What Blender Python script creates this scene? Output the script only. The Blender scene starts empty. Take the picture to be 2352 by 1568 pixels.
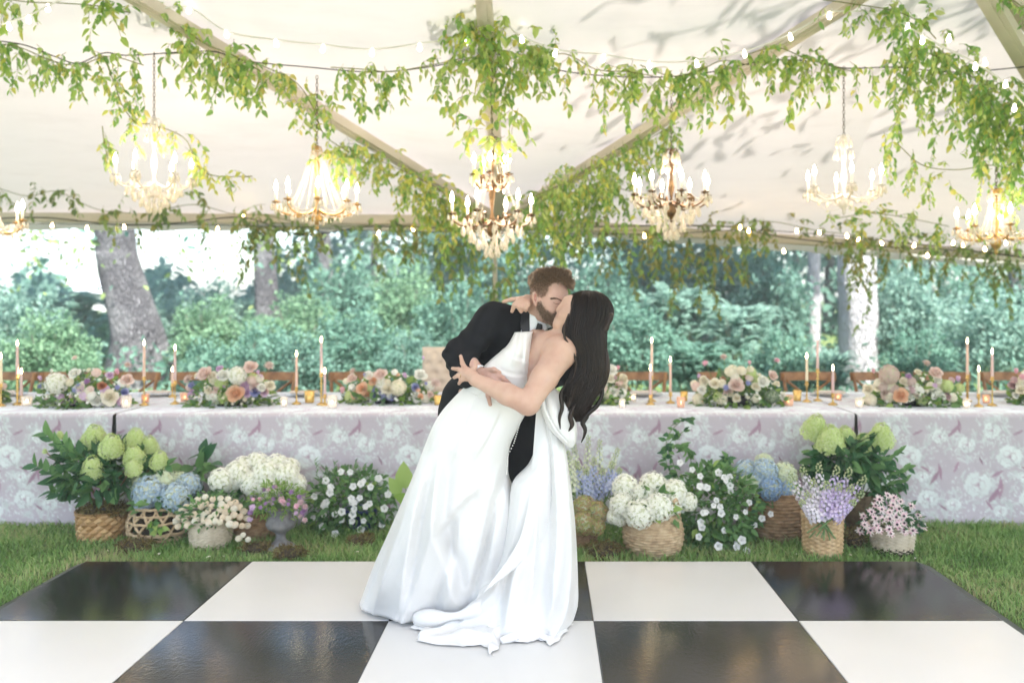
import bpy, math, random
import numpy as np
from mathutils import Vector, Matrix
random.seed(7)
rng = np.random.default_rng(7)
R = math.radians
scene = bpy.context.scene
col = scene.collection

# ------------------------------------------------------------------ camera, sky, sun, exposure
F, CX, CY, H = 2025.0, 1255.0, 703.0, 1.40      # focal length and principal point measured on a 2352 px wide print, eye height
cam_d = bpy.data.cameras.new('camera'); cam = bpy.data.objects.new('camera', cam_d); col.objects.link(cam)
cam.location = (0, 0, H); cam.rotation_euler = (R(90), 0, 0)
cam_d.sensor_width = 36; cam_d.lens = 36*F/2352
cam_d.shift_x = (1176-CX)/2352; cam_d.shift_y = (CY-784)/2352
cam_d.clip_start = .05; cam_d.clip_end = 2000
cam_d.dof.use_dof = True; cam_d.dof.focus_distance = 3.75; cam_d.dof.aperture_fstop = 1.6
scene.camera = cam
SUN_EL, SUN_AZ = 52, 143                        # azimuth clockwise from +Y: behind the camera, to the right
world = bpy.data.worlds.new('World'); scene.world = world; world.use_nodes = True
wn = world.node_tree.nodes; wl = world.node_tree.links
sky = wn.new('ShaderNodeTexSky'); sky.sky_type = 'NISHITA'; sky.sun_disc = False
sky.sun_elevation = R(SUN_EL); sky.sun_rotation = R(SUN_AZ); sky.dust_density = 2.0
bg = wn['Background']; bg.inputs['Strength'].default_value = .15
wl.new(sky.outputs[0], bg.inputs['Color'])
SDIR = Vector((math.sin(R(SUN_AZ))*math.cos(R(SUN_EL)), math.cos(R(SUN_AZ))*math.cos(R(SUN_EL)), math.sin(R(SUN_EL))))
sun_d = bpy.data.lights.new('sun', 'SUN'); sun = bpy.data.objects.new('sun', sun_d); col.objects.link(sun)
sun_d.energy = 5.0; sun_d.angle = R(.5); sun_d.color = (1, .955, .88)
sun.rotation_euler = SDIR.to_track_quat('Z', 'Y').to_euler(); sun.location = (6, -8, 12)
vs = scene.view_settings
vs.view_transform = 'Standard'; vs.look = 'None'; vs.gamma = 1; vs.use_curve_mapping = False
vs.exposure = 1.95
cy = scene.cycles
cy.use_denoising = True
try: cy.denoiser = 'OPENIMAGEDENOISE'
except Exception: pass
cy.max_bounces = 8; cy.diffuse_bounces = 4; cy.glossy_bounces = 3; cy.transmission_bounces = 5; cy.transparent_max_bounces = 6
cy.caustics_reflective = False; cy.caustics_refractive = False; cy.sample_clamp_indirect = 6

# ------------------------------------------------------------------ helpers
def at(px, py, Y):
    """a point at depth Y on the line of sight of a place in the photograph"""
    return np.array([(px-CX)/F*Y, Y, H-(py-CY)/F*Y])
def gY(py, z=-.04):
    """depth at which the level z shows at height py"""
    return F*(H-z)/(py-CY)

def mk(name, V, Fc, mat=None, smooth=False):
    me = bpy.data.meshes.new(name)
    V = np.asarray(V, dtype=np.float64)
    if isinstance(Fc, np.ndarray):
        n, k = Fc.shape
        me.vertices.add(len(V)); me.vertices.foreach_set('co', V.ravel())
        me.loops.add(n*k); me.loops.foreach_set('vertex_index', Fc.ravel().astype(np.int32))
        me.polygons.add(n); me.polygons.foreach_set('loop_start', np.arange(0, n*k, k, dtype=np.int32))
        try: me.polygons.foreach_set('loop_total', np.full(n, k, dtype=np.int32))
        except Exception: pass
        me.update(calc_edges=True); me.validate()
    else:
        me.from_pydata(V.tolist(), [], Fc); me.update()
    if smooth: me.polygons.foreach_set('use_smooth', np.ones(len(me.polygons), dtype=bool)); me.update()
    if mat is not None:
        for m in (mat if isinstance(mat, (list, tuple)) else [mat]): me.materials.append(m)
    return me

def tag(o, label=None, cat=None, group=None, kind=None):
    if label: o['label'] = label
    if cat: o['category'] = cat
    if group: o['group'] = group
    if kind: o['kind'] = kind
    return o
def thing(name, label, cat, loc=(0, 0, 0), group=None, rz=0):
    o = bpy.data.objects.new(name, None); col.objects.link(o); o.empty_display_size = .1
    o.location = [float(v) for v in loc]; o.rotation_euler = (0, 0, rz)
    return tag(o, label, cat, group)
def rootloc(o):
    while o.parent is not None: o = o.parent
    return o.location
def obj(name, me, parent=None, world=True, M=None, mat=None, kind=None):
    """link a mesh; world=True: its coordinates are world coordinates, kept so under the parent"""
    o = bpy.data.objects.new(name, me); col.objects.link(o)
    if parent is not None:
        o.parent = parent
        if world and parent.parent is None: o.matrix_parent_inverse = Matrix.Translation(-parent.location)
        elif world: o.matrix_parent_inverse = Matrix.Translation(-(parent.matrix_basis.translation)) if False else Matrix.Identity(4)
    if M is not None: o.matrix_basis = M
    if mat is not None:
        o.material_slots[0].link = 'OBJECT'; o.material_slots[0].material = mat
    if kind: o['kind'] = kind
    return o
def copy_tree(o, parent=None):
    c = o.copy(); col.objects.link(c)
    if parent is not None: c.parent = parent
    for ch in list(o.children): copy_tree(ch, c)
    return c
def TRS(loc, rot=None, s=1.0):
    M = Matrix.Translation([float(v) for v in loc])
    if rot is not None: M = M @ rot.to_4x4()
    if not hasattr(s, '__len__'): s = (s, s, s)
    return M @ Matrix.Diagonal((s[0], s[1], s[2], 1))
def zto(d, roll=0.0):
    q = Vector([float(v) for v in d]).to_track_quat('Z', 'Y')
    return q.to_matrix() @ Matrix.Rotation(roll, 3, 'Z')

class MB:
    """collects simple shapes into one mesh"""
    def __init__(s): s.V = []; s.F = []; s.n = 0
    def add(s, V, Fc):
        V = np.asarray(V, float).reshape(-1, 3); s.V.append(V)
        s.F += [tuple(int(i)+s.n for i in f) for f in Fc]; s.n += len(V); return s
    def box(s, c, d, M=None, bev=0):
        x, y, z = d[0]/2, d[1]/2, d[2]/2
        V = np.array([(a*x, b*y, e*z) for e in (-1, 1) for b in (-1, 1) for a in (-1, 1)])
        if M is not None: V = V @ np.array(M).T
        return s.add(V+np.asarray(c, float), [(0, 2, 3, 1), (4, 5, 7, 6), (0, 1, 5, 4), (2, 6, 7, 3), (0, 4, 6, 2), (1, 3, 7, 5)])
    def tube(s, pts, r, n=6, cap=True):
        P = np.asarray(pts, float); m = len(P); r = np.broadcast_to(np.asarray(r, float), (m,))
        T = np.gradient(P, axis=0); T /= np.linalg.norm(T, axis=1)[:, None]+1e-12
        up = np.array([0, 0, 1.0]) if abs(T[0][2]) < .9 else np.array([1.0, 0, 0])
        V = []
        u = up
        for i in range(m):
            a = np.cross(T[i], u); a /= np.linalg.norm(a)+1e-12; b = np.cross(a, T[i]); u = b
            for k in range(n):
                th = 2*math.pi*k/n
                V.append(P[i]+r[i]*(math.cos(th)*a+math.sin(th)*b))
        Fc = [(i*n+k, i*n+(k+1) % n, (i+1)*n+(k+1) % n, (i+1)*n+k) for i in range(m-1) for k in range(n)]
        if cap: Fc += [tuple(range(n))[::-1], tuple((m-1)*n+k for k in range(n))]
        return s.add(V, Fc)
    def lathe(s, prof, c=(0, 0, 0), n=16, cap=True):
        V = []; m = len(prof)
        for (r, z) in prof:
            for k in range(n):
                th = 2*math.pi*k/n; V.append((c[0]+r*math.cos(th), c[1]+r*math.sin(th), c[2]+z))
        Fc = [(i*n+k, i*n+(k+1) % n, (i+1)*n+(k+1) % n, (i+1)*n+k) for i in range(m-1) for k in range(n)]
        if cap: Fc += [tuple(range(n))[::-1], tuple((m-1)*n+k for k in range(n))]
        return s.add(V, Fc)
    def mesh(s, name, mat, smooth=False):
        return mk(name, np.concatenate(s.V), s.F, mat, smooth)
    def build(s, name, mat, parent=None, smooth=False, world=True, kind=None):
        return obj(name, s.mesh(name, mat, smooth), parent, world, kind=kind)

def spline(pts, n):
    P = np.asarray(pts, float); m = len(P)
    if m < 3: return np.array([P[0]+(P[-1]-P[0])*t for t in np.linspace(0, 1, n)])
    E = np.vstack([2*P[0]-P[1], P, 2*P[-1]-P[-2]]); out = []
    for t in np.linspace(0, m-1-1e-6, n):
        i = int(t); f = t-i; a, b, c, d = E[i], E[i+1], E[i+2], E[i+3]
        out.append(.5*((2*b)+(c-a)*f+(2*a-5*b+4*c-d)*f*f+(3*b-a-3*c+d)*f**3))
    return np.array(out)

# ------------------------------------------------------------------ materials
class NT:
    def __init__(s, name):
        s.m = bpy.data.materials.new(name); s.m.use_nodes = True; s.t = s.m.node_tree
        s.p = s.t.nodes['Principled BSDF']; s.out = s.t.nodes['Material Output']
    def n(s, t, **kw):
        nd = s.t.nodes.new(t)
        for k, v in kw.items(): setattr(nd, k, v)
        return nd
    def link(s, a, b): s.t.links.new(a, b)
    def set(s, sock, v):
        if hasattr(v, 'is_linked'): s.link(v, sock)
        else: sock.default_value = v
    def math(s, op, a, b=0.0, c=0.0, clamp=False):
        nd = s.n('ShaderNodeMath', operation=op, use_clamp=clamp)
        s.set(nd.inputs[0], a); s.set(nd.inputs[1], b); s.set(nd.inputs[2], c)
        return nd.outputs[0]
    def vmath(s, op, a, b=(0, 0, 0)):
        nd = s.n('ShaderNodeVectorMath', operation=op); s.set(nd.inputs[0], a); s.set(nd.inputs[1], b); return nd
    def mix(s, f, a, b):
        nd = s.n('ShaderNodeMix', data_type='RGBA')
        s.set(nd.inputs[0], f)
        for so, v in ((nd.inputs[6], a), (nd.inputs[7], b)):
            s.set(so, v if hasattr(v, 'is_linked') else (*v, 1))
        return nd.outputs[2]
    def ramp(s, f, cols, pos=None, interp='LINEAR'):
        nd = s.n('ShaderNodeValToRGB'); cr = nd.color_ramp; cr.interpolation = interp
        pos = pos or [i/max(1, len(cols)-1) for i in range(len(cols))]
        while len(cr.elements) < len(cols): cr.elements.new(.5)
        for e, c, p in zip(cr.elements, cols, pos): e.position = p; e.color = (*c, 1)
        s.set(nd.inputs[0], f); return nd.outputs[0]
    def noise(s, scale, detail=3, vec=None, rough=.5, dist=0):
        nd = s.n('ShaderNodeTexNoise'); nd.inputs['Scale'].default_value = scale; nd.inputs['Detail'].default_value = detail
        nd.inputs['Roughness'].default_value = rough; nd.inputs['Distortion'].default_value = dist
        s.link(vec if vec is not None else s.co(), nd.inputs['Vector']); return nd
    def co(s, which='Object'):
        if not hasattr(s, '_tc'): s._tc = s.n('ShaderNodeTexCoord')
        return s._tc.outputs[which]
    def bump(s, h, strength, dist=.01):
        nd = s.n('ShaderNodeBump'); nd.inputs['Strength'].default_value = strength; nd.inputs['Distance'].default_value = dist
        s.link(h, nd.inputs['Height']); return nd.outputs[0]

def pmat(name, cols, rough=.6, fac='noise', nscale=8, bump=0, bscale=60, metal=0, trl=0, trlc=None, emit=0, spec=.4, coat=0, sheen=0, trans=0, alpha=None, sss=0, bdist=.01):
    t = NT(name); p = t.p
    if not isinstance(cols[0], (tuple, list)): cols = [cols]
    if len(cols) == 1: c = None; p.inputs['Base Color'].default_value = (*cols[0], 1)
    else:
        if fac == 'island':
            g = t.n('ShaderNodeNewGeometry'); f = g.outputs['Random Per Island']
        elif fac == 'obj':
            g = t.n('ShaderNodeObjectInfo'); f = g.outputs['Random']
        elif fac == 'patch':
            g = t.n('ShaderNodeNewGeometry'); nn = t.noise(1.7, 3); f = t.math('ADD', t.math('MULTIPLY', g.outputs['Random Per Island'], .55), t.math('MULTIPLY_ADD', nn.outputs[0], 1.5, -.52), clamp=True)
        elif fac == 'both':
            g = t.n('ShaderNodeNewGeometry'); g2 = t.n('ShaderNodeObjectInfo')
            f = t.math('FRACT', t.math('ADD', g.outputs['Random Per Island'], g2.outputs['Random']))
        else:
            nn = t.noise(nscale, 4); f = t.math('MULTIPLY_ADD', nn.outputs[0], 2.2, -.6, clamp=True)
        c = t.ramp(f, cols); t.link(c, p.inputs['Base Color'])
    p.inputs['Roughness'].default_value = rough; p.inputs['Metallic'].default_value = metal
    p.inputs['Specular IOR Level'].default_value = spec
    p.inputs['Coat Weight'].default_value = coat; p.inputs['Coat Roughness'].default_value = .1
    p.inputs['Sheen Weight'].default_value = sheen
    p.inputs['Transmission Weight'].default_value = trans
    if sss:
        p.inputs['Subsurface Weight'].default_value = sss; p.inputs['Subsurface Radius'].default_value = (.012, .005, .003); p.inputs['Subsurface Scale'].default_value = 1.0
    if bump:
        b = t.noise(bscale, 4); t.link(t.bump(b.outputs[0], bump, bdist), p.inputs['Normal'])
    if emit:
        p.inputs['Emission Strength'].default_value = emit
        if c is not None: t.link(c, p.inputs['Emission Color'])
        else: p.inputs['Emission Color'].default_value = (*cols[0], 1)
    if trl:
        tr = t.n('ShaderNodeBsdfTranslucent')
        if trlc: tr.inputs[0].default_value = (*trlc, 1)
        elif c is not None: t.link(c, tr.inputs[0])
        else: tr.inputs[0].default_value = (*cols[0], 1)
        mx = t.n('ShaderNodeMixShader'); mx.inputs[0].default_value = trl
        t.link(p.outputs[0], mx.inputs[1]); t.link(tr.outputs[0], mx.inputs[2]); t.link(mx.outputs[0], t.out.inputs['Surface'])
    return t.m

# ------------------------------------------------------------------ leaves
LEAF_T = np.array([(0, 0, 0), (.28, .5, .10), (.68, .40, .06), (1, 0, -.12), (.68, -.40, .06), (.28, -.5, .10)])
LEAF_F = np.array([(0, 3, 2, 1), (0, 5, 4, 3)])
def norm(v): return v/(np.linalg.norm(v, axis=-1, keepdims=True)+1e-12)
def leaf_arrays(P, D, U, L, W):
    D = norm(D); S = norm(np.cross(U, D)); U = np.cross(D, S); L = np.asarray(L)[:, None, None]; W = np.asarray(W)[:, None, None]
    T = LEAF_T[None]
    V = P[:, None]+D[:, None]*T[..., :1]*L+S[:, None]*T[..., 1:2]*W+U[:, None]*T[..., 2:3]*L
    n = len(P); Fc = (np.arange(n)[:, None, None]*6+LEAF_F[None]).reshape(-1, 4)
    return V.reshape(-1, 3), Fc
# a finer leaf for single leaf objects: curved along its length, folded on the midrib
def _leaf_mesh():
    xs = [0, .12, .32, .55, .8, 1.0]; ws = [.03, .27, .48, .44, .24, .0]; V = []; Fc = []
    for x, w in zip(xs, ws):
        z = -.18*x*x; V += [(x, w, z+.18*w), (x, 0, z), (x, -w, z+.18*w)]
    for i in range(5):
        a = i*3; Fc += [(a, a+1, a+4, a+3), (a+1, a+2, a+5, a+4)]
    return np.array(V), Fc
LFV, LFF = _leaf_mesh()
_leafmesh = {}
def leaf_mesh(mat):
    if mat.name not in _leafmesh: _leafmesh[mat.name] = mk('leaf', LFV, LFF, mat, True)
    return _leafmesh[mat.name]
def leafset(root, P, D, U, L, W, mats, nparts, stuff='foliage', name='leaf'):
    """single leaves as parts, the rest joined into one part"""
    P = np.asarray(P); n = len(P)
    if not isinstance(mats, (list, tuple)): mats = [mats]
    k = min(n, nparts); D = norm(D); S = norm(np.cross(U, D)); U = np.cross(D, S)
    for i in range(k):
        M = Matrix(((D[i][0]*L[i], S[i][0]*W[i], U[i][0]*L[i], P[i][0]), (D[i][1]*L[i], S[i][1]*W[i], U[i][1]*L[i], P[i][1]),
                    (D[i][2]*L[i], S[i][2]*W[i], U[i][2]*L[i], P[i][2]), (0, 0, 0, 1)))
        obj(name, leaf_mesh(mats[i % len(mats)]), root, M=M)
    if n > k:
        V, Fc = leaf_arrays(P[k:], D[k:], U[k:], L[k:], W[k:])
        obj(stuff, mk(stuff, V, Fc, mats[0]), root, kind='stuff')
def rdir(n): return norm(rng.normal(size=(n, 3)))
def ball(n, c, r, shell=.55, zmin=-1):
    """points in the outer part of an ellipsoid and their outward directions"""
    d = rdir(n*2); d = d[d[:, 2] > zmin][:n]; q = rng.uniform(shell**3, 1, len(d))**(1/3)
    return np.asarray(c)+d*q[:, None]*np.asarray(r), d

# ------------------------------------------------------------------ implicit bodies meshed with surface nets
def cap(px, py, Y, r, px2, py2, Y2, r2, k=.02):
    return ('c', at(px, py, Y), r*Y/F, at(px2, py2, Y2), r2*Y2/F, k)
def ell(px, py, Y, rx, ry, rz, k=.02, tilt=0):
    return ('e', at(px, py, Y), (rx*Y/F, ry*Y/F, rz*Y/F), tilt, k)
def pd(p, X):
    if p[0] == 'c':
        a, b = p[1], p[3]; ab = b-a; t = np.clip(((X-a)@ab)/(ab@ab+1e-12), 0, 1)
        return np.linalg.norm(X-a-t[..., None]*ab, axis=-1)-(p[2]+(p[4]-p[2])*t)
    q = X-p[1]
    if p[3]:
        c, s = math.cos(p[3]), math.sin(p[3]); q = np.stack([c*q[..., 0]+s*q[..., 2], q[..., 1], -s*q[..., 0]+c*q[..., 2]], -1)
    r = np.array(p[2]); k0 = np.linalg.norm(q/r, axis=-1); k1 = np.linalg.norm(q/(r*r), axis=-1)+1e-9
    return k0*(k0-1)/k1
def smin(a, b, k):
    h = np.maximum(k-np.abs(a-b), 0)/max(k, 1e-6); return np.minimum(a, b)-h*h*k*.25
def pbox(p):
    if p[0] == 'c': m = max(p[2], p[4]); return np.minimum(p[1], p[3])-m, np.maximum(p[1], p[3])+m
    m = np.full(3, max(p[2])); return p[1]-m, p[1]+m
def sdf_at(prims, X):
    d = np.full(X.shape[:-1], 9.0)
    for p in prims: d = smin(d, pd(p, X), p[-1])
    return d
def sdf_mesh(name, prims, h, mat, disp=None, cut=None):
    bs = [pbox(p) for p in prims]; lo = np.min([b[0] for b in bs], 0)-.04; hi = np.max([b[1] for b in bs], 0)+.04
    n = np.ceil((hi-lo)/h).astype(int)+1
    D = np.full(tuple(n), .5, dtype=np.float32); ax = [lo[i]+h*np.arange(n[i]) for i in range(3)]
    for p, b in zip(prims, bs):
        m = p[-1]+3*h
        i0 = np.maximum(np.floor((b[0]-m-lo)/h).astype(int), 0); i1 = np.minimum(np.ceil((b[1]+m-lo)/h).astype(int)+1, n)
        sl = tuple(slice(i0[i], i1[i]) for i in range(3))
        X = np.stack(np.meshgrid(*[ax[i][sl[i]] for i in range(3)], indexing='ij'), -1)
        D[sl] = smin(D[sl], pd(p, X), p[-1])
    if disp is not None or cut is not None:
        X = np.stack(np.meshgrid(*ax, indexing='ij'), -1)
        if disp is not None: D = D+disp(X)
        if cut is not None: D = np.maximum(D, cut(X))
    S = D < 0
    cs = np.stack([S[a:n[0]-1+a, b:n[1]-1+b, c:n[2]-1+c] for a in (0, 1) for b in (0, 1) for c in (0, 1)], -1)
    act = cs.any(-1) & ~cs.all(-1); idx = np.argwhere(act)
    offs = np.array([(a, b, c) for a in (0, 1) for b in (0, 1) for c in (0, 1)])
    vals = np.stack([D[idx[:, 0]+o[0], idx[:, 1]+o[1], idx[:, 2]+o[2]] for o in offs], -1)
    acc = np.zeros((len(idx), 3)); cnt = np.zeros(len(idx))
    for i in range(8):
        for j in range(i+1, 8):
            if np.abs(offs[i]-offs[j]).sum() != 1: continue
            va, vb = vals[:, i], vals[:, j]; m = (va < 0) != (vb < 0); t = np.where(m, va/np.where(m, va-vb, 1), 0)
            acc += np.where(m[:, None], offs[i]+t[:, None]*(offs[j]-offs[i]), 0); cnt += m
    V = lo+h*(idx+acc/cnt[:, None])
    vid = np.full(act.shape, -1, dtype=np.int64); vid[act] = np.arange(len(idx))
    quads = []
    for a in range(3):
        b, c = (a+1) % 3, (a+2) % 3
        s0 = [slice(None)]*3; s1 = [slice(None)]*3; s0[a] = slice(0, n[a]-1); s1[a] = slice(1, n[a])
        A, B = S[tuple(s0)], S[tuple(s1)]; E = np.argwhere(A != B)
        E = E[(E[:, b] > 0) & (E[:, c] > 0) & (E[:, b] < n[b]-1) & (E[:, c] < n[c]-1)]
        q = []
        for db, dc in ((-1, -1), (0, -1), (0, 0), (-1, 0)):
            I = E.copy(); I[:, b] += db; I[:, c] += dc; q.append(vid[I[:, 0], I[:, 1], I[:, 2]])
        q = np.stack(q, -1); fl = ~A[E[:, 0], E[:, 1], E[:, 2]]; q[fl] = q[fl][:, ::-1]; quads.append(q)
    return mk(name, V, np.concatenate(quads), mat, True)
def hit(prims, px, py, y0=2.9, y1=4.6):
    """first point of an implicit body on a line of sight"""
    Y = np.linspace(y0, y1, 400); X = np.stack([at(px, py, y) for y in Y]); d = sdf_at(prims, X)
    i = np.argmax(d < 0) if (d < 0).any() else int(np.argmin(d)); return X[i]
def loft(levels, rows, nth, fold=None, sup=2.3, capends=True):
    """rings through (left px, left py, right px, right py, depth Y, half depth)"""
    Lv = spline(np.array(levels, float), rows); V = []
    for i, l in enumerate(Lv):
        t = i/(rows-1); A = at(l[0], l[1], l[4]); B = at(l[2], l[3], l[4]); c = (A+B)/2; hv = (B-A)/2
        for k in range(nth):
            th = 2*math.pi*k/nth; cs, sn = math.cos(th), math.sin(th)
            e = 2/sup; x = math.copysign(abs(cs)**e, cs); y = math.copysign(abs(sn)**e, sn)
            f = fold(t, th) if fold else 0.0
            fx, fy = f if isinstance(f, tuple) else (f, f)
            V.append(c+hv*x*(1+fx)+np.array([0, l[5]*y*(1+fy), 0]))
    V = np.array(V); Fc = [(i*nth+k, i*nth+(k+1) % nth, (i+1)*nth+(k+1) % nth, (i+1)*nth+k) for i in range(rows-1) for k in range(nth)]
    if capends: Fc += [tuple(range(nth))[::-1], tuple((rows-1)*nth+k for k in range(nth))]
    return V, Fc
# ================================================================== MATERIALS SHARED
M_alu = pmat('tent_frame_metal', [(.60, .53, .45), (.70, .63, .54)], rough=.45, metal=.0, nscale=3, spec=.5)
M_dark = pmat('dark_cable', (.03, .03, .025), rough=.6)
M_white = pmat('white_plastic', (.8, .78, .74), rough=.5)

# ================================================================== GROUND
def ground_z(X, Y):
    s = np.clip((Y-9)/16, 0, 1); s = s*s*(3-2*s)
    far = np.clip((Y-25)/60, 0, 1)
    return -.04+.75*s+1.2*far
def ground_mat():
    t = NT('lawn_soil'); a = t.noise(1.3, 4); b = t.noise(26, 4)
    f = t.math('MULTIPLY_ADD', a.outputs[0], 1.6, -.3, clamp=True)
    c = t.ramp(f, [(.08, .11, .045), (.12, .18, .06), (.17, .22, .08), (.20, .18, .10)], [0, .4, .75, 1])
    c2 = t.mix(t.math('MULTIPLY', b.outputs[0], .6), c, (.05, .075, .03))
    t.link(c2, t.p.inputs['Base Color']); t.p.inputs['Roughness'].default_value = .9; t.p.inputs['Specular IOR Level'].default_value = .1
    t.link(t.bump(b.outputs[0], .8, .03), t.p.inputs['Normal']); return t.m
xs = np.concatenate([-np.geomspace(70, 6, 12), np.linspace(-5, 5, 21), np.geomspace(6, 70, 12)])
ys = np.concatenate([np.linspace(-30, 0, 6), np.linspace(2, 26, 30), np.geomspace(28, 95, 12)])
GX, GY = np.meshgrid(xs, ys); GZ = ground_z(GX, GY)
gn, gm = GX.shape; gi = np.arange(gn*gm).reshape(gn, gm)
gF = np.stack([gi[:-1, :-1], gi[:-1, 1:], gi[1:, 1:], gi[1:, :-1]], -1).reshape(-1, 4)
tag(obj('ground', mk('ground', np.stack([GX, GY, GZ], -1).reshape(-1, 3), gF, ground_mat(), True)), kind='structure')

# grass blades, where the lawn shows
M_grass = pmat('grass_blades', [(.075, .17, .04), (.14, .28, .065), (.23, .40, .11), (.36, .45, .17), (.44, .38, .22)], fac='patch', rough=.5, trl=.35, spec=.3)
def grass():
    # (x0, x1, y0, y1, blades): the strip between dance floor and table, both sides of the floor, behind the table
    areas = [(-4.0, 3.4, 4.86, 5.95, 46000), (-4.2, -2.60, 3.2, 4.86, 15000), (2.12, 3.4, 3.2, 4.86, 13000), (-4.6, 4.0, 7.4, 8.6, 5000)]
    P = []
    for x0, x1, y0, y1, n in areas:
        P.append(np.stack([rng.uniform(x0, x1, n), rng.uniform(y0, y1, n)], -1))
    P = np.concatenate(P); n = len(P); th = rng.uniform(0, 2*np.pi, n)
    patch = .5+.5*np.sin(P[:, 0]*3.1+1.3*np.sin(P[:, 1]*4.3))*np.cos(P[:, 1]*3.7+P[:, 0]*1.9)
    hgt = rng.uniform(.018, .056, n)*(.6+.75*patch)*np.where(rng.random(n) < .05, 1.6, 1); w = rng.uniform(.0022, .0042, n); lean = rng.uniform(.3, 1.3, n)*hgt
    d = np.stack([np.cos(th), np.sin(th)], -1); s = np.stack([-np.sin(th+rng.normal(0, .5, n)), np.cos(th)], -1)
    z = ground_z(P[:, 0], P[:, 1])
    V = np.zeros((n, 5, 3))
    V[:, 0, :2] = P-s*w[:, None]; V[:, 1, :2] = P+s*w[:, None]; V[:, 0, 2] = V[:, 1, 2] = z-.003
    mid = P+d*(lean*.35)[:, None]; V[:, 2, :2] = mid+s*(w*.8)[:, None]; V[:, 3, :2] = mid-s*(w*.8)[:, None]; V[:, 2, 2] = V[:, 3, 2] = z+hgt*.6
    V[:, 4, :2] = P+d*lean[:, None]; V[:, 4, 2] = z+hgt
    b = (np.arange(n)*5)[:, None]
    Fc = np.concatenate([b+np.array([[0, 1, 2]]), b+np.array([[0, 2, 3]]), b+np.array([[3, 2, 4]])])
    tag(obj('grass', mk('grass', V.reshape(-1, 3), Fc, M_grass)), kind='stuff')
grass()

# ================================================================== DANCE FLOOR
S = .914; FX0 = .21-3*S; FY1 = 4.846
def tile_mat(name, c1, c2, rough, bumpy, spec):
    t = NT(name); p = t.p
    n1 = t.noise(2.2, 4, t.co('Object')); n2 = t.noise(60, 5); mp = t.n('ShaderNodeMapping'); mp.inputs['Scale'].default_value = (90, 26, 30)
    mp.inputs['Rotation'].default_value = (0, 0, .5); t.link(t.co('Object'), mp.inputs['Vector'])
    n3 = t.noise(1.0, 4, mp.outputs[0])
    t.link(t.mix(n1.outputs[0], c1, c2), p.inputs['Base Color'])
    r = t.math('MULTIPLY_ADD', n1.outputs[0], rough*.9, rough*.5); t.link(r, p.inputs['Roughness'])
    p.inputs['Specular IOR Level'].default_value = spec
    h = t.math('ADD', t.math('MULTIPLY', n3.outputs[0], .7), t.math('MULTIPLY', n2.outputs[0], .5))
    t.link(t.bump(h, bumpy, .002), p.inputs['Normal']); return t.m
M_tw = tile_mat('white_floor_panel', (.61, .605, .59), (.67, .665, .65), .24, .10, .4)
M_tb = tile_mat('black_floor_panel', (.012, .011, .011), (.014, .0125, .0125), .105, .34, .5)
fl = thing('dance_floor', 'black and white chequered panel dance floor laid on the lawn', 'dance floor', (FX0+2.5*S, FY1-2.5*S, 0))
def panel_mesh(m):
    g = .0014; a = S/2-g; b = a-.003
    V = [(-a, -a, -.03), (a, -a, -.03), (a, a, -.03), (-a, a, -.03), (-a, -a, -.002), (a, -a, -.002), (a, a, -.002), (-a, a, -.002),
         (-b, -b, 0), (b, -b, 0), (b, b, 0), (-b, b, 0)]
    Fc = [(0, 3, 2, 1)]+[(i, (i+1) % 4, 4+(i+1) % 4, 4+i) for i in range(4)]+[(4+i, 4+(i+1) % 4, 8+(i+1) % 4, 8+i) for i in range(4)]+[(8, 9, 10, 11)]
    return mk('floor_panel', V, Fc, m)
pw, pb_ = panel_mesh(M_tw), panel_mesh(M_tb)
for r in range(5):
    for c in range(5):
        o = obj('floor_panel', pb_ if (r+c) % 2 == 0 else pw, fl, M=TRS((FX0+(c+.5)*S, FY1-(r+.5)*S, random.uniform(-.0006, .0006))))
M_edge = pmat('floor_edge_trim', [(.03, .03, .032), (.06, .06, .062)], rough=.4, nscale=12)
for sx, x in ((-1, FX0), (1, FX0+5*S)):
    V = [(x, FY1-5*S, -.028), (x, FY1, -.028), (x+sx*.075, FY1, -.034), (x+sx*.075, FY1-5*S, -.034), (x, FY1-5*S, -.003), (x, FY1, -.003), (x+sx*.07, FY1, -.028), (x+sx*.07, FY1-5*S, -.028)]
    obj('edge_ramp', mk('edge_ramp', V, [(0, 1, 5, 4), (1, 2, 6, 5), (2, 3, 7, 6), (3, 0, 4, 7), (4, 5, 6, 7), (0, 3, 2, 1)], M_edge), fl)
V = [(FX0, FY1+.001, -.03), (FX0+5*S, FY1+.001, -.03), (FX0+5*S, FY1+.02, -.036), (FX0, FY1+.02, -.036), (FX0, FY1+.001, -.004), (FX0+5*S, FY1+.001, -.004), (FX0+5*S, FY1+.018, -.03), (FX0, FY1+.018, -.03)]
obj('edge_ramp', mk('edge_ramp', V, [(0, 1, 5, 4), (1, 2, 6, 5), (2, 3, 7, 6), (3, 0, 4, 7), (4, 5, 6, 7), (0, 3, 2, 1)], M_edge), fl)

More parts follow.
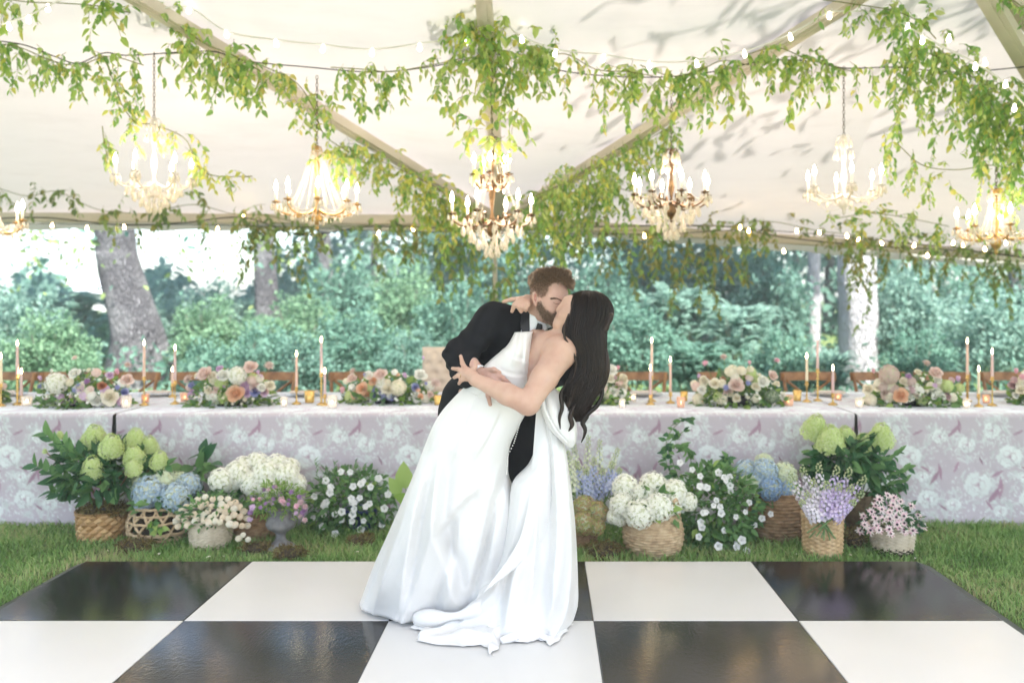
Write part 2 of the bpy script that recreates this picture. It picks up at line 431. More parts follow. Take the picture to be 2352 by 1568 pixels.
# ================================================================== TENT
def tent_mat():
    t = NT('tent_vinyl'); p = t.p
    mp = t.n('ShaderNodeMapping'); mp.inputs['Scale'].default_value = (.8, 2.6, 2.6); t.link(t.co('Object'), mp.inputs['Vector'])
    n = t.noise(1.4, 6, mp.outputs[0], .62); n2 = t.noise(22, 3)
    f = t.math('MULTIPLY_ADD', n.outputs[0], 1.5, -.25, clamp=True)
    c = t.ramp(f, [(.61, .555, .53), (.71, .66, .645), (.755, .71, .70)], [0, .45, 1])
    t.link(c, p.inputs['Base Color']); p.inputs['Roughness'].default_value = .6; p.inputs['Specular IOR Level'].default_value = .2
    t.link(t.bump(n2.outputs[0], .12, .01), p.inputs['Normal'])
    tr = t.n('ShaderNodeBsdfTranslucent'); t.link(t.mix(.75, c, (.74, .69, .675)), tr.inputs[0])
    mx = t.n('ShaderNodeMixShader'); mx.inputs[0].default_value = .175
    t.link(p.outputs[0], mx.inputs[1]); t.link(tr.outputs[0], mx.inputs[2]); t.link(mx.outputs[0], t.out.inputs['Surface']); return t.m
M_tent = tent_mat()
V0 = at(1150, 498, 8.8); PL = at(120, -150, 5.6); PR = at(2170, -160, 5.6); PC = at(1108, -62, 5.6)
EL = at(-700, 488, 9.6); EL0 = at(300, 492, 9.2); ER0 = at(1900, 548, 9.6); ER = at(3000, 640, 10.4)
YF = 1.2                                       # unseen front eave, set back so sky and sunlit floor brighten the couple
FL_, FC_, FR_ = np.array([-7.2, YF, 2.35]), np.array([-.4, YF, 2.35]), np.array([7.4, YF, 2.35])
PLL, PRR = np.array([-7.4, 5.4, 3.2]), np.array([7.8, 5.4, 3.1])
tent = thing('tent', 'white vinyl frame tent roof with metal rafters over the dance floor', 'tent', (0, 4, 0))
def patch(A, B, C, D, nu, nv, sag=0.05):
    """a sagging sheet between two edges A-B (low) and D-C (high)"""
    V = []; Fc = []
    for j in range(nv+1):
        for i in range(nu+1):
            u, v = i/nu, j/nv
            P = (1-v)*((1-u)*A+u*B)+v*((1-u)*D+u*C)
            P = P-np.array([0, 0, 1])*sag*16*u*(1-u)*v*(1-v)*-.5
            V.append(P)
    for j in range(nv):
        for i in range(nu):
            a = j*(nu+1)+i; Fc.append((a, a+1, a+nu+2, a+nu+1))
    return np.array(V), Fc
mb = MB()
def tri(A, B, C): mb.add(*patch(A, B, C, C, 10, 10, -.08))
# the back slope in four bays, the front slope in two, and the two outer gables
mb.add(*patch(EL0, V0, PL, PL, 14, 14, -.10)); tri(EL, EL0, PL); mb.add(*patch(EL, EL, PLL, PL, 8, 8, 0))
mb.add(*patch(V0, V0, PL*1, PC, 14, 14, -.06)); mb.add(*patch(V0, V0, PR, PC, 14, 14, -.06))
mb.add(*patch(V0, ER0, PR, PR, 14, 14, -.10)); tri(ER0, ER, PR); mb.add(*patch(ER, ER, PRR, PR, 8, 8, 0))
mb.add(*patch(FL_, FC_, PC, PL, 10, 10, -.05)); mb.add(*patch(FC_, FR_, PR, PC, 10, 10, -.05)); mb.add(*patch(FL_, FL_, PLL, PL, 6, 6, 0)); mb.add(*patch(FR_, FR_, PRR, PR, 6, 6, 0))
mb.build('roof_sheet', M_tent, tent, True)
def beam(name, A, B, w, d, off=.05, m=M_alu):
    A, B = np.asarray(A, float), np.asarray(B, float); D = B-A; L = np.linalg.norm(D); D = D/L
    s = np.cross(D, [0, 0, 1.0]); s = norm(s); u = np.cross(s, D)
    Mx = np.array([D, s, u]).T; b = MB(); b.box((A+B)/2-u*off, (L, w, d), Mx)
    b.box((A+B)/2-u*(off+d/2+.004), (L, w*.35, .008), Mx)
    return b.build(name, m, tent)
beam('rafter', V0+[0, 0, .02], PL, .13, .07, .07); beam('rafter', V0+[0, 0, .02], PR, .13, .07, .07); beam('rafter', V0+[0, 0, .02], PC, .11, .06, .06)
beam('rafter', ER+(PR-ER)*.02, PR, .12, .07, .07); beam('rafter', at(2620, 560, 8.4), PR+[.1, 0, 0], .12, .08, .12); beam('rafter', EL, PL, .12, .07, .07)
beam('rafter', PC, FC_, .1, .06, .06); beam('ridge_beam', PL, PC, .1, .06, .06); beam('ridge_beam', PC, PR, .1, .06, .06)
for A, B in ((EL, EL0), (EL0, V0), (V0, ER0), (ER0, ER)): beam('eave_beam', A-[0, .04, .02], B-[0, .04, .02], .09, .09, .02)
M_val = pmat('tent_valance', [(.66, .63, .59), (.74, .71, .68)], rough=.6, nscale=2, trl=.3)
def valance():
    path = spline([EL, EL0, V0, ER0, ER], 90); V = []; Fc = []; n = len(path)
    for i, p in enumerate(path):
        dip = .16+.014*math.sin(i*1.9); ripple = .012*math.sin(i*2.3)
        V += [p+[0, .045, .01], p+[0, .05+ripple*.5, -dip*.5], p+[0, .05+ripple, -dip]]
    for i in range(n-1):
        for k in (0, 1): a = i*3+k; Fc.append((a, a+3, a+4, a+1))
    obj('valance', mk('valance', V, Fc, M_val, True), tent)
valance()
for P in (EL, ER, np.array([7.0, YF, 2.35]), np.array([-7.0, YF, 2.35])):   # posts
    b = MB(); b.box((P[0], P[1], P[2]/2-.02), (.07, .07, P[2]+.02)); b.build('post', M_alu, tent)

# ================================================================== WOODLAND BEHIND
FOL = [((0.098, 0.213, 0.164), (0.156, 0.295, 0.23), (0.221, 0.377, 0.303)), ((0.123, 0.238, 0.148), (0.189, 0.328, 0.205), (0.262, 0.41, 0.262)), ((0.115, 0.23, 0.18), (0.164, 0.295, 0.246), (0.221, 0.361, 0.303)), ((0.164, 0.287, 0.238), (0.238, 0.385, 0.328), (0.328, 0.476, 0.41))]
M_fol = [pmat('thicket_leaves', list(c), fac='both', rough=.6, trl=.54, spec=.12) for c in FOL]
M_bark_g = None
def bark(name, c1, c2, c3, sc=5):
    t = NT(name); mp = t.n('ShaderNodeMapping'); mp.inputs['Scale'].default_value = (sc*2.2, sc*2.2, sc*.42); t.link(t.co('Object'), mp.inputs['Vector'])
    v = t.n('ShaderNodeTexVoronoi', feature='DISTANCE_TO_EDGE'); v.inputs['Scale'].default_value = 1.6; nz = t.noise(1.2, 5, mp.outputs[0])
    t.link(t.vmath('ADD', mp.outputs[0], t.vmath('SCALE', nz.outputs[1]).outputs[0]).outputs[0], v.inputs['Vector'])
    for nd in t.t.nodes:
        if nd.type == 'VECT_MATH' and nd.operation == 'SCALE': nd.inputs[3].default_value = 1.1
    n2 = t.noise(2.1, 4)
    f = t.math('MULTIPLY', v.outputs[0], 3.0, clamp=True)
    c = t.mix(f, c1, c2); c = t.mix(t.math('MULTIPLY_ADD', n2.outputs[0], 3, -1.35, clamp=True), c, c3)
    t.link(c, t.p.inputs['Base Color']); t.p.inputs['Roughness'].default_value = .9; t.p.inputs['Specular IOR Level'].default_value = .15
    t.link(t.bump(f, 1.0, .05), t.p.inputs['Normal']); return t.m
M_bark = bark('grey_oak_bark', (.09, .09, .10), (.19, .19, .205), (.29, .30, .31), 10)
M_barkp = bark('pale_trunk_bark', (.50, .49, .505), (.56, .55, .565), (.62, .61, .62), 9)
M_barkd = bark('dark_trunk_bark', (.06, .065, .065), (.16, .17, .17), (.24, .26, .26), 8)
def leafcloud(name, n, rad, L, mat, zmin=-.35, shell=.35, droop=.3):
    P, d = ball(n, (0, 0, 0), rad, shell, zmin); n = len(P)
    wob = 1+.25*np.sin(d[:, 0]*7+1)*np.cos(d[:, 1]*6+2)+.2*np.sin(d[:, 2]*9+d[:, 0]*4); P = P*wob[:, None]
    D = norm(d+rng.normal(0, .8, (n, 3))+np.array([0, 0, -droop])); U = norm(np.array([0, 0, .9])+rng.normal(0, .55, (n, 3)))
    l = rng.uniform(.65, 1.3, n)*L; V, Fc = leaf_arrays(P, D, U, l, l*rng.uniform(.45, .7, n))
    return mk(name, V, Fc, mat)
def frondcloud(name, n, rad, L, mat):
    """a shrub of arching sprays: rows of paired leaflets"""
    Ps, Ds, Us, Ls = [], [], [], []
    for _ in range(n):
        th = random.uniform(0, 2*math.pi); rr = random.uniform(.1, .9); b = np.array([math.cos(th)*rad[0]*rr*.7, math.sin(th)*rad[1]*rr*.7, random.uniform(.0, .75)*rad[2]])
        out = norm(np.array([math.cos(th)+random.gauss(0, .4), math.sin(th)+random.gauss(0, .4), random.uniform(.2, 1.0)])); m = 13; ln = random.uniform(.45, .9)*rad[0]*.75
        side = norm(np.cross(out, [0, 0, 1.0]))
        for k in range(m):
            t = k/m; p = b+out*ln*t+np.array([0, 0, -.45*ln*t*t])
            for s in (-1, 1):
                Ps.append(p); Ds.append(side*s+out*.6+np.array([0, 0, -.15])); Us.append((random.gauss(0, .2), random.gauss(0, .2), 1)); Ls.append(L*(1.1-.7*t)*random.uniform(.8, 1.2))
    Ls = np.array(Ls); V, Fc = leaf_arrays(np.array(Ps), np.array(Ds), np.array(Us), Ls, Ls*.42)
    return mk(name, V, Fc, mat)
cl_mesh = [leafcloud('foliage', 4200, (1, .8, 1), .105, M_fol[0]), leafcloud('foliage', 4200, (1, .8, .9), .095, M_fol[1]), frondcloud('foliage', 190, (1.1, .9, 1.0), .125, M_fol[0]), frondcloud('foliage', 170, (1.0, .9, 1.1), .115, M_fol[1]), leafcloud('foliage', 3600, (.9, .8, 1.1), .12, M_fol[2])]
M_twig = pmat('shrub_stem', [(.12, .11, .09), (.25, .24, .2)], rough=.9, nscale=20)
def stems_mesh():
    b = MB()
    for k in range(7):
        th = k*.9+random.uniform(-.2, .2); r = random.uniform(.25, .6)
        b.tube(spline([(0.05*math.cos(th), .05*math.sin(th), -.9), (r*.4*math.cos(th), r*.4*math.sin(th), -.1), (r*math.cos(th), r*math.sin(th), .75)], 6), np.linspace(.022, .006, 6), 5)
    return b.mesh('stems', M_twig)
st_mesh = stems_mesh()
# each shrub: px of its middle, py of its top, depth, half width in px, mesh, leaf colour, label
shrubs = [
 (20, 690, 12.5, 120, 0, 3, 'pale hazy shrub at the far left edge, behind the leftmost candles'),
 (150, 660, 15.5, 150, 3, 3, 'pale loose shrub below the distant white house'),
 (110, 745, 11.5, 110, 0, 1, 'feathery shrub left of the foot of the big leaning trunk'),
 (185, 825, 11.0, 80, 0, 1, 'low feathery shrub against the left side of the big leaning trunk'),
 (485, 700, 13.5, 110, 1, 1, 'bright leafy shrub just right of the big leaning trunk'),
 (480, 800, 10.8, 90, 0, 0, 'low dense shrub behind the pair of mauve candles'),
 (500, 655, 17.6, 100, 1, 3, 'pale spray shrub left of the second grey trunk'),
 (610, 765, 12.0, 110, 0, 0, 'teal green shrub hiding the foot of the second grey trunk'),
 (690, 690, 14.5, 120, 1, 1, 'yellow green shrub between the second and third grey trunks'),
 (700, 800, 10.6, 90, 4, 2, 'dark low shrub behind the thin mauve candle near the gold votive'),
 (800, 620, 16.0, 130, 0, 0, 'tall spray shrub right of the third grey trunk'),
 (820, 730, 12.3, 120, 0, 0, 'fine leaved shrub behind the crossed chair left of the groom'),
 (930, 640, 14.5, 120, 0, 1, 'round leafy shrub up left of the groom\'s shoulder'),
 (950, 770, 11.2, 90, 1, 2, 'dark leafy shrub behind the tufted chair'),
 (1060, 660, 13.0, 110, 1, 0, 'fine leaved shrub below the largest chandelier'),
 (1190, 600, 15.5, 120, 4, 2, 'dark shrub behind the groom\'s head'),
 (1380, 600, 15.0, 120, 1, 0, 'leafy shrub above the bride\'s hair'),
 (1450, 720, 12.0, 110, 0, 0, 'fine leaved shrub right of the bride\'s dark hair'),
 (1560, 650, 14.0, 120, 2, 3, 'pale arching shrub above the paired candles right of the bride'),
 (1600, 780, 10.9, 100, 2, 0, 'low fern-like shrub behind the centrepiece right of the bride'),
 (1700, 690, 12.6, 120, 3, 3, 'pale feathery shrub left of the slim pale trunk'),
 (1770, 600, 16.0, 110, 4, 2, 'dark tall shrub behind the slim pale trunk'),
 (1790, 780, 11.0, 90, 0, 0, 'small leafy shrub behind the cream taper candle'),
 (1905, 800, 10.8, 70, 2, 3, 'low pale shrub at the foot of the thick white trunk'),
 (2090, 640, 13.6, 110, 0, 3, 'glossy pale shrub right of the thick white trunk'),
 (2110, 770, 11.0, 110, 1, 0, 'dense shrub behind the far right centrepiece'),
 (2200, 620, 15.2, 120, 1, 0, 'tall leafy shrub behind the tall candle on the right'),
 (2290, 700, 12.2, 120, 0, 3, 'bluish leafy shrub at the right edge behind the mauve candle'),
 (2400, 640, 14.2, 130, 4, 0, 'large shrub cut by the right edge of the view'),
 (2030, 590, 18.0, 120, 4, 2, 'dark shrub deep in the wood right of the thick white trunk'),
 (1480, 570, 18.5, 130, 4, 2, 'dark shrub deep in the wood above the bride'),
 (1650, 560, 19.0, 120, 4, 2, 'dark shrub deep in the wood below the bronze chandelier'),
 (1010, 560, 18.0, 140, 4, 2, 'dark shrub deep in the wood left of the groom\'s head'),
 (330, 690, 17.0, 110, 1, 3, 'pale shrub half hidden behind the big leaning trunk'),
]
for (px, top, Y, hw, mi, ci, lab) in shrubs:
    p = at(px, top, Y); gz = float(ground_z(p[0], Y)); hgt = max(.6, p[2]-gz); w = hw*Y/F
    t = thing('shrub', lab, 'shrub', (p[0], Y, gz), 'shrubs of the woodland thicket', rz=random.uniform(0, 6.28))
    s = (w*.95, w*.9, hgt*.56); rz_ = hgt*.47
    obj('foliage', cl_mesh[mi], t, world=False, M=TRS((0, 0, rz_), None, s), mat=M_fol[ci])
    obj('stems', st_mesh, t, world=False, M=TRS((0, 0, rz_), None, s))
def trunk_mesh(pts, rad, mat, flare=True, n=18):
    P = spline(pts, 26); r = np.interp(np.linspace(0, 1, 26), np.linspace(0, 1, len(rad)), rad); V = []
    for i in range(26):
        for k in range(n):
            th = 2*math.pi*k/n; w = 1+.05*math.sin(3*th+i*.2)+.03*math.sin(7*th+i*.5)
            if flare and i < 6: w += (.32*(1-i/6)**2)*(.5+.5*math.sin(4*th+.7))
            V.append(P[i]+r[i]*w*np.array([math.cos(th), math.sin(th), 0]))
    V = np.array(V); Fc = [(i*n+k, i*n+(k+1) % n, (i+1)*n+(k+1) % n, (i+1)*n+k) for i in range(25) for k in range(n)]
    return mk('trunk', V, Fc, mat, True)
crown_mesh = [leafcloud('crown', 2200, (1, 1, .75), .17, M_fol[0], zmin=-.8), leafcloud('crown', 2200, (1, 1, .8), .17, M_fol[2], zmin=-.8)]
def tree(label, pts, rad, mat, Y, crown, cr=2.6, ch=7.5, cm=0):
    W = [at(px, py, Y) for px, py in pts]; g = float(ground_z(W[0][0], Y)); W[0][2] = min(W[0][2], g-.05)
    d = W[-1]-W[-2]; topz = ch; W.append(W[-1]+d/max(d[2], .1)*(topz-W[-1][2]))
    t = thing('tree', label, 'tree', (W[0][0], Y, g), 'trees of the wood behind the tent')
    obj('trunk', trunk_mesh(W, [r*Y/F for r in rad], mat), t)
    if crown: obj('crown', crown_mesh[cm], t, M=TRS((W[-1][0], Y+1.0, topz+.4), None, (cr, cr, cr)))
    return t
tree('big grey oak with a thick leaning flared trunk left of the wood', [(322, 850), (318, 780), (296, 690), (272, 590), (262, 500)], [72, 60, 50, 45, 42, 36], M_bark, 14.2, 1, 3.2, 7.5)
tree('grey tree with a mid sized trunk second from the left', [(612, 800), (612, 700), (608, 600), (604, 500)], [30, 27, 24, 23, 20], M_bark, 17, 1, 2.6, 8)
tree('thin grey tree with a slightly curved trunk third from the left', [(752, 720), (750, 660), (746, 590), (742, 500)], [20, 18, 16, 15, 12], M_bark, 20, 1, 2.6, 8)
tree('slim pale trunk standing just left of the thick white trunk', [(1868, 850), (1868, 760), (1869, 660), (1870, 540)], [17, 15, 14.5, 14, 12], M_barkp, 17, 1, 2.2, 8.5, 1)
tree('thick white sunlit trunk at the right, brightest of the trees', [(1972, 880), (1970, 760), (1967, 660), (1966, 540)], [44, 43, 43, 43, 38], M_barkp, 13.5, 1, 3.0, 8.5, 1)
for px, Y, r, lab in ((1625, 21, 10, 'narrow dark trunk deep in the wood above the right centrepiece'), (1826, 23, 8, 'narrow dark trunk close left of the slim pale trunk'), (1905, 24, 12, 'narrow dark trunk between the slim pale and the thick white trunks'),
                      (1440, 22, 11, 'greyish trunk deep in the wood above the bride'), (1015, 23, 9, 'narrow trunk deep in the wood left of the groom'), (860, 22, 9, 'narrow greyish trunk right of the three grey trunks'),
                      (2330, 19, 15, 'dim trunk near the right edge of the view'), (2130, 23, 10, 'dark thin trunk right of the thick white trunk'), (1730, 25, 11, 'shadowed trunk left of the slim pale trunk')):
    tree(lab, [(px+random.uniform(-6, 6), 760), (px, 660), (px+random.uniform(-4, 4), 480)], [r*1.2, r, r*.9, r*.7], M_barkd if px != 1440 else M_bark, Y, 1, 2.4, 9, 1)
# the wood behind as one mass: higher on the right, low on the left where the sky shows
def woodland():
    n = 30000; X = rng.uniform(-22, 24, n); Y = rng.uniform(21, 31, n); px = CX+X/Y*F
    topz = np.where(px < 780, 2.0+.6*np.sin(px*.02)+np.clip((px-500)/280, 0, 1)*1.6, np.where(px < 900, 4+2.5*(px-780)/120, 9.0)); topz = topz*(.86+.14*np.sin(X*2.1+Y))
    z = ground_z(X, Y)+rng.uniform(0, 1, n)**.8*(topz-ground_z(X, Y)); keep = z < topz; P = np.stack([X, Y, z], -1)[keep]; m = len(P)
    D = norm(rng.normal(size=(m, 3))+np.array([0, -.3, -.3])); U = norm(rng.normal(0, .5, (m, 3))+np.array([0, -.3, .8])); L = rng.uniform(.16, .36, m)
    V, Fc = leaf_arrays(P, D, U, L, L*.6)
    tag(obj('far_woodland', mk('far_woodland', V, Fc, M_fol[2])), kind='stuff')
woodland()
# low growth that closes the gaps between the shrubs
def understorey():
    n = 16000; X = rng.uniform(-13, 12, n); Y = rng.uniform(9.8, 19, n); z = ground_z(X, Y)+rng.uniform(0, .8, n)*(.6+.4*np.sin(X*1.7+Y*.9))
    D = norm(rng.normal(size=(n, 3))+np.array([0, 0, .3])); U = norm(rng.normal(0, .5, (n, 3))+np.array([0, -.2, .9])); L = rng.uniform(.06, .14, n)
    V, Fc = leaf_arrays(np.stack([X, Y, z], -1), D, U, L, L*.5)
    tag(obj('undergrowth', mk('undergrowth', V, Fc, M_fol[0])), kind='stuff')
understorey()
# distant house, overexposed behind the leftmost shrubs
def house():
    Y = 46; a = at(62, 640, Y); g = float(ground_z(a[0], Y)); t = thing('house', 'distant white house with a pale low roof seen through the left trees', 'house', (a[0]+2.5, Y, g))
    M_hw = pmat('house_wall', (.72, .72, .72), rough=.8); M_hr = pmat('house_roof', (.5, .51, .54), rough=.8); M_hg = pmat('house_window', (.08, .1, .14), rough=.2)
    x0, x1 = a[0], a[0]+5.5; zt = a[2]-.75
    b = MB(); b.box(((x0+x1)/2, Y+2, (g+zt)/2), (x1-x0, 4, zt-g)); b.build('wall', M_hw, t)
    b = MB(); b.add([(x0-.3, Y-.4, zt), (x1+.3, Y-.4, zt), (x1+.3, Y+4.4, zt), (x0-.3, Y+4.4, zt), (x0-.3, Y+2, zt+.85), (x1+.3, Y+2, zt+.85)], [(0, 1, 5, 4), (2, 3, 4, 5), (0, 4, 3), (1, 2, 5), (0, 3, 2, 1)]); b.build('roof', M_hr, t)
    for x in (x0+.4, x0+2.6, x0+4.4): b = MB(); b.box((x, Y-.02, zt-.45), (.75, .06, .55)); b.build('window', M_hg, t)
house()
def wire():
    b = MB(); b.tube(spline([at(1700, 566, 26), at(2000, 596, 25), at(2420, 634, 24)], 14), .014, 5)
    tag(b.build('power_line', pmat('wire', (.5, .52, .55), rough=.6)), 'thin overhead wire sloping across the wood at the right', 'wire')
wire()
# tree outside the tent on the right whose branches dapple the roof
def shade_tree():
    t = thing('tree', 'leafy tree outside the tent whose branches dapple the right roof', 'tree', (6.6, 3.2, -.04), 'trees of the wood behind the tent')
    obj('trunk', trunk_mesh([np.array([6.6, 3.2, -.1]), np.array([6.5, 3.25, 2.5]), np.array([6.3, 3.4, 5.0]), np.array([5.9, 3.5, 8.0])], [.3, .24, .2, .12], M_bark), t)
    P = []
    for px, py, Y, n in ((1760, 300, 6.9, 80), (1930, 250, 6.5, 80), (1620, 420, 7.8, 60), (2060, 130, 6.1, 60), (1880, 60, 5.9, 50), (1700, 120, 6.2, 40)):
        c = at(px, py, Y)+np.array(SDIR)*random.uniform(4.2, 6.0); P.append(c+rng.normal(0, 1, (n, 3))*np.array([.85, .55, .45]))
    P = np.concatenate(P); n = len(P); D = norm(rng.normal(size=(n, 3))+np.array([-.6, .5, 0])); U = norm(rng.normal(0, .4, (n, 3))+np.array([0, 0, 1])); L = rng.uniform(.09, .26, n)
    V, Fc = leaf_arrays(P, D, U, L, L*rng.uniform(.2, .45, n)); obj('crown', mk('crown', V, Fc, M_fol[0]), t)
    b = MB()
    for k in range(0, n, 60): b.tube(spline([(6.1, 3.45, 6.0), (np.array([6.1, 3.45, 6.4])+P[k])/2+[0, 0, .3], P[k]], 6), np.linspace(.022, .006, 6), 5)
    b.build('branches', M_bark, t)
shade_tree()
# ================================================================== TABLES UNDER PRINTED CLOTHS
TZ, TY0, TY1 = .69, 5.83, 7.31
PRW, PRN = .66, 264                                # print repeat in metres and in samples
def paint_print():
    """the repeat of the rose print: pale roses, sprigs and plum leaves on mauve"""
    g = np.random.default_rng(12); n = PRN; yy, xx = np.mgrid[0:n, 0:n]/n; img = np.ones((n, n, 3))*np.array([.495, .445, .50])
    wob = [(g.integers(1, 9), g.integers(1, 9), g.uniform(0, 6.28), g.uniform(.3, 1)) for _ in range(16)]
    nz = sum(w*np.sin(2*np.pi*(a*xx+b*yy)+q) for a, b, q, w in wob)/4
    img *= (1+.03*nz)[..., None]
    def dab(cx, cy, rx, ry, rot, colr, al=1.0, soft=.25, edge=None, nse=.12):
        dx = (xx-cx+.5) % 1-.5; dy = (yy-cy+.5) % 1-.5; c, s_ = math.cos(rot), math.sin(rot); u = (dx*c+dy*s_)/rx; v = (-dx*s_+dy*c)/ry
        d = np.sqrt(u*u+v*v)+nse*np.sin(5*np.arctan2(v, u)+cx*40)+.06*nz; m = np.clip((1-d)/soft, 0, 1)*al
        if edge is not None: e = np.clip(1-np.abs(d-.9)/.14, 0, 1)*al*.8; img[:] = img*(1-m[..., None])+np.array(colr)*m[..., None]; img[:] = img*(1-e[..., None])+np.array(edge)*e[..., None]
        else: img[:] = img*(1-m[..., None])+np.array(colr)*m[..., None]
    pale = lambda: np.array([.66, .70, .71])*g.uniform(.88, 1.10); grey = (.42, .40, .43); plum = lambda: np.array([.30, .19, .255])*g.uniform(.9, 1.35)
    def leaf_(cx, cy, L, rot, colr, al=.95):
        for q in np.linspace(-.5, .5, 7): dab(cx+L*q*math.cos(rot)-.12*L*(q*q)*math.sin(rot), cy+L*q*math.sin(rot)+.12*L*q*q*math.cos(rot), L*.16, L*.17*math.cos(q*2.6)+.002, rot, colr, al, .4, None, .02)
    def rose_(cx, cy, r):
        for k in range(9): a_ = 2.4*k+g.uniform(-.3, .3); dab(cx+r*.72*math.cos(a_), cy+r*.62*math.sin(a_), r*.52, r*.40, a_+1.57, pale(), .95, .3, grey if k % 2 else None)
        for k in range(7): a_ = 2.1*k; dab(cx+r*.36*math.cos(a_), cy+r*.32*math.sin(a_), r*.36, r*.24, a_+1.57, pale()*1.06, .95, .3, (.50, .45, .49))
        dab(cx, cy, r*.22, r*.18, .4, (.50, .40, .47), .9, .5); dab(cx+.01, cy, r*.10, r*.08, 0, (.36, .26, .33), .8, .5)
    for (cx, cy, r_) in ((.30, .34, .15), (.62, .62, .13), (.20, .72, .10), (.78, .20, .11), (.92, .80, .09), (.05, .15, .09), (.46, .88, .10), (.75, .42, .08), (.52, .08, .08)):
        for k in range(int(60*r_/.12)): a_ = g.uniform(0, 6.28); q = r_*g.uniform(.8, 1.9); dab(cx+q*math.cos(a_), cy+q*math.sin(a_), g.uniform(.010, .026), g.uniform(.006, .014), g.uniform(0, 3), pale()*.95, g.uniform(.5, .95), .4)
        for k in range(17): a_ = g.uniform(0, 6.28); q_ = g.uniform(1.0, 1.6); leaf_(cx+r_*q_*math.cos(a_), cy+r_*q_*math.sin(a_), g.uniform(.05, .10), g.uniform(0, 6.28), pale()*g.uniform(.8, .96), g.uniform(.35, .75))
    for (x, y, L, ro) in ((.47, .24, .20, .9), (.53, .31, .18, 1.5), (.88, .42, .15, 1.0), (.93, .47, .13, 1.7), (.08, .88, .14, .8), (.13, .92, .12, 1.6), (.42, .14, .10, 2.2), (.50, .45, .12, .5), (.78, .50, .09, 2.6), (.09, .52, .10, 1.1), (.72, .86, .09, .4), (.34, .58, .08, 2.0), (.95, .12, .08, 2.5)): leaf_(x, y, L, ro, plum())
    for (cx, cy, r_) in ((.30, .34, .135), (.62, .62, .12), (.20, .74, .085), (.80, .20, .10), (.93, .82, .075), (.05, .15, .07), (.45, .88, .085), (.75, .42, .06), (.52, .08, .065)): rose_(cx, cy, r_)
    for k in range(90): x, y = g.uniform(0, 1, 2); dab(x, y, g.uniform(.006, .014), g.uniform(.005, .010), g.uniform(0, 3), pale(), g.uniform(.4, .9), .4)
    for k in range(34): i = g.integers(0, 5); cx, cy, r_ = ((.30, .34, .135), (.62, .62, .12), (.20, .74, .085), (.80, .20, .10), (.93, .82, .075))[i]; a_ = g.uniform(0, 6.28); leaf_(cx+r_*g.uniform(.3, 1.3)*math.cos(a_), cy+r_*g.uniform(.3, 1.3)*math.sin(a_), g.uniform(.02, .045), g.uniform(0, 3), (.40, .38, .41), .6)
    return img
PRINT = paint_print()
def cloth_mat():
    t = NT('printed_cloth'); p = t.p; at_ = t.n('ShaderNodeAttribute', attribute_name='print'); t.link(at_.outputs['Color'], p.inputs['Base Color'])
    p.inputs['Roughness'].default_value = .75; p.inputs['Sheen Weight'].default_value = .75; p.inputs['Sheen Roughness'].default_value = .35; p.inputs['Specular IOR Level'].default_value = .2
    w = t.noise(420, 2); t.link(t.bump(w.outputs[0], .15, .002), p.inputs['Normal']); return t.m
M_cloth = cloth_mat()
def cloth(label, x0, x1, ph, gl, gr):
    n = int((x1-x0)/.0075); XS = np.linspace(x0, x1, n+1)
    prof = [('b', .10), ('b', .45), ('b', TZ-.02)]+[('t', TY1-.02)]+[('t', v) for v in np.linspace(7.2, TY0+.05, 44)]+[('t', TY0+.02)]+[('f', TZ-.012), ('f', TZ-.03)]+[('f', z) for z in np.linspace(TZ-.045, -.034, 84)]
    k = len(prof); V = np.zeros((n+1, k, 3)); UV = np.zeros((n+1, k, 2)); V[..., 0] = XS[:, None]; UV[..., 0] = XS[:, None]
    for j, (kind, v) in enumerate(prof):
        if kind == 'b': V[:, j, 1] = TY1+.01; V[:, j, 2] = v; UV[:, j, 1] = v-3
        elif kind == 't': V[:, j, 1] = v; V[:, j, 2] = TZ+.0015*np.sin(XS*9+ph)*math.sin(v*7); UV[:, j, 1] = TZ+(v-TY0)
        else:
            dz = (TZ-v)/TZ; fold = .014*np.sin(XS*3.7+ph)+.016*np.sin(XS*8.3+2*ph+np.sin(XS*2.1))*dz+.009*np.sin(XS*17+ph+2*np.sin(XS*3))*dz; xx = XS.copy()
            for g_, e, sg in ((gl, x0, 1), (gr, x1, -1)):
                if g_: q = np.abs(XS-e); fold = fold+.05*np.exp(-(q/.13)**2)*np.cos(q*34)*(.35+.65*dz)-.03*np.exp(-(q/.07)**2); xx = xx+sg*.028*np.exp(-(q/.10)**2)*(.2+.8*dz)
            V[:, j, 0] = xx; V[:, j, 1] = TY0-.004-.03*dz-fold*(.3+dz)*.9; V[:, j, 2] = v+(.006*np.sin(XS*6.3+ph) if v < 0 else 0); UV[:, j, 1] = v
    gi_ = np.arange((n+1)*k).reshape(n+1, k); Fc = np.stack([gi_[:-1, :-1], gi_[:-1, 1:], gi_[1:, 1:], gi_[1:, :-1]], -1).reshape(-1, 4)
    me = mk('tablecloth', V.reshape(-1, 3), Fc, M_cloth, True); U_ = UV.reshape(-1, 2)/PRW; fx = (U_[:, 0]*PRN) % PRN; fy = ((U_[:, 1]+.5*(np.floor(U_[:, 0]) % 2)*0)*PRN) % PRN
    i0, j0 = fx.astype(int), fy.astype(int); tx, ty = (fx-i0)[:, None], (fy-j0)[:, None]; i1, j1 = (i0+1) % PRN, (j0+1) % PRN
    C_ = PRINT[j0, i0]*(1-tx)*(1-ty)+PRINT[j0, i1]*tx*(1-ty)+PRINT[j1, i0]*(1-tx)*ty+PRINT[j1, i1]*tx*ty
    ca = me.color_attributes.new('print', 'FLOAT_COLOR', 'POINT'); ca.data.foreach_set('color', np.concatenate([C_, np.ones((len(C_), 1))], 1).astype(np.float32).ravel())
    tag(obj('tablecloth', me), label, 'tablecloth', 'mauve rose print tablecloths')
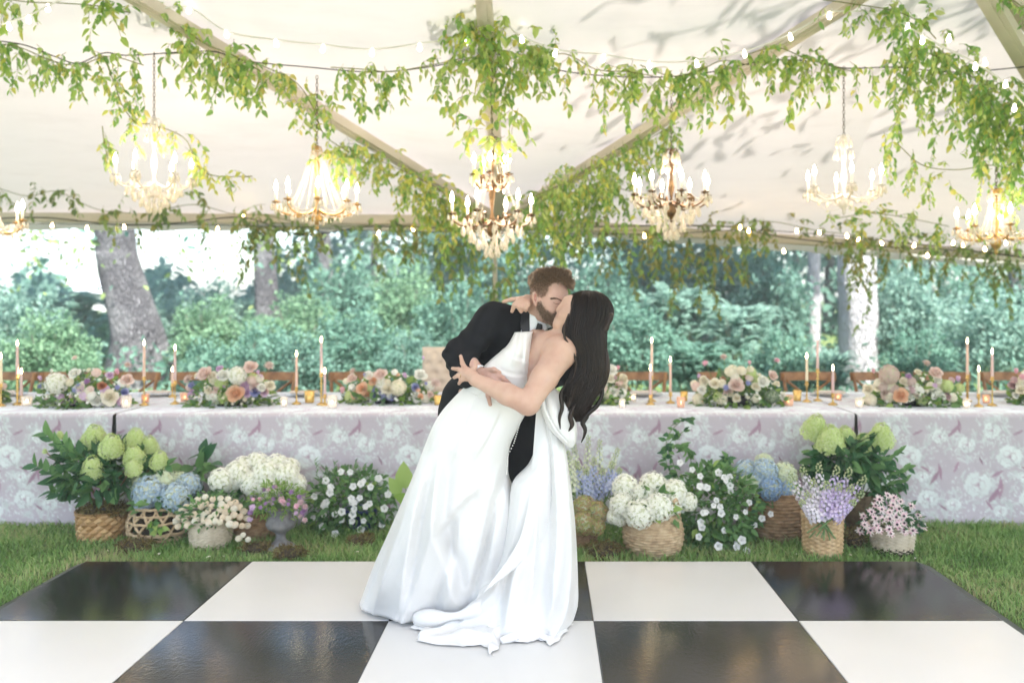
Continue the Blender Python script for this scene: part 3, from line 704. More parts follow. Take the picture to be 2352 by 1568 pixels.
SL, SR = at(263, 950, TY0)[0], at(1966, 950, TY0)[0]
cloth('mauve rose print tablecloth left of the gap behind the lime hydrangea', -5.2, SL-.004, .3, 0, 1)
cloth('long middle mauve rose print tablecloth hanging behind the couple', SL+.004, SR-.004, 1.7, 1, 1)
cloth('mauve rose print tablecloth at the right end beyond the second gap', SR+.004, 4.6, 3.1, 1, 0)
M_wood = pmat('stained_beech', [(.16, .075, .03), (.28, .14, .06), (.36, .20, .09)], rough=.45, nscale=14, bump=.1, bscale=40)
def table(label, x0, x1):
    t = thing('banquet_table', label, 'table', ((x0+x1)/2, (TY0+TY1)/2, -.04), 'banquet tables under the cloths')
    b = MB(); b.box(((x0+x1)/2, (TY0+TY1)/2, TZ-.03), (x1-x0, TY1-TY0-.06, .04)); b.build('tabletop', M_wood, t)
    for x in (x0+.08, x1-.08):
        for y in (TY0+.11, TY1-.1): b = MB(); b.box((x, y, (TZ-.09)/2), (.06, .06, TZ-.01)); b.build('leg', M_wood, t)
table('wooden banquet table under the left printed cloth', -5.1, SL-.14); table('long wooden banquet table under the middle printed cloth', SL+.14, SR-.14); table('wooden banquet table under the right printed cloth', SR+.14, 4.5)

# ------------------------------------------------------------------ chairs
def chair():
    t = thing('crossback_chair', 'x', 'chair', (0, 0, 0), 'crossback chairs along the far side of the table'); b = MB()
    for s in (-1, 1):
        b = MB(); b.tube(spline([(s*.19, .20, 0), (s*.195, .185, .42), (s*.205, .22, .62), (s*.225, .27, .845)], 10), np.linspace(.018, .016, 10), 8); b.build('back_post', M_wood, t, True, False)
        b = MB(); b.tube([(s*.20, -.20, 0), (s*.20, -.19, .43)], [.014, .018], 8); b.build('front_leg', M_wood, t, True, False)
    V = []; Fc = []
    for i in range(13):
        x = -.25+.5*i/12; y = .27+.045*(1-(x/.25)**2)
        for dy, z in ((-.011, .775), (.011, .775), (.011, .85), (-.011, .85)): V.append((x, y+dy+(z-.8)*.2, z))
    for i in range(12):
        for k in range(4): a = i*4; Fc.append((a+k, a+(k+1) % 4, a+4+(k+1) % 4, a+4+k))
    Fc += [(3, 2, 1, 0), (48, 49, 50, 51)]; obj('top_rail', mk('top_rail', V, Fc, M_wood), t, False)
    for s in (-1, 1):
        b = MB(); b.tube(spline([(s*.195, .20, .47), (s*.03, .26, .60), (-s*.20, .265, .78)], 8), .013, 6); b.build('cross_slat', M_wood, t, True, False)
    b = MB(); b.box((0, 0, .445), (.43, .42, .035)); b.build('seat', M_wood, t, False, False)
    M_cush = pmat('seat_pad', (.74, .72, .67), rough=.9); b = MB(); b.box((0, -.005, .485), (.40, .39, .045)); b.build('cushion', M_cush, t, False, False)
    for z, y in ((.2, -.195), (.2, .19)): b = MB(); b.tube([(-.2, y, z), (.2, y, z)], .01, 6); b.build('stretcher', M_wood, t, False, False)
    return t
ch0 = chair()
for i, (px, lab) in enumerate(((0, 'crossback chair cut by the left edge of the view'), (132, 'crossback chair behind the left end of the leftmost centrepiece'), (290, 'crossback chair behind the right end of the leftmost centrepiece'),
        (436, 'crossback chair behind the left end of the peach rose centrepiece'), (606, 'crossback chair just right of the peach rose centrepiece'), (806, 'crossback chair beside the tall candle left of the tufted chair'),
        (1476, 'crossback chair between the bride and the pair of slim candles'), (1672, 'crossback chair hidden behind the centrepiece right of the bride'), (1868, 'crossback chair whose rail shows between the cream and mauve candles'),
        (2034, 'crossback chair behind the left end of the dusky far right centrepiece'), (2178, 'crossback chair behind the right end of the dusky far right centrepiece'), (2330, 'crossback chair nearest the right edge of the view'))):
    o = ch0 if i == 0 else copy_tree(ch0)
    p = at(px, 870, 7.75); o.location = (p[0], 7.62, -.04); o.rotation_euler = (0, 0, random.uniform(-.07, .07)); o['label'] = lab
def tufted():
    c = at(1052, 850, 7.75); M_vel = pmat('tufted_fabric', [(.60, .50, .41), (.66, .56, .47)], rough=.9, sheen=.3, nscale=4)
    t = thing('tufted_chair', 'beige upholstered chair with a buttoned back, left of the groom', 'chair', (c[0], 7.7, -.04))
    w, z0, z1 = .31, .5, at(0, 797, 7.75)[2]; nx, nz = 40, 40; V = []; Fc = []
    btn = [(x, z) for r, z in enumerate(np.arange(z0+.06, z1-.03, .085)) for x in np.arange(-.25+(r % 2)*.055, .26, .11)]
    for j in range(nz+1):
        for i in range(nx+1):
            x = -w+2*w*i/nx; z = z0+(z1-z0)*j/nz; e = min(1, (w-abs(x))/.05)*min(1, (z1-z)/.05+.01)
            y = -.05*math.sqrt(max(e, 0)); y += sum(.028*math.exp(-((x-a)**2+(z-b)**2)/.0005) for a, b in btn if abs(x-a) < .06 and abs(z-b) < .06)
            V.append((c[0]+x, 7.72+y, z))
    for j in range(nz):
        for i in range(nx): a = j*(nx+1)+i; Fc.append((a, a+1, a+nx+2, a+nx+1))
    obj('backrest', mk('backrest', V, Fc, M_vel, True), t)
    for a, b_ in btn: b = MB(); b.lathe([(.001, -.008), (.009, -.004), (.009, .004), (.001, .008)], (0, 0, 0), 8); obj('button', b.mesh('button', M_vel), t, M=TRS((c[0]+a, 7.70, b_), Matrix.Rotation(math.pi/2, 3, 'X')))
    b = MB(); b.box((c[0], 7.76, (z0+z1)/2), (2*w, .06, z1-z0)); b.build('back_shell', M_vel, t)
    b = MB(); b.box((c[0], 7.45, .42), (.6, .52, .12)); b.build('seat', M_vel, t)
    for x in (-.26, .26):
        for y in (7.24, 7.72): b = MB(); b.tube([(c[0]+x, y, -.04), (c[0]+x, y, .37)], [.014, .022], 8); b.build('leg', M_wood, t)
tufted()

# ------------------------------------------------------------------ candles, candlesticks, votives, place settings
M_brass = pmat('brass', [(.55, .36, .12), (.75, .53, .22)], rough=.28, metal=1, nscale=30)
WAX = {'mauve': pmat('mauve_wax', (.64, .47, .47), rough=.5, sss=.3), 'dusty rose': pmat('rose_wax', (.74, .53, .45), rough=.5, sss=.3), 'cream': pmat('cream_wax', (.80, .69, .52), rough=.5, sss=.3), 'blush': pmat('blush_wax', (.76, .58, .50), rough=.5, sss=.3)}
M_flame = pmat('candle_flame', (1, .80, .46), emit=14, rough=1, spec=0)
M_wick = pmat('wick', (.02, .015, .01), rough=1)
fl_mesh = MB().lathe([(.0006, 0), (.0045, .006), (.006, .013), (.0045, .022), (.002, .032), (.0004, .040)], n=8).mesh('flame', M_flame, True)
def candle(px, top, base, cupy, kind, colr, desc, Y=None):
    Y = Y or gY(base, TZ); p = at(px, base, Y); x = p[0]; z = lambda y: float(at(px, y, Y)[2]); zc = z(cupy); hh = zc-TZ
    t = thing('candlestick', 'brass candlestick holding the '+desc, 'candlestick', (x, Y, TZ), 'brass candlesticks along the table')
    b = MB(); b.lathe([(.033, .001), (.034, .006), (.026, .012), (.012, .02)], (x, Y, TZ), 16, False); b.build('base', M_brass, t, True)
    if kind == 'b':
        pr = [(.010, .02)]
        for k in range(7): q = .02+(hh-.04)*(k+.5)/7; pr += [(.006, q-.012), (.013 if k % 2 else .010, q), (.006, q+.010)]
        pr += [(.007, hh-.015)]
    else: pr = [(.010, .02), (.005, .035), (.0075, .05), (.0045, .065), (.005, hh-.03), (.009, hh-.022), (.006, hh-.015)]
    b = MB(); b.lathe(pr, (x, Y, TZ), 12, False); b.build('stem', M_brass, t, True)
    b = MB(); b.lathe([(.006, hh-.016), (.017, hh-.010), (.018, hh-.007), (.011, hh-.005), (.0125, hh+.018), (.0112, hh+.018)], (x, Y, TZ), 14, False); b.build('cup', M_brass, t, True)
    c = thing('taper_candle', desc, 'candle', (x, Y, zc-.004), 'taper candles along the table'); ht = z(top)-zc-.03
    b = MB(); b.lathe([(.0102, -.003), (.0105, .02), (.0088, ht-.006), (.0065, ht), (.002, ht-.001)], (x, Y, zc), 12); b.build('wax', WAX[colr], c, True)
    b = MB(); b.tube([(x, Y, zc+ht-.001), (x+.001, Y, zc+ht+.010)], .0012, 5); b.build('wick', M_wick, c)
    obj('flame', fl_mesh, c, M=TRS((x, Y, zc+ht+.004), None, (1, 1, 1.05)))
for a in ((2, 815, 933, 886, 's', 'cream', 'cream taper candle at the left edge'), (40, 786, 930, 866, 'b', 'mauve', 'tall mauve taper candle at the far left'),
          (49, 850, 930, 914, 's', 'mauve', 'short mauve candle close beside the tall one at far left'), (331, 785, 931, 870, 's', 'dusty rose', 'dusty rose candle right of the leftmost centrepiece'),
          (402, 796, 928, 879, 's', 'mauve', 'mauve candle left of the peach rose centrepiece'), (396, 846, 912, 884, 's', 'blush', 'low blush candle just behind the mauve one'),
          (681, 810, 928, 894, 's', 'dusty rose', 'slim dusty rose candle right of the peach rose centrepiece'), (738, 777, 930, 862, 'b', 'mauve', 'tallest left candle, mauve, beside the gold votive'),
          (746, 849, 931, 910, 's', 'mauve', 'short mauve candle in front of the tallest left candle'), (1497, 779, 922, 868, 's', 'blush', 'tall blush candle nearest the bride'),
          (1494, 842, 929, 912, 's', 'mauve', 'short mauve candle in front of the tall blush one'), (1540, 823, 926, 905, 's', 'dusty rose', 'dusty rose candle left of the right hand centrepiece'),
          (1853, 815, 923, 880, 's', 'cream', 'cream candle right of the pale lilac rose centrepiece'), (1878, 771, 921, 852, 'b', 'mauve', 'tallest candle on the right, mauve, on a turned stick'),
          (1913, 842, 930, 908, 's', 'mauve', 'short mauve candle right of the tallest right one'), (2222, 780, 922, 866, 'b', 'dusty rose', 'tall dusty rose candle beside the dusky centrepiece'),
          (2248, 844, 934, 910, 's', 'cream', 'short cream candle at the right of the dusky centrepiece'), (2279, 804, 932, 870, 's', 'mauve', 'mauve candle nearest the right edge')):
    candle(*a)
def glass(name, c, r=.12, tr=.6, metal=0, emit=0):
    m = pmat(name, c, rough=r, spec=.6, metal=metal, emit=emit); nt = m.node_tree; n = nt.nodes; tr_ = n.new('ShaderNodeBsdfTransparent'); tr_.inputs[0].default_value = (*[min(1, v*1.05) for v in c], 1); mx = n.new('ShaderNodeMixShader'); mx.inputs[0].default_value = tr
    nt.links.new(n['Principled BSDF'].outputs[0], mx.inputs[1]); nt.links.new(tr_.outputs[0], mx.inputs[2]); nt.links.new(mx.outputs[0], n['Material Output'].inputs['Surface']); return m
M_gl = glass('clear_votive_glass', (.92, .9, .88)); M_gold = pmat('gold_mercury_glass', [(.70, .42, .10), (.85, .62, .25)], rough=.25, metal=.6, nscale=60); M_amber = glass('amber_votive_glass', (.9, .66, .50), .2, .4)
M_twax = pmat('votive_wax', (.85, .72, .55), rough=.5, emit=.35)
vo_fl = MB().lathe([(.0006, 0), (.005, .005), (.0065, .012), (.004, .02), (.0004, .03)], n=8).mesh('flame', M_flame, True)
def votive(px, top, base, hw, mat, desc):
    Y = gY(base, TZ); p = at(px, base, Y); x = p[0]; h = at(px, top, Y)[2]-TZ; r = hw*Y/F
    t = thing('votive', desc, 'votive', (x, Y, TZ), 'glass votives along the table')
    b = MB(); b.lathe([(.001, .002), (r*.8, .002), (r*.86, .008), (r, h), (r-.003, h), (r*.86-.003, .012), (.001, .011)], (x, Y, TZ), 18, False); b.build('glass_cup', mat, t, True)
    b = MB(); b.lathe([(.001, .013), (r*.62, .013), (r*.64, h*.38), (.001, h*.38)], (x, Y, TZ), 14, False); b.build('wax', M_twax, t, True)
    obj('flame', vo_fl, t, M=TRS((x, Y, TZ+h*.38), None, .7))
for a in ((62, 910, 932, 13, M_gl, 'faceted clear votive at the left of the leftmost centrepiece'), (290, 908, 937, 12.5, M_gl, 'tall frosted votive in front of the right end of the leftmost centrepiece'), (334, 905, 925, 9, M_amber, 'small amber votive behind the dusty rose candle'),
          (424, 902, 922, 10, M_amber, 'amber votive at the left end of the peach rose centrepiece'), (652, 912, 934, 8.5, M_gl, 'small clear votive right of the peach rose centrepiece'), (711, 897, 925, 12, M_gold, 'gold votive right of the slim candle on the left half'),
          (763, 908, 937, 12, M_gl, 'frosted votive beside the tallest left candle'), (1007, 908, 930, 11, M_gold, 'round votive next to the groom\'s jacket'), (1429, 916, 937, 8, M_gl, 'small square-looking votive right of the bride\'s hair'),
          (1454, 903, 922, 8, M_gl, 'small votive left of the tall blush candle'), (1564, 912, 936, 10, M_amber, 'amber votive left of the pale lilac rose centrepiece'), (1571, 899, 921, 9, M_gold, 'dark gold votive tucked behind an amber one'),
          (1811, 907, 932, 12, M_amber, 'rosy votive at the right end of the pale lilac rose centrepiece'), (1831, 896, 921, 10, M_gold, 'gold votive behind the rosy one'), (1925, 904, 919, 9, M_amber, 'low amber votive behind the short mauve candle on the right'),
          (1974, 914, 936, 10, M_gl, 'footed clear votive at the left end of the dusky centrepiece'), (2220, 916, 938, 8.5, M_gl, 'clear votive in front of the tall dusty rose candle'), (2265, 906, 926, 9, M_amber, 'amber votive between the cream and mauve candles at right')):
    votive(*a)
M_china = pmat('white_china', (.78, .77, .75), rough=.25); M_nap = pmat('linen_napkin', [(.62, .55, .50), (.70, .64, .6)], rough=.9, nscale=6)
def setting(px, desc):
    p = at(px, 905, 6.98); t = thing('place_setting', desc, 'plate', (p[0], 6.98, TZ), 'place settings on the far side of the table')
    b = MB(); b.lathe([(.001, .004), (.09, .004), (.15, .016), (.152, .018), (.09, .008), (.001, .008)], (p[0], 6.98, TZ+.001), 28, False); b.build('charger', M_china, t, True)
    b = MB(); b.lathe([(.001, .011), (.07, .011), (.12, .022), (.122, .024), (.07, .015), (.001, .015)], (p[0], 6.98, TZ+.001), 28, False); b.build('dinner_plate', M_china, t, True)
    b = MB(); b.box((p[0], 6.96, TZ+.034), (.20, .12, .014)); b.build('napkin', M_nap, t)
for px, d in ((16, 'place setting of stacked white plates by the left edge'), (365, 'place setting with napkin between dusty rose and mauve candles'), (700, 'place setting behind the gold votive on the left half'), (1478, 'place setting right of the bride\'s hair'),
              (1905, 'place setting behind the tallest right candle'), (2160, 'place setting behind the dusky centrepiece'), (2290, 'place setting near the right edge')): setting(px, d)

# ================================================================== BLOOMS (unit meshes, about 1 across, facing +Z)
def petal(b, c, ang, tilt, ln, wd, cupf, nseg=3):
    """a curved petal leaving c at azimuth ang, raised by tilt"""
    V = []; Fc = []
    for i in range(nseg+1):
        t = i/nseg; w = wd*math.sin(math.pi*min(1, .16+.68*t+.02))*(.75+.25*t); e = tilt+cupf*t
        if i == 0: r, z = 0.0, 0.0
        else: r += ln/nseg*math.cos(e); z += ln/nseg*math.sin(e)
        for s in (-1, 0, 1):
            lift = abs(s)*w*.28
            x, y, zz = r-lift*math.sin(e)*.7, s*w, z+lift*math.cos(e)*.7
            V.append((c[0]+x*math.cos(ang)-y*math.sin(ang), c[1]+x*math.sin(ang)+y*math.cos(ang), c[2]+zz))
    for i in range(nseg):
        for s in (0, 1): a = i*3+s; Fc.append((a, a+3, a+4, a+1))
    b.add(V, Fc)
def rose_mesh(mat, seed):
    random.seed(seed); b = MB()
    for k in range(22):
        t = k/21; ang = k*2.4; tilt = 1.15-1.05*t; ln = .32+.20*t
        petal(b, (.07*t*math.cos(ang), .07*t*math.sin(ang), .02-.16*t), ang, tilt, ln, .17+.19*t, .85-.1*t-.45*(k > 16))
    b.lathe([(.01, -.02), (.09, .05), (.07, .18), (.01, .22)], n=8)
    return b.mesh('rose', mat, True)
def tulip_mesh(mat):
    b = MB()
    for k in range(6): petal(b, (0, 0, 0), k*math.pi/3, .75+.1*(k % 2), .72, .24, .75, 4)
    return b.mesh('tulip', mat, True)
def floret(b, c, nrm, s, n=4):
    q = zto(nrm, random.uniform(0, 3)); q = np.array(q)
    for k in range(n):
        a = 2*math.pi*k/n; d = np.array([math.cos(a), math.sin(a), .12]); p = np.array([-math.sin(a), math.cos(a), 0])
        pts = np.array([(0, 0, 0), d*.55+p*.42, d*1.0+[0, 0, .1], d*.55-p*.42])*s
        b.add(np.asarray(c)+pts @ q.T, [(0, 1, 2, 3)])
M_core = pmat('head_core', [(.60, .64, .44), (.68, .70, .52)], rough=.9, nscale=30)
def mophead_mesh(mat, seed, n=250):
    random.seed(seed); b = MB()
    for k in range(n):
        z = 1-1.75*(k+.5)/n; th = k*2.39996; r = math.sqrt(max(0, 1-z*z)); d = np.array([r*math.cos(th), r*math.sin(th), z])
        d = norm(d+np.random.default_rng(seed*999+k).normal(0, .08, 3)); floret(b, d*random.uniform(.44, .52), d+[0, 0, .15], .078)
    nf = len(b.F); b.lathe([(.02, -.34), (.30, -.24), (.41, 0), (.31, .26), (.02, .41)], n=10); me = b.mesh('hydrangea_head', [mat, M_core])
    for i in range(nf, len(me.polygons)): me.polygons[i].material_index = 1
    return me
def panicle_mesh(mat, seed, n=230):
    random.seed(seed); b = MB()
    for k in range(n):
        t = ((k+.5)/n)**.8; th = k*2.39996; z = .46-.86*t; r = .08+.42*t**.55 if t < .85 else .44-.5*(t-.85); d = norm(np.array([math.cos(th), math.sin(th), .55-.9*max(0, t-.8)]))
        floret(b, np.array([r*math.cos(th), r*math.sin(th), z])*random.uniform(.9, 1.08), d, .075)
    nf = len(b.F); b.lathe([(.02, -.40), (.34, -.36), (.38, -.2), (.26, .16), (.02, .40)], n=10); me = b.mesh('panicle', [mat, M_core])
    for i in range(nf, len(me.polygons)): me.polygons[i].material_index = 1
    return me
def trumpet_mesh(mat, mat2):
    V = []; Fc = []; n = 20
    rings = [(.03, -.55), (.06, -.3), (.14, -.08), (.32, .02), (.5, .03)]
    for j, (r, z) in enumerate(rings):
        for k in range(n):
            th = 2*math.pi*k/n; w = 1+(.10*math.cos(5*th) if j >= 3 else 0); V.append((r*w*math.cos(th), r*w*math.sin(th), z+(.04*math.cos(5*th) if j == 4 else 0)))
    for j in range(4):
        for k in range(n): Fc.append((j*n+k, j*n+(k+1) % n, (j+1)*n+(k+1) % n, (j+1)*n+k))
    return mk('petunia', V, Fc, mat, True)
def pompom_mesh(mat, mat2=None, n=42, flat=.5):
    b = MB()
    for k in range(n):
        t = k/(n-1); petal(b, (0, 0, .0), k*2.4, 1.25-1.15*t, .22+.28*t, .075, -.2, 2)
    nf = len(b.F); b.lathe([(.12, .10), (.10, .16), (.02, .19)], n=8)
    me = b.mesh('bloom', [mat, mat2 or mat], True)
    if mat2: 
        for i in range(nf, len(me.polygons)): me.polygons[i].material_index = 1
    return me
def pc(name, cols, trl=.38, fac='both', rough=.6): return pmat(name, cols, fac=fac, rough=rough, trl=trl, spec=.25)
P_blush = pc('blush_petal', [(.84, .66, .61), (.88, .75, .70)]); P_peach = pc('peach_petal', [(.88, .55, .36), (.90, .66, .50)]); P_cream = pc('cream_petal', [(.88, .82, .66), (.90, .87, .77)])
P_white = pc('white_petal', [(.86, .86, .80), (.92, .92, .88)], .3); P_lilac = pc('lilac_petal', [(.70, .50, .72), (.80, .64, .80)]); P_mauve = pc('mauve_petal', [(.58, .40, .44), (.70, .52, .54)])
P_blue = pc('blue_petal', [(.30, .33, .62), (.42, .46, .72)]); P_rust = pc('rust_petal', [(.50, .20, .11), (.58, .28, .17)]); P_plum = pc('plum_petal', [(.36, .20, .42), (.48, .30, .54)])
P_pink = pc('pink_petal', [(.82, .46, .57), (.86, .60, .67)]); P_dusk = pc('dusky_petal', [(.64, .50, .46), (.72, .60, .55)])
L_mid = pc('mid_green_leaf', [(.08, .18, .06), (.13, .27, .09), (.20, .36, .13)], .4, rough=.45); L_grey = pc('grey_green_leaf', [(.16, .22, .15), (.24, .31, .22), (.33, .39, .29)], .3); L_lime = pc('lime_leaf', [(.18, .32, .06), (.28, .44, .10), (.38, .52, .16)], .4)
L_dark = pc('dark_green_leaf', [(.03, .10, .042), (.055, .155, .065), (.10, .22, .09)], .35, rough=.35); P_lime = pc('lime_floret', [(.50, .62, .22), (.62, .74, .32), (.70, .78, .44)], .3, 'both')
M_stem = pmat('green_stem', [(.10, .20, .06), (.18, .28, .1)], rough=.6, nscale=20)
def bud_mesh(mat):
    V = []; Fc = []; n, m = 18, 12
    for j in range(m+1):
        ph = .06+2.2*j/m
        for k in range(n+1):
            th = 2*math.pi*k/n; sp = (j/2.6-k/n*1.0) % 1; r = .5-.085*sp*(1 if j > 0 else .3); r *= 1-.06*math.cos(5*th+j)*(j/m); V.append((r*math.sin(ph)*math.cos(th), r*math.sin(ph)*math.sin(th), .42*r/.5*math.cos(ph)*.9))
    for j in range(m):
        for k in range(n): a = j*(n+1)+k; Fc.append((a, a+n+1, a+n+2, a+1))
    return mk('rose', V, Fc, mat, False)
rose_m = [rose_mesh(P_blush, 3), rose_mesh(P_blush, 11)]; bud_m = [bud_mesh(P_blush)]; tulip_m = tulip_mesh(P_lilac); pom_m = pompom_mesh(P_mauve)
mop_m = [mophead_mesh(P_white, 1), mophead_mesh(P_white, 2), mophead_mesh(P_white, 5)]; pan_m = [panicle_mesh(P_lime, 1), panicle_mesh(P_lime, 4)]
random.seed(21)

# ------------------------------------------------------------------ centrepieces
def centrepiece(px, x0, x1, top, base, desc, feature, pal, seed):
    random.seed(seed); g = np.random.default_rng(seed); Y = gY(base-6, TZ)+.05; s = Y/F
    c = at((x0+x1)/2, base-4, Y); hw = (x1-x0)/2*s; hh = at(px, top, Y)[2]-TZ
    t = thing('flower_centrepiece', desc, 'flower arrangement', (c[0], Y, TZ), 'flower centrepieces along the table')
    b = MB(); b.lathe([(.03, 0), (.10, 0), (.115, .07), (.10, .075), (.03, .07)], (c[0], Y, TZ+.001), 18); b.build('bowl', pmat('dark_bowl', (.03, .03, .035), rough=.4) if 'dark_bowl' not in bpy.data.materials else bpy.data.materials['dark_bowl'], t, True)
    n = 560; P, d = ball(n, (0, 0, 0), (hw*.95, .20, hh*.72), .45, -.12); n = len(P); P[:, 2] += .015; P[:, 2] = np.maximum(P[:, 2], .006); P[:, 2] *= (1-.35*np.clip(np.abs(P[:, 0])/hw, 0, 1)**2)
    P = P+np.array([c[0], Y, TZ]); D = norm(d*[1, 1, .6]+g.normal(0, .6, (n, 3))); U = norm(g.normal(0, .5, (n, 3))+np.array([0, -.5, .8])); L = g.uniform(.03, .075, n)
    k = n//3
    leafset(t, P[:k], D[:k], U[:k], L[:k], L[:k]*.55, [L_mid, L_lime, L_dark], 34, 'greenery'); leafset(t, P[k:2*k], D[k:2*k], U[k:2*k], L[k:2*k]*.8, L[k:2*k]*.35, [L_grey], 22, 'filler_greenery'); leafset(t, P[2*k:], D[2*k:], U[2*k:], L[2*k:], L[2*k:]*.5, [L_lime, L_mid], 22, 'light_greenery')
    # small filler blossoms
    fb = MB(); Q, dq = ball(70, (0, 0, 0), (hw*.95, .21, hh*.8), .85, .0)
    for q, dd in zip(Q, dq): q = q*[1, 1, (1-.3*min(1, abs(q[0])/hw)**2)]; floret(fb, q+np.array([c[0], Y, TZ+.02]), dd+[0, -.6, .3], .013, 5)
    obj('filler_blossom', fb.mesh('filler_blossom', random.choice([P_white, P_white, P_cream])), t, kind='stuff')
    stem = MB()
    def bloom(name, me, mat, x, y, r, dy=0, face=None):
        """a bloom seen at (x, y) of the photograph, of r px half width"""
        u = (x-(x0+x1)/2)*s/hw; yy = Y-.19*math.sqrt(max(.05, 1-min(1, u*u)))+dy
        p = at(x, y, yy); fd = face or (u*.6, -1.0, .35+.9*max(0, (base-y)/(base-top)-.3))
        obj(name, me, t, M=TRS(p, zto(fd, random.uniform(0, 6)), 2.0*r*s), mat=mat)
        stem.tube([p, (p*[1, 1, 0]+np.array([c[0], Y, TZ+.05])*2)/[3, 3, 1] if False else np.array([c[0]+(p[0]-c[0])*.5, Y, TZ+.05])], .0022, 4, False)
    for kind, mat, x, y, r in feature:
        if kind == 'rose': bloom('rose', random.choice(rose_m), mat, x, y, r)
        elif kind == 'tulip': bloom('tulip', tulip_m, mat, x, y+r*.5, r*.8, 0, (random.uniform(-.5, .5), -.35, 1))
        elif kind == 'hyd': bloom('hydrangea_head', random.choice(mop_m), mat, x, y, r)
        else: bloom('scabiosa', pom_m, mat, x, y, r)
    m = 46
    for i in range(m):                                              # the crowd of smaller blooms between them
        u = g.uniform(-.95, .95); v = g.uniform(.12, .97)*math.sqrt(1-.75*u*u); x = (x0+x1)/2+u*(x1-x0)/2; y = base-8-v*(base-top-14)
        if any((x-f[2])**2+(y-f[3])**2 < (f[4]*.95)**2 for f in feature): continue
        mat = random.choice(pal); q = random.random()
        if q < .62: bloom('rose', random.choice(rose_m+bud_m+bud_m), mat, x, y, random.uniform(8, 13), .03)
        elif q < .82: bloom('scabiosa', pom_m, mat, x, y, random.uniform(5, 8), .02)
        else: bloom('hydrangea_head', random.choice(mop_m), random.choice([P_white, P_cream, P_lime]), x, y, random.uniform(11, 16), .05)
    stem.build('stems', M_stem, t)
W_, C_, B_, PE, LI, MA, BL, RU, PLM, PK, DU = P_white, P_cream, P_blush, P_peach, P_lilac, P_mauve, P_blue, P_rust, P_plum, P_pink, P_dusk
centrepiece(190, 82, 305, 830, 940, 'leftmost full centrepiece with a big cream rose and a rust rose', [('rose', C_, 252, 912, 19), ('rose', RU, 234, 886, 10), ('hyd', W_, 130, 880, 24), ('tulip', LI, 95, 868, 10), ('rose', B_, 292, 872, 14), ('tulip', PK, 272, 853, 12), ('scab', DU, 293, 838, 9), ('rose', W_, 172, 858, 14), ('scab', PLM, 200, 876, 9), ('tulip', W_, 118, 852, 8), ('scab', B_, 172, 822, 8)], [W_, W_, C_, B_, BL, LI], 31)
centrepiece(535, 425, 640, 832, 938, 'peach rose centrepiece, second full one from the left', [('rose', PE, 541, 904, 20), ('rose', B_, 470, 858, 18), ('rose', B_, 575, 843, 16), ('scab', DU, 432, 871, 14), ('scab', DU, 618, 840, 13), ('tulip', LI, 468, 853, 10), ('tulip', LI, 594, 855, 9), ('rose', W_, 512, 862, 15), ('hyd', W_, 545, 862, 20), ('scab', PLM, 505, 866, 9), ('rose', C_, 620, 885, 12), ('rose', C_, 478, 895, 10), ('rose', W_, 600, 890, 10)], [W_, C_, B_, BL, LI, C_], 47)
centrepiece(890, 775, 1010, 845, 932, 'centrepiece left of the groom with lilac tulips and peach roses', [('rose', PE, 832, 892, 15), ('rose', B_, 875, 860, 15), ('tulip', LI, 932, 862, 11), ('tulip', PK, 786, 896, 13), ('hyd', C_, 915, 890, 18), ('rose', W_, 966, 862, 15), ('rose', C_, 889, 893, 13), ('rose', PE, 966, 910, 7), ('rose', B_, 988, 905, 8), ('scab', DU, 810, 852, 9), ('tulip', LI, 973, 822, 8), ('scab', B_, 848, 868, 7), ('scab', DU, 1000, 880, 14)], [W_, C_, B_, BL, PE], 53)
centrepiece(1390, 1330, 1440, 835, 932, 'centrepiece half hidden behind the bride\'s hair', [('rose', W_, 1405, 850, 14), ('tulip', PK, 1418, 845, 10), ('rose', C_, 1400, 870, 12), ('scab', MA, 1412, 868, 8)], [W_, C_, B_, C_], 61)
centrepiece(1705, 1588, 1812, 835, 938, 'centrepiece with a pale lilac rose, right of the bride', [('rose', B_, 1691, 884, 18), ('scab', PK, 1620, 834, 9), ('tulip', LI, 1603, 863, 9), ('scab', DU, 1662, 820, 10), ('tulip', PK, 1722, 833, 9), ('scab', PK, 1785, 828, 9), ('rose', W_, 1752, 876, 15), ('rose', C_, 1641, 881, 13), ('rose', C_, 1692, 914, 10), ('rose', B_, 1775, 862, 12), ('scab', BL, 1668, 890, 9), ('scab', BL, 1718, 880, 8), ('rose', W_, 1612, 895, 11), ('hyd', L_grey, 1772, 910, 16), ('rose', C_, 1736, 888, 11)], [W_, C_, C_, B_, C_], 71)
centrepiece(2100, 1985, 2215, 845, 938, 'dusky mauve and peach centrepiece at far right', [('hyd', DU, 2042, 860, 22), ('rose', PE, 2070, 908, 17), ('rose', B_, 2150, 856, 16), ('tulip', LI, 2200, 870, 12), ('scab', PLM, 2086, 864, 9), ('scab', LI, 2147, 885, 8), ('rose', C_, 1993, 894, 13), ('tulip', W_, 2140, 910, 10), ('scab', DU, 2128, 834, 11), ('hyd', P_lime, 2175, 886, 14), ('rose', W_, 2165, 910, 8), ('tulip', PK, 2008, 852, 9), ('tulip', W_, 2118, 872, 9)], [C_, DU, MA, C_, W_], 83)
centrepiece(2385, 2320, 2450, 835, 935, 'centrepiece cut by the right edge of the view', [('tulip', PK, 2334, 852, 11), ('scab', MA, 2330, 872, 10), ('rose', C_, 2345, 895, 12), ('scab', PK, 2348, 865, 9)], [W_, C_, B_, MA], 97)
centrepiece(-60, -130, 12, 840, 936, 'centrepiece mostly outside the left edge of the view', [('rose', W_, -20, 880, 14)], [W_, C_, B_], 99)
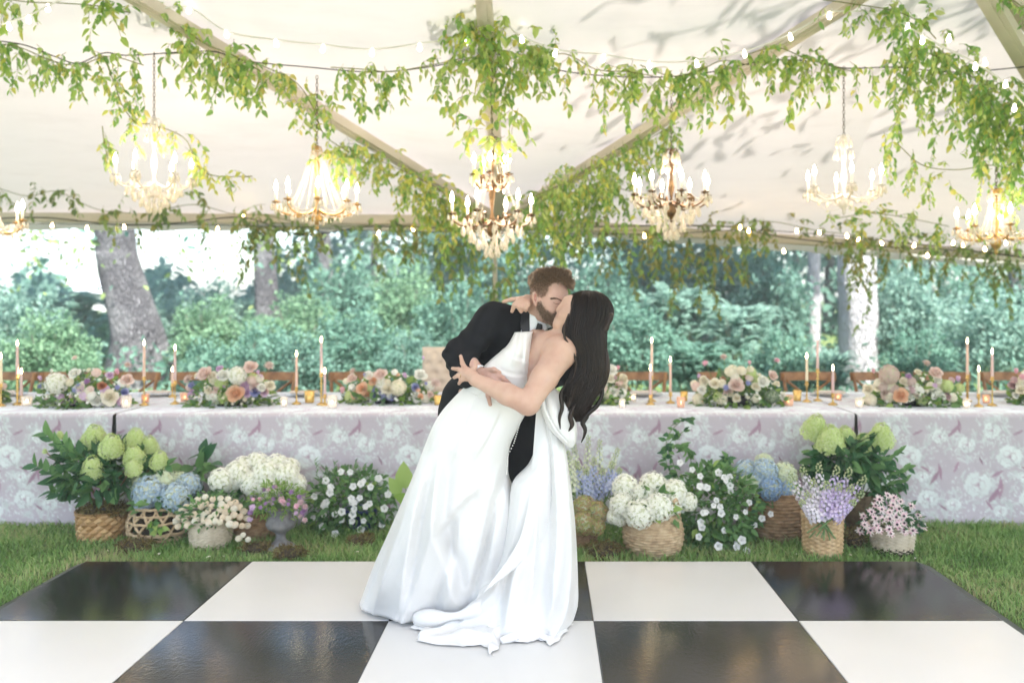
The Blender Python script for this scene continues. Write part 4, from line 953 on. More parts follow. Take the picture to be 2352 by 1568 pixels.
# ================================================================== THE COUPLE
def inpoly(x, y, poly):
    r = False; n = len(poly); j = n-1
    for i in range(n):
        xi, yi = poly[i]; xj, yj = poly[j]
        if (yi > y) != (yj > y) and x < (xj-xi)*(y-yi)/(yj-yi+1e-9)+xi: r = not r
        j = i
    return r
def hits(prims, pts, y0=3.3, y1=4.5, n=240):
    """first surface points on many lines of sight"""
    pts = np.asarray(pts, float); Y = np.linspace(y0, y1, n)
    X = np.stack([(pts[:, None, 0]-CX)/F*Y, np.broadcast_to(Y, (len(pts), n)), H-(pts[:, None, 1]-CY)/F*Y], -1)
    d = sdf_at(prims, X); neg = d < 0; i = np.where(neg.any(1), neg.argmax(1), d.argmin(1)); r = np.arange(len(pts)); ip = np.maximum(i-1, 0)
    a, b = d[r, ip], d[r, i]; t = np.clip(np.where(neg.any(1), a/(a-b+1e-9), 1), 0, 1)
    return X[r, ip]+(X[r, i]-X[r, ip])*t[:, None]
def patch_on(name, prims, poly, off, mat, parent, step=1.6, thick=.003, bulge=0):
    """cloth or hair laid on a body over an outlined area, with its own thickness"""
    xs_ = [p[0] for p in poly]; ys_ = [p[1] for p in poly]; nx = int((max(xs_)-min(xs_))/step)+2; ny = int((max(ys_)-min(ys_))/step)+2
    G = [(min(xs_)+i*step-step/2, min(ys_)+j*step-step/2) for j in range(ny) for i in range(nx)]; ins = np.array([inpoly(x, y, poly) for x, y in G])
    X = hits(prims, G); out = np.stack([np.zeros(len(X)), -np.ones(len(X)), np.zeros(len(X))], -1)
    V = np.concatenate([X+out*(off+thick), X+out*(off-.006)]); N = len(X); Fc = []; E = {}
    for j in range(ny-1):
        for i in range(nx-1):
            q = [j*nx+i, j*nx+i+1, (j+1)*nx+i+1, (j+1)*nx+i]; q = [k for k in q if ins[k]]
            if len(q) < 3: continue
            Fc.append(tuple(q[::-1])); m = len(q)
            for k in range(m): E[(q[k], q[(k+1) % m])] = 1
    side = [(a, b, b+N, a+N) for (a, b) in E if (b, a) not in E]
    return obj(name, mk(name, V, Fc+side, mat, True), parent)
def skin(name, a, b, c):
    t = NT(name); n = t.noise(14, 4); n2 = t.noise(160, 3); t.link(t.ramp(n.outputs[0], [a, b, c], [.3, .5, .72]), t.p.inputs['Base Color'])
    t.p.inputs['Roughness'].default_value = .48; t.p.inputs['Subsurface Weight'].default_value = .25; t.p.inputs['Subsurface Radius'].default_value = (.012, .005, .003); t.p.inputs['Subsurface Scale'].default_value = 1.0
    t.p.inputs['Specular IOR Level'].default_value = .35; t.link(t.bump(n2.outputs[0], .12, .002), t.p.inputs['Normal']); return t.m
M_skg = skin('groom_skin', (.45, .27, .215), (.51, .32, .26), (.55, .36, .30)); M_skb = skin('bride_skin', (.46, .28, .215), (.52, .335, .26), (.56, .375, .295))
M_suit = pmat('black_suit_wool', [(.007, .0073, .0095), (.012, .0123, .0155)], rough=.8, nscale=5, spec=.12, sheen=0, bump=.25, bscale=300, bdist=.002)
M_satinb = pmat('black_satin', [(.006, .006, .008), (.012, .012, .015)], rough=.45, spec=.4)
M_grey = pmat('charcoal_trousers', [(.018, .02, .028), (.03, .033, .042)], rough=.8, nscale=6)
M_shirt = pmat('white_shirt', (.74, .76, .80), rough=.8)
M_shoe = pmat('black_shoe_leather', (.008, .008, .008), rough=.2)
M_hairg = pmat('brown_short_hair', [(.085, .05, .03), (.17, .105, .062), (.26, .165, .10)], fac='island', rough=.5, spec=.4)
def fade(m, z0, z1, skin_):
    # clipped sides: the skin shows more and more between shorter hairs
    nt = m.node_tree; n = nt.nodes; g = n.new('ShaderNodeNewGeometry'); sp = n.new('ShaderNodeSeparateXYZ'); mr = n.new('ShaderNodeMapRange'); mx = n.new('ShaderNodeMix'); mx.data_type = 'RGBA'
    nt.links.new(g.outputs['Position'], sp.inputs[0]); nt.links.new(sp.outputs[2], mr.inputs[0]); mr.inputs[1].default_value = z0; mr.inputs[2].default_value = z1; mr.inputs[3].default_value = .62; mr.inputs[4].default_value = 0
    bc = n['Principled BSDF'].inputs['Base Color']; old = bc.links[0].from_socket; nt.links.new(mr.outputs[0], mx.inputs[0]); nt.links.new(old, mx.inputs[6]); mx.inputs[7].default_value = (*skin_, 1); nt.links.new(mx.outputs[2], bc)
fade(M_hairg, float(at(0, 684, 3.85)[2]), float(at(0, 645, 3.85)[2]), (.46, .29, .22))
M_beard = pmat('brown_beard', [(.13, .082, .055), (.27, .18, .125)], fac='island', rough=.8)
M_lash = pmat('dark_lash', (.12, .075, .055), rough=.9); M_lip = pmat('lips', (.52, .23, .20), rough=.45)
GX0 = at(1195, 1400, 4.2)
groom = thing('person', 'groom in a black suit bending to kiss the bride he dips', 'person', (GX0[0], 4.2, 0))
bride = thing('person', 'bride in a white satin gown, long dark hair, dipped backwards', 'person', (GX0[0]-.3, 4.0, 0))
# ---- groom: one continuous body
g_head = [ell(1260, 668, 3.88, 42, 42, 50, .03), cap(1258, 700, 3.87, 33, 1274, 729, 3.845, 21, .03), cap(1286, 676, 3.86, 17, 1282, 706, 3.84, 19, .025), cap(1264, 686, 3.84, 26, 1266, 712, 3.83, 22, .03),
          cap(1298, 690, 3.85, 5.5, 1303, 707, 3.84, 6.5, .012), ell(1303, 709, 3.845, 6, 6, 4.5, .01), cap(1272, 687.5, 3.802, 4.5, 1292, 690, 3.82, 4.5, .012), cap(1284, 722, 3.825, 5, 1292, 721, 3.84, 4, .01), cap(1282, 729, 3.83, 5, 1289, 728, 3.84, 4, .01),
          ell(1229, 685, 3.81, 7.5, 5, 17, .008, .15), cap(1232, 672, 3.80, 3.5, 1224, 684, 3.80, 3.5, .004), cap(1224, 684, 3.80, 3.5, 1230, 700, 3.805, 4, .004)]
g_body = g_head+[cap(1240, 715, 3.91, 33, 1214, 768, 3.95, 38, .03), cap(1180, 765, 3.96, 52, 1110, 900, 4.0, 60, .04), cap(1110, 900, 4.0, 62, 1110, 965, 4.04, 62, .04),
         cap(1130, 731, 3.88, 30, 1060, 815, 3.80, 26, .03), cap(1060, 815, 3.80, 25, 1104, 861, 3.66, 15, .02), cap(1104, 861, 3.66, 14, 1126, 866, 3.63, 17, .02), cap(1118, 859, 3.645, 13, 1132, 872, 3.62, 14, .015),
         cap(1132, 858, 3.615, 7.5, 1155, 868, 3.60, 6, .008), cap(1155, 868, 3.60, 6, 1171, 881, 3.61, 4.6, .006), cap(1130, 868, 3.61, 7.5, 1150, 882, 3.60, 6, .006), cap(1150, 882, 3.60, 6, 1161, 895, 3.61, 4.6, .006),
         cap(1127, 876, 3.615, 7, 1138, 896, 3.605, 6, .006), cap(1138, 896, 3.605, 6, 1144, 912, 3.62, 4.6, .006), cap(1121, 880, 3.62, 6.5, 1121, 908, 3.61, 5.6, .006), cap(1121, 908, 3.61, 5.6, 1126, 929, 3.62, 4.6, .006), cap(1116, 850, 3.63, 6, 1134, 848, 3.60, 5.5, .006), cap(1134, 848, 3.60, 5.5, 1148, 855, 3.61, 4.4, .006),
         cap(1268, 765, 4.02, 30, 1300, 850, 4.0, 24, .03), cap(1300, 850, 4.0, 24, 1245, 880, 3.92, 16, .02), cap(1245, 880, 3.92, 15, 1222, 884, 3.90, 17, .02),
         cap(1130, 965, 4.06, 48, 1168, 1180, 4.14, 32, .04), cap(1168, 1180, 4.14, 31, 1165, 1385, 4.2, 20, .03), cap(1185, 965, 4.05, 48, 1205, 1180, 4.16, 32, .04), cap(1205, 1180, 4.16, 31, 1225, 1380, 4.26, 20, .03)]
obj('body', sdf_mesh('body', g_body, .0048, M_skg), groom)
jk = [cap(1131, 733, 3.88, 38, 1055, 816, 3.80, 32, .03), cap(1055, 816, 3.80, 33, 1096, 863, 3.69, 23, .03), cap(1062, 850, 3.76, 28, 1075, 868, 3.72, 24, .03), cap(1132, 735, 3.90, 38, 1205, 743, 3.95, 36, .04), cap(1205, 743, 3.95, 34, 1268, 768, 4.02, 36, .04),
      cap(1175, 790, 3.97, 66, 1125, 890, 4.0, 66, .05), cap(1120, 860, 4.0, 62, 1072, 925, 4.05, 56, .05), cap(1072, 925, 4.05, 56, 1062, 962, 4.07, 56, .04), cap(1150, 930, 4.05, 60, 1140, 965, 4.06, 58, .05), cap(1222, 800, 4.0, 52, 1195, 900, 4.03, 52, .05), cap(1268, 768, 4.02, 36, 1302, 850, 4.0, 31, .03), cap(1302, 850, 4.0, 30, 1250, 878, 3.93, 22, .03)]
def wrinkle(X):
    x, y, z = X[..., 0], X[..., 1], X[..., 2]
    a = np.sin(38*(z*.8+x*.5)+4*np.sin(9*x+5*y)+2*np.sin(13*z)); b = np.sin(60*(x*.6-z*.4)+3*np.sin(11*y+7*z))
    e1 = np.exp(-((X-at(1050, 822, 3.8))**2).sum(-1)/.012); e2 = np.exp(-((X-at(1085, 760, 3.82))**2).sum(-1)/.02); e3 = np.exp(-((X-at(1150, 860, 3.9))**2).sum(-1)/.03)
    c = np.sin(120*(x*.55+z*.85)+2.5*np.sin(17*y+11*x)); d = np.sin(105*(x*.8-z*.6)+2*np.sin(15*z+8*y))
    return .0030*a*np.abs(np.sin(5*x+4*z))+.0016*b+.0052*c*(e1+.7*e3)+.0046*d*(e2+.5*e1)
obj('jacket', sdf_mesh('jacket', jk, .0062, M_suit, wrinkle), groom)
tr = [cap(1125, 950, 4.06, 60, 1160, 1180, 4.14, 42, .05), cap(1160, 1180, 4.14, 42, 1165, 1392, 4.2, 33, .03), cap(1190, 950, 4.06, 58, 1208, 1180, 4.16, 42, .05), cap(1208, 1180, 4.16, 42, 1225, 1386, 4.26, 33, .03), cap(1155, 930, 4.05, 58, 1160, 955, 4.05, 58, .04)]
obj('trousers', sdf_mesh('trousers', tr, .008, M_suit, wrinkle), groom)
for x, Y in ((-.19, 4.14), (-.06, 4.22)):
    b = MB(); V = []; Fc = []
    for i in range(9):
        t = i/8; w = .048*math.sin(math.pi*(.12+.78*t))+.006; hh = .085-.05*t
        for k in range(8): th = 2*math.pi*k/8; V.append((x+w*math.cos(th), Y+.06-.28*t, max(.002, hh/2+hh/2*math.sin(th))))
    for i in range(8):
        for k in range(8): a = i*8; Fc.append((a+k, a+(k+1) % 8, a+8+(k+1) % 8, a+8+k))
    b.add(V, Fc+[tuple(range(8))[::-1], tuple(range(64, 72))]); b.build('shoe', M_shoe, groom, True)
obj('shirt', sdf_mesh('shirt', [cap(1233, 742, 3.925, 37, 1216, 772, 3.94, 42, .03), cap(1216, 772, 3.935, 42, 1190, 830, 3.95, 52, .04)], .006, M_shirt), groom)
front = jk+[cap(1233, 742, 3.925, 37, 1216, 772, 3.94, 42, .03), cap(1216, 772, 3.935, 42, 1190, 830, 3.95, 52, .04)]
patch_on('collar', front, [(1217, 708), (1226, 722), (1237, 738), (1235, 746), (1228, 752), (1217, 762), (1216, 735)], .006, M_shirt, groom, 1.2, .004)
patch_on('collar', front, [(1242, 742), (1258, 747), (1256, 756), (1250, 768), (1243, 768), (1248, 756)], .006, M_shirt, groom, 1.2, .004)
patch_on('shirt_front', front, [(1217, 752), (1230, 748), (1252, 752), (1252, 780), (1210, 780)], .002, M_shirt, groom, 1.5, .003)
patch_on('tie', front, [(1234, 741), (1241, 742), (1247, 746), (1247, 752), (1243, 760), (1240, 785), (1218, 785), (1228, 758), (1231, 752)], .013, M_satinb, groom, 1.2, .004)
patch_on('lapel', front, [(1198, 712), (1214, 703), (1217, 712), (1217, 785), (1196, 785), (1190, 768), (1199, 764), (1194, 750)], .007, M_satinb, groom, 1.5, .004)
patch_on('lapel', front, [(1258, 753), (1276, 748), (1284, 757), (1276, 785), (1250, 785)], .010, M_satinb, groom, 1.5, .004)
cf = MB(); cf.tube([at(1099, 860, 3.683), at(1107, 863, 3.66)], [.0425, .040], 18, False); cf.build('shirt_cuff', M_shirt, groom, True)
# hair, beard, brow, lashes
hc = [ell(1253, 648, 3.885, 35, 38, 31, .02), cap(1242, 645, 3.88, 27, 1290, 641, 3.87, 22, .02), cap(1288, 640, 3.87, 19, 1309, 654, 3.87, 11, .015), cap(1236, 655, 3.89, 19.5, 1230, 672, 3.89, 12, .015), cap(1262, 634, 3.86, 17, 1300, 640, 3.86, 13, .008), cap(1300, 648, 3.85, 9, 1314, 660, 3.855, 6, .006), cap(1276, 626, 3.86, 13, 1304, 630, 3.86, 9, .006)]
def tuft(X): return .004*np.sin(150*X[..., 0]+60*X[..., 2])*np.sin(130*X[..., 2]+40*X[..., 1])+.0035*np.sin(90*X[..., 0]-70*X[..., 1]+50*X[..., 2])
obj('hair', sdf_mesh('hair', hc, .0042, M_hairg, tuft, lambda X: -(np.linalg.norm((X-at(1281, 683, 3.78))/np.array([.062, .13, .060]), axis=-1)-1)*.05), groom)
def strands(name, roots, dirs, ln, r, mat, parent, curl=0.0, seg=5):
    b_ = []; f_ = []; n0 = 0
    for p, d, l in zip(roots, dirs, ln):
        d = norm(d); s = norm(np.cross(d, [0.3, 1, .2])); u = np.cross(d, s); ph = random.uniform(0, 6.28)
        for i in range(seg):
            t = i/(seg-1); c = p+d*l*t+(s*math.cos(ph+curl*t)-s*math.cos(ph)+u*math.sin(ph+curl*t)-u*math.sin(ph))*l*.28*(curl > 0)
            rr = r*(1-.8*t)
            for k in range(3): th = 2.094*k; b_.append(c+rr*(s*math.cos(th)+u*math.sin(th)))
        for i in range(seg-1):
            for k in range(3): f_.append((n0+i*3+k, n0+i*3+(k+1) % 3, n0+i*3+3+(k+1) % 3, n0+i*3+3+k))
        n0 += seg*3
    return obj(name, mk(name, np.array(b_), np.array(f_), mat), parent)
hp = [(1217, 676), (1217, 655), (1226, 632), (1246, 618), (1272, 615), (1296, 622), (1312, 640), (1318, 660), (1314, 668), (1306, 659), (1296, 650), (1284, 646), (1268, 646), (1260, 656), (1256, 672), (1244, 684), (1236, 678), (1228, 668), (1222, 672)]
pts = []
while len(pts) < 2600:
    q = (random.uniform(1214, 1320), random.uniform(612, 686))
    if inpoly(*q, hp): pts.append(q)
X = hits(hc+g_head, pts, 3.6, 4.2); top = np.array([1 if q[1] < 652 and q[0] > 1228 else 0 for q in pts])
dr = np.stack([.5+rng.normal(0, .5, len(X)), -.7+rng.normal(0, .3, len(X)), np.where(top, .3, -.7)+rng.normal(0, .4, len(X))], -1)
strands('hair_strands', X, dr, np.where(top, rng.uniform(.016, .030, len(X)), rng.uniform(.006, .011, len(X))), .0011, M_hairg, groom, 4.0)
Xr = []                                                             # curls standing up along the top outline
for k in range(420):
    th = rng.uniform(-.35, 3.0); Xr.append(at(1262+46*math.cos(th)*1.0, 646-27*math.sin(th), 3.87+rng.uniform(-.05, .05)))
strands('hair_curls', Xr, np.stack([rng.normal(.25, .6, 420), rng.normal(0, .6, 420), rng.uniform(.1, .9, 420)], -1), rng.uniform(.010, .022, 420), .0008, M_hairg, groom, 5.0)
bp = [(1233, 690), (1231, 704), (1234, 716), (1243, 730), (1256, 741), (1268, 751), (1276, 752), (1286, 744), (1290, 734), (1284, 731), (1277, 733), (1273, 727), (1276, 722), (1290, 718), (1288, 713), (1276, 715), (1266, 719), (1257, 713), (1248, 703), (1242, 690)]
pts = []
BP2 = np.array(spline([(x, y, 0) for x, y in bp+bp[:1]], 160))[:, :2]
while len(pts) < 1700:
    q = (random.gauss(1256, 22), random.gauss(722, 20))
    ed = np.sqrt(((BP2-np.array(q))**2).sum(1).min())
    if (inpoly(*q, bp) and random.random() < .25+ed/7) or (ed < 3.2 and q[0] < 1290 and q[1] > 700 and random.random() < .10): pts.append(q)
X = hits(g_head, pts, 3.6, 4.2); strands('beard_hairs', X-[0, .001, 0], np.stack([.25+rng.normal(0, .35, len(X)), -.35+rng.normal(0, .2, len(X)), -.8+rng.normal(0, .3, len(X))], -1), rng.uniform(.005, .012, len(X)), .0008, M_beard, groom)
pts = [(1266+27*t+random.uniform(-1, 1), 686.5-2.2*math.sin(math.pi*min(1, t*1.1))+5.5*t*t+random.uniform(-1.6, 1.6)) for t in rng.uniform(0, 1, 160)]
X = hits(g_head, pts, 3.6, 4.2); strands('eyebrow', X-[0, .0005, 0], np.stack([np.full(len(X), -.9), np.full(len(X), -.2), rng.normal(.1, .2, len(X))], -1), rng.uniform(.006, .009, len(X)), .0008, M_lash, groom)
pts = [(1270+14*t, 694+3.2*math.sin(math.pi*t*.8)+1.5*t) for t in np.linspace(0, 1, 10)]
b = MB(); b.tube(hits(g_head, pts, 3.6, 4.2)-[0, .0005, 0], np.array([.0004]+[.0010]*8+[.0004]), 5); b.build('closed_eyelid', M_lash, groom)
patch_on('inner_ear', g_head, [(1227, 674), (1232, 676), (1233, 688), (1230, 695), (1226, 688)], -.001, pmat('inner_ear', (.42, .19, .155), rough=.6), groom, 1.0, .0015)
# ---- bride: one continuous body
b_head = [ell(1342, 710, 3.77, 45, 44, 40, .03), cap(1322, 722, 3.75, 26, 1287, 745, 3.73, 11, .03), cap(1312, 700, 3.74, 20, 1294, 724, 3.72, 13, .03), ell(1306, 720, 3.72, 17, 14, 20, .03, -.5), cap(1303, 690, 3.745, 10, 1288, 708, 3.735, 5, .015), cap(1285, 706, 3.735, 4.5, 1281, 712, 3.735, 4.5, .01),
          cap(1286, 722, 3.73, 5, 1280, 726, 3.735, 4, .01), cap(1283, 732, 3.725, 5, 1277, 733, 3.735, 4, .01), ell(1279, 746, 3.73, 9.5, 9, 9.5, .02)]
b_body = b_head+[cap(1326, 742, 3.77, 26, 1288, 790, 3.77, 30, .03), cap(1288, 806, 3.69, 33, 1285, 812, 3.68, 33, .03), cap(1288, 795, 3.74, 30, 1232, 790, 3.84, 30, .04), cap(1258, 812, 3.76, 42, 1175, 890, 3.77, 46, .05), cap(1175, 890, 3.77, 46, 1120, 960, 3.80, 58, .05),
         cap(1286, 812, 3.67, 35, 1250, 868, 3.59, 30, .03), cap(1250, 868, 3.59, 30, 1213, 926, 3.52, 26.5, .02), cap(1213, 926, 3.52, 27, 1165, 905, 3.50, 24.5, .015), cap(1165, 905, 3.50, 24.5, 1092, 872, 3.55, 14.5, .015),
         cap(1092, 872, 3.55, 14, 1073, 856, 3.60, 14, .012), cap(1086, 862, 3.58, 12, 1069, 864, 3.60, 11, .012),
         cap(1083, 856, 3.59, 7, 1091, 843, 3.595, 5.6, .006), cap(1091, 843, 3.595, 5.6, 1093, 831, 3.61, 4.4, .005), cap(1071, 851, 3.59, 7, 1062, 834, 3.60, 5.3, .006), cap(1062, 834, 3.60, 5.3, 1058, 817, 3.625, 4, .005),
         cap(1067, 854, 3.59, 6.5, 1053, 848, 3.60, 5.2, .006), cap(1053, 848, 3.60, 5.2, 1039, 846, 3.64, 4, .005), cap(1066, 861, 3.59, 6.5, 1052, 862, 3.60, 5.2, .006), cap(1052, 862, 3.60, 5.2, 1043, 867, 3.64, 4, .005), cap(1069, 868, 3.59, 6, 1059, 873, 3.60, 4.9, .006), cap(1059, 873, 3.60, 4.9, 1054, 881, 3.64, 3.8, .005),
         cap(1232, 785, 3.86, 28, 1272, 735, 4.06, 23, .03), cap(1272, 735, 4.06, 22, 1236, 694, 3.98, 15, .02), cap(1236, 694, 3.98, 14, 1212, 690, 3.86, 14, .015), cap(1214, 692, 3.86, 13, 1196, 692, 3.83, 12, .012),
         cap(1192, 692, 3.815, 7, 1182, 700, 3.805, 5.8, .005), cap(1182, 700, 3.805, 5.8, 1176, 715, 3.81, 4.3, .005), cap(1199, 693, 3.805, 7, 1191, 704, 3.795, 5.8, .005), cap(1191, 704, 3.795, 5.8, 1197, 716, 3.80, 4.3, .005),
         cap(1206, 693, 3.805, 7, 1201, 705, 3.79, 5.8, .005), cap(1201, 705, 3.79, 5.8, 1208, 713, 3.80, 4.3, .005), cap(1212, 692, 3.81, 6.5, 1212, 701, 3.79, 5.5, .005), cap(1212, 701, 3.79, 5.5, 1209, 708, 3.79, 4.2, .005), cap(1195, 686, 3.84, 6, 1174, 688, 3.835, 5, .005), cap(1174, 688, 3.835, 5, 1156, 693, 3.84, 4, .005),
         cap(1110, 965, 3.82, 50, 1040, 1190, 3.95, 30, .04), cap(1040, 1190, 3.95, 28, 1010, 1400, 4.05, 14, .03), cap(1130, 965, 3.85, 50, 1110, 1190, 3.95, 30, .04), cap(1110, 1190, 3.95, 28, 1110, 1400, 4.05, 14, .03)]
obj('body', sdf_mesh('body', b_body, .0046, M_skb), bride)
def satin():
    t = NT('white_satin'); p = t.p; n = t.noise(3, 3); t.link(t.ramp(n.outputs[0], [(.69, .685, .68), (.735, .73, .72)]), p.inputs['Base Color'])
    p.inputs['Roughness'].default_value = .36; p.inputs['Sheen Weight'].default_value = .15; p.inputs['Specular IOR Level'].default_value = .45; n2 = t.noise(9, 3); n3 = t.noise(400, 2)
    h = t.math('ADD', t.math('MULTIPLY', n2.outputs[0], .9), t.math('MULTIPLY', n3.outputs[0], .02)); t.link(t.bump(h, .16, .03), p.inputs['Normal']); return t.m
M_sat = satin()
def sfold(t, th, seeds, amp):
    v = 0
    for k, ph, w in seeds: v += w*(1-2*abs(math.sin((k*th+ph)/2))**.8)
    return amp*v
def crease(V, paths, ymax=None):
    """long folds of the cloth along lines measured in the photograph"""
    px = CX+V[:, 0]/V[:, 1]*F; py = CY-(V[:, 2]-H)/V[:, 1]*F; P2 = np.stack([px, py], -1); add = np.zeros(len(V))
    for pts, A, w, side in paths:
        C = spline([(x, y, 0) for x, y in pts], 60)[:, :2]; T = np.gradient(C, axis=0); T /= np.linalg.norm(T, axis=1)[:, None]
        D2 = P2[:, None]-C[None]; dd = (D2**2).sum(-1); i = dd.argmin(1); q = D2[np.arange(len(V)), i]; sd = q[:, 0]*T[i, 1]-q[:, 1]*T[i, 0]; d = np.sqrt(dd.min(1)); sgn = np.sign(sd)*side
        t = i/59; env = np.clip(np.minimum(t*5, (1-t)*5+.35), 0, 1)
        add += A*env*np.where(sgn > 0, np.exp(-d/w), np.exp(-(d/(w*.38))**2)*1.0)*(np.where(sgn > 0, 1, 1))
        add -= A*.75*env*np.where(sgn < 0, np.exp(-((d-w*.75)/(w*.45))**2), 0)
    return add
def bod_fold(t, th): return .012*math.sin(14*t*6.28/2+2*math.cos(th))*max(0, math.sin(math.pi*t))*max(0, 1-t*1.2)
lv = [(1182, 763, 1224, 761, 3.79, .05), (1167, 790, 1220, 788, 3.76, .085), (1150, 806, 1219, 822, 3.75, .105), (1118, 834, 1219, 862, 3.75, .115), (1089, 864, 1216, 905, 3.75, .115), (1064, 891, 1211, 945, 3.76, .115)]
V, Fc = loft(lv, 60, 120, bod_fold); th_ = np.tile(2*np.pi*np.arange(120)/120, 60); fr = np.clip(-np.sin(th_)*2.2, 0, 1)
V[:, 1] -= fr*crease(V, [([(1196, 762), (1190, 800), (1180, 838)], .008, 9, 1), ([(1210, 762), (1208, 800), (1204, 842)], .007, 8, 1), ([(1152, 806), (1185, 826), (1218, 836)], .008, 9, -1), ([(1120, 838), (1165, 862), (1212, 868)], .006, 9, -1), ([(1150, 850), (1120, 890), (1090, 920)], .005, 8, 1)]); obj('bodice', mk('bodice', V, Fc, M_sat, True), bride)
patch_b = [(1182, 762), (1226, 760), (1221, 790), (1219, 836), (1190, 812), (1160, 790)]
seeds = [(3, .4, .5), (5, 1.7, .45), (8, .2, .3), (13, 2.0, .14)]
def sk_fold(t, th):
    a = max(0, t-.28)/.72; f = sfold(t, th+.35*t, seeds, .17*a**1.15); f += .010*math.sin(22*t+4*th)*math.exp(-((t-.33)/.10)**2)
    return (f*.10, f)
lv = [(1066, 889, 1211, 942, 3.76, .116), (1040, 915, 1202, 960, 3.77, .13), (1012, 948, 1186, 990, 3.785, .15), (990, 988, 1170, 1030, 3.80, .165), (954, 1080, 1168, 1086, 3.86, .19), (934, 1127, 1182, 1128, 3.90, .215), (893, 1220, 1214, 1220, 3.98, .255), (859, 1294, 1232, 1300, 4.06, .29), (829, 1374, 1244, 1374, 4.17, .33)]
V, Fc = loft(lv, 110, 260, sk_fold); th_ = np.tile(2*np.pi*np.arange(260)/260, 110); fr = np.clip(-np.sin(th_)*2.2, 0, 1)
V[:, 1] -= fr*crease(V, [([(1010, 1030), (999, 1127), (996, 1220), (1020, 1287), (1050, 1390)], .050, 34, -1), ([(1100, 1112), (1045, 1165), (1010, 1212)], .026, 22, -1), ([(1146, 1064), (1123, 1164), (1097, 1276), (1068, 1400)], .034, 24, -1), ([(1152, 1104), (1135, 1216), (1118, 1294), (1085, 1400)], .030, 20, 1),
    ([(958, 1100), (925, 1200), (893, 1294), (862, 1390)], .032, 26, 1), ([(982, 1045), (948, 1201), (915, 1400)], .034, 28, -1), ([(1062, 1180), (1050, 1270), (1015, 1420)], .028, 24, 1), ([(1040, 930), (1010, 985), (985, 1040)], .010, 14, 1), ([(1100, 910), (1070, 985), (1040, 1060)], .008, 10, 1), ([(1150, 935), (1120, 1000), (1090, 1050)], .007, 10, -1)])
V[:, 2] = np.maximum(V[:, 2], .004); obj('skirt', mk('skirt', V, Fc, M_sat, True), bride)
seeds2 = [(2, .9, .5), (4, 2.1, .4), (7, .6, .3), (11, 1.2, .12)]
def tl_fold(t, th):
    f = sfold(t, th+.8*t, seeds2, .21*t); return (f*.10, f)
lv = [(1238, 928, 1262, 922, 3.80, .03), (1239, 965, 1284, 975, 3.79, .045), (1233, 1015, 1299, 1030, 3.78, .06), (1214, 1064, 1306, 1076, 3.78, .075), (1177, 1107, 1313, 1124, 3.785, .09), (1166, 1180, 1321, 1190, 3.81, .125), (1150, 1260, 1326, 1262, 3.85, .165), (1120, 1330, 1329, 1330, 3.89, .205), (1070, 1385, 1329, 1385, 3.92, .235), (1015, 1424, 1318, 1424, 3.94, .265)]
V, Fc = loft(lv, 100, 220, tl_fold); th_ = np.tile(2*np.pi*np.arange(220)/220, 100); fr = np.clip(-np.sin(th_)*2.2, 0, 1)
V[:, 1] -= fr*crease(V, [([(1262, 960), (1272, 1060), (1280, 1201), (1262, 1440)], .034, 26, 1), ([(1250, 985), (1240, 1127), (1228, 1240), (1215, 1440)], .030, 22, -1), ([(1296, 1037), (1308, 1160), (1312, 1300), (1300, 1450)], .028, 20, -1), ([(1200, 1255), (1175, 1340), (1160, 1450)], .030, 24, 1)])
V[:, 2] = np.maximum(V[:, 2], .006); obj('overskirt', mk('overskirt', V, Fc, M_sat, True), bride)
# front edge of the overskirt, rolled like a hem
edge = [at(x, y, Y) for x, y, Y in ((1234, 945, 3.745), (1232, 1015, 3.715), (1228, 1090, 3.69), (1222, 1160, 3.675), (1207, 1225, 3.67), (1187, 1265, 3.66), (1155, 1312, 3.655), (1120, 1352, 3.655), (1090, 1385, 3.655))]
E = spline(edge, 40); Vr = []; Fr = []
for i, p in enumerate(E):
    t = i/39; w = .10*math.sin(math.pi*min(1, t*1.05+.02))**.7+.012
    for k in range(7):
        s = k/6; Vr.append(p+np.array([-w*.15+w*1.25*s, .055*(s-.35)**2*2+.010*math.sin(9*t+5*s)+.012*s+.03*t*s, .02*s]))
    if i:
        for k in range(6): a = (i-1)*7+k; Fr.append((a, a+1, a+8, a+7))
obj('overskirt_edge', mk('overskirt_edge', Vr, Fr, M_sat, True), bride)
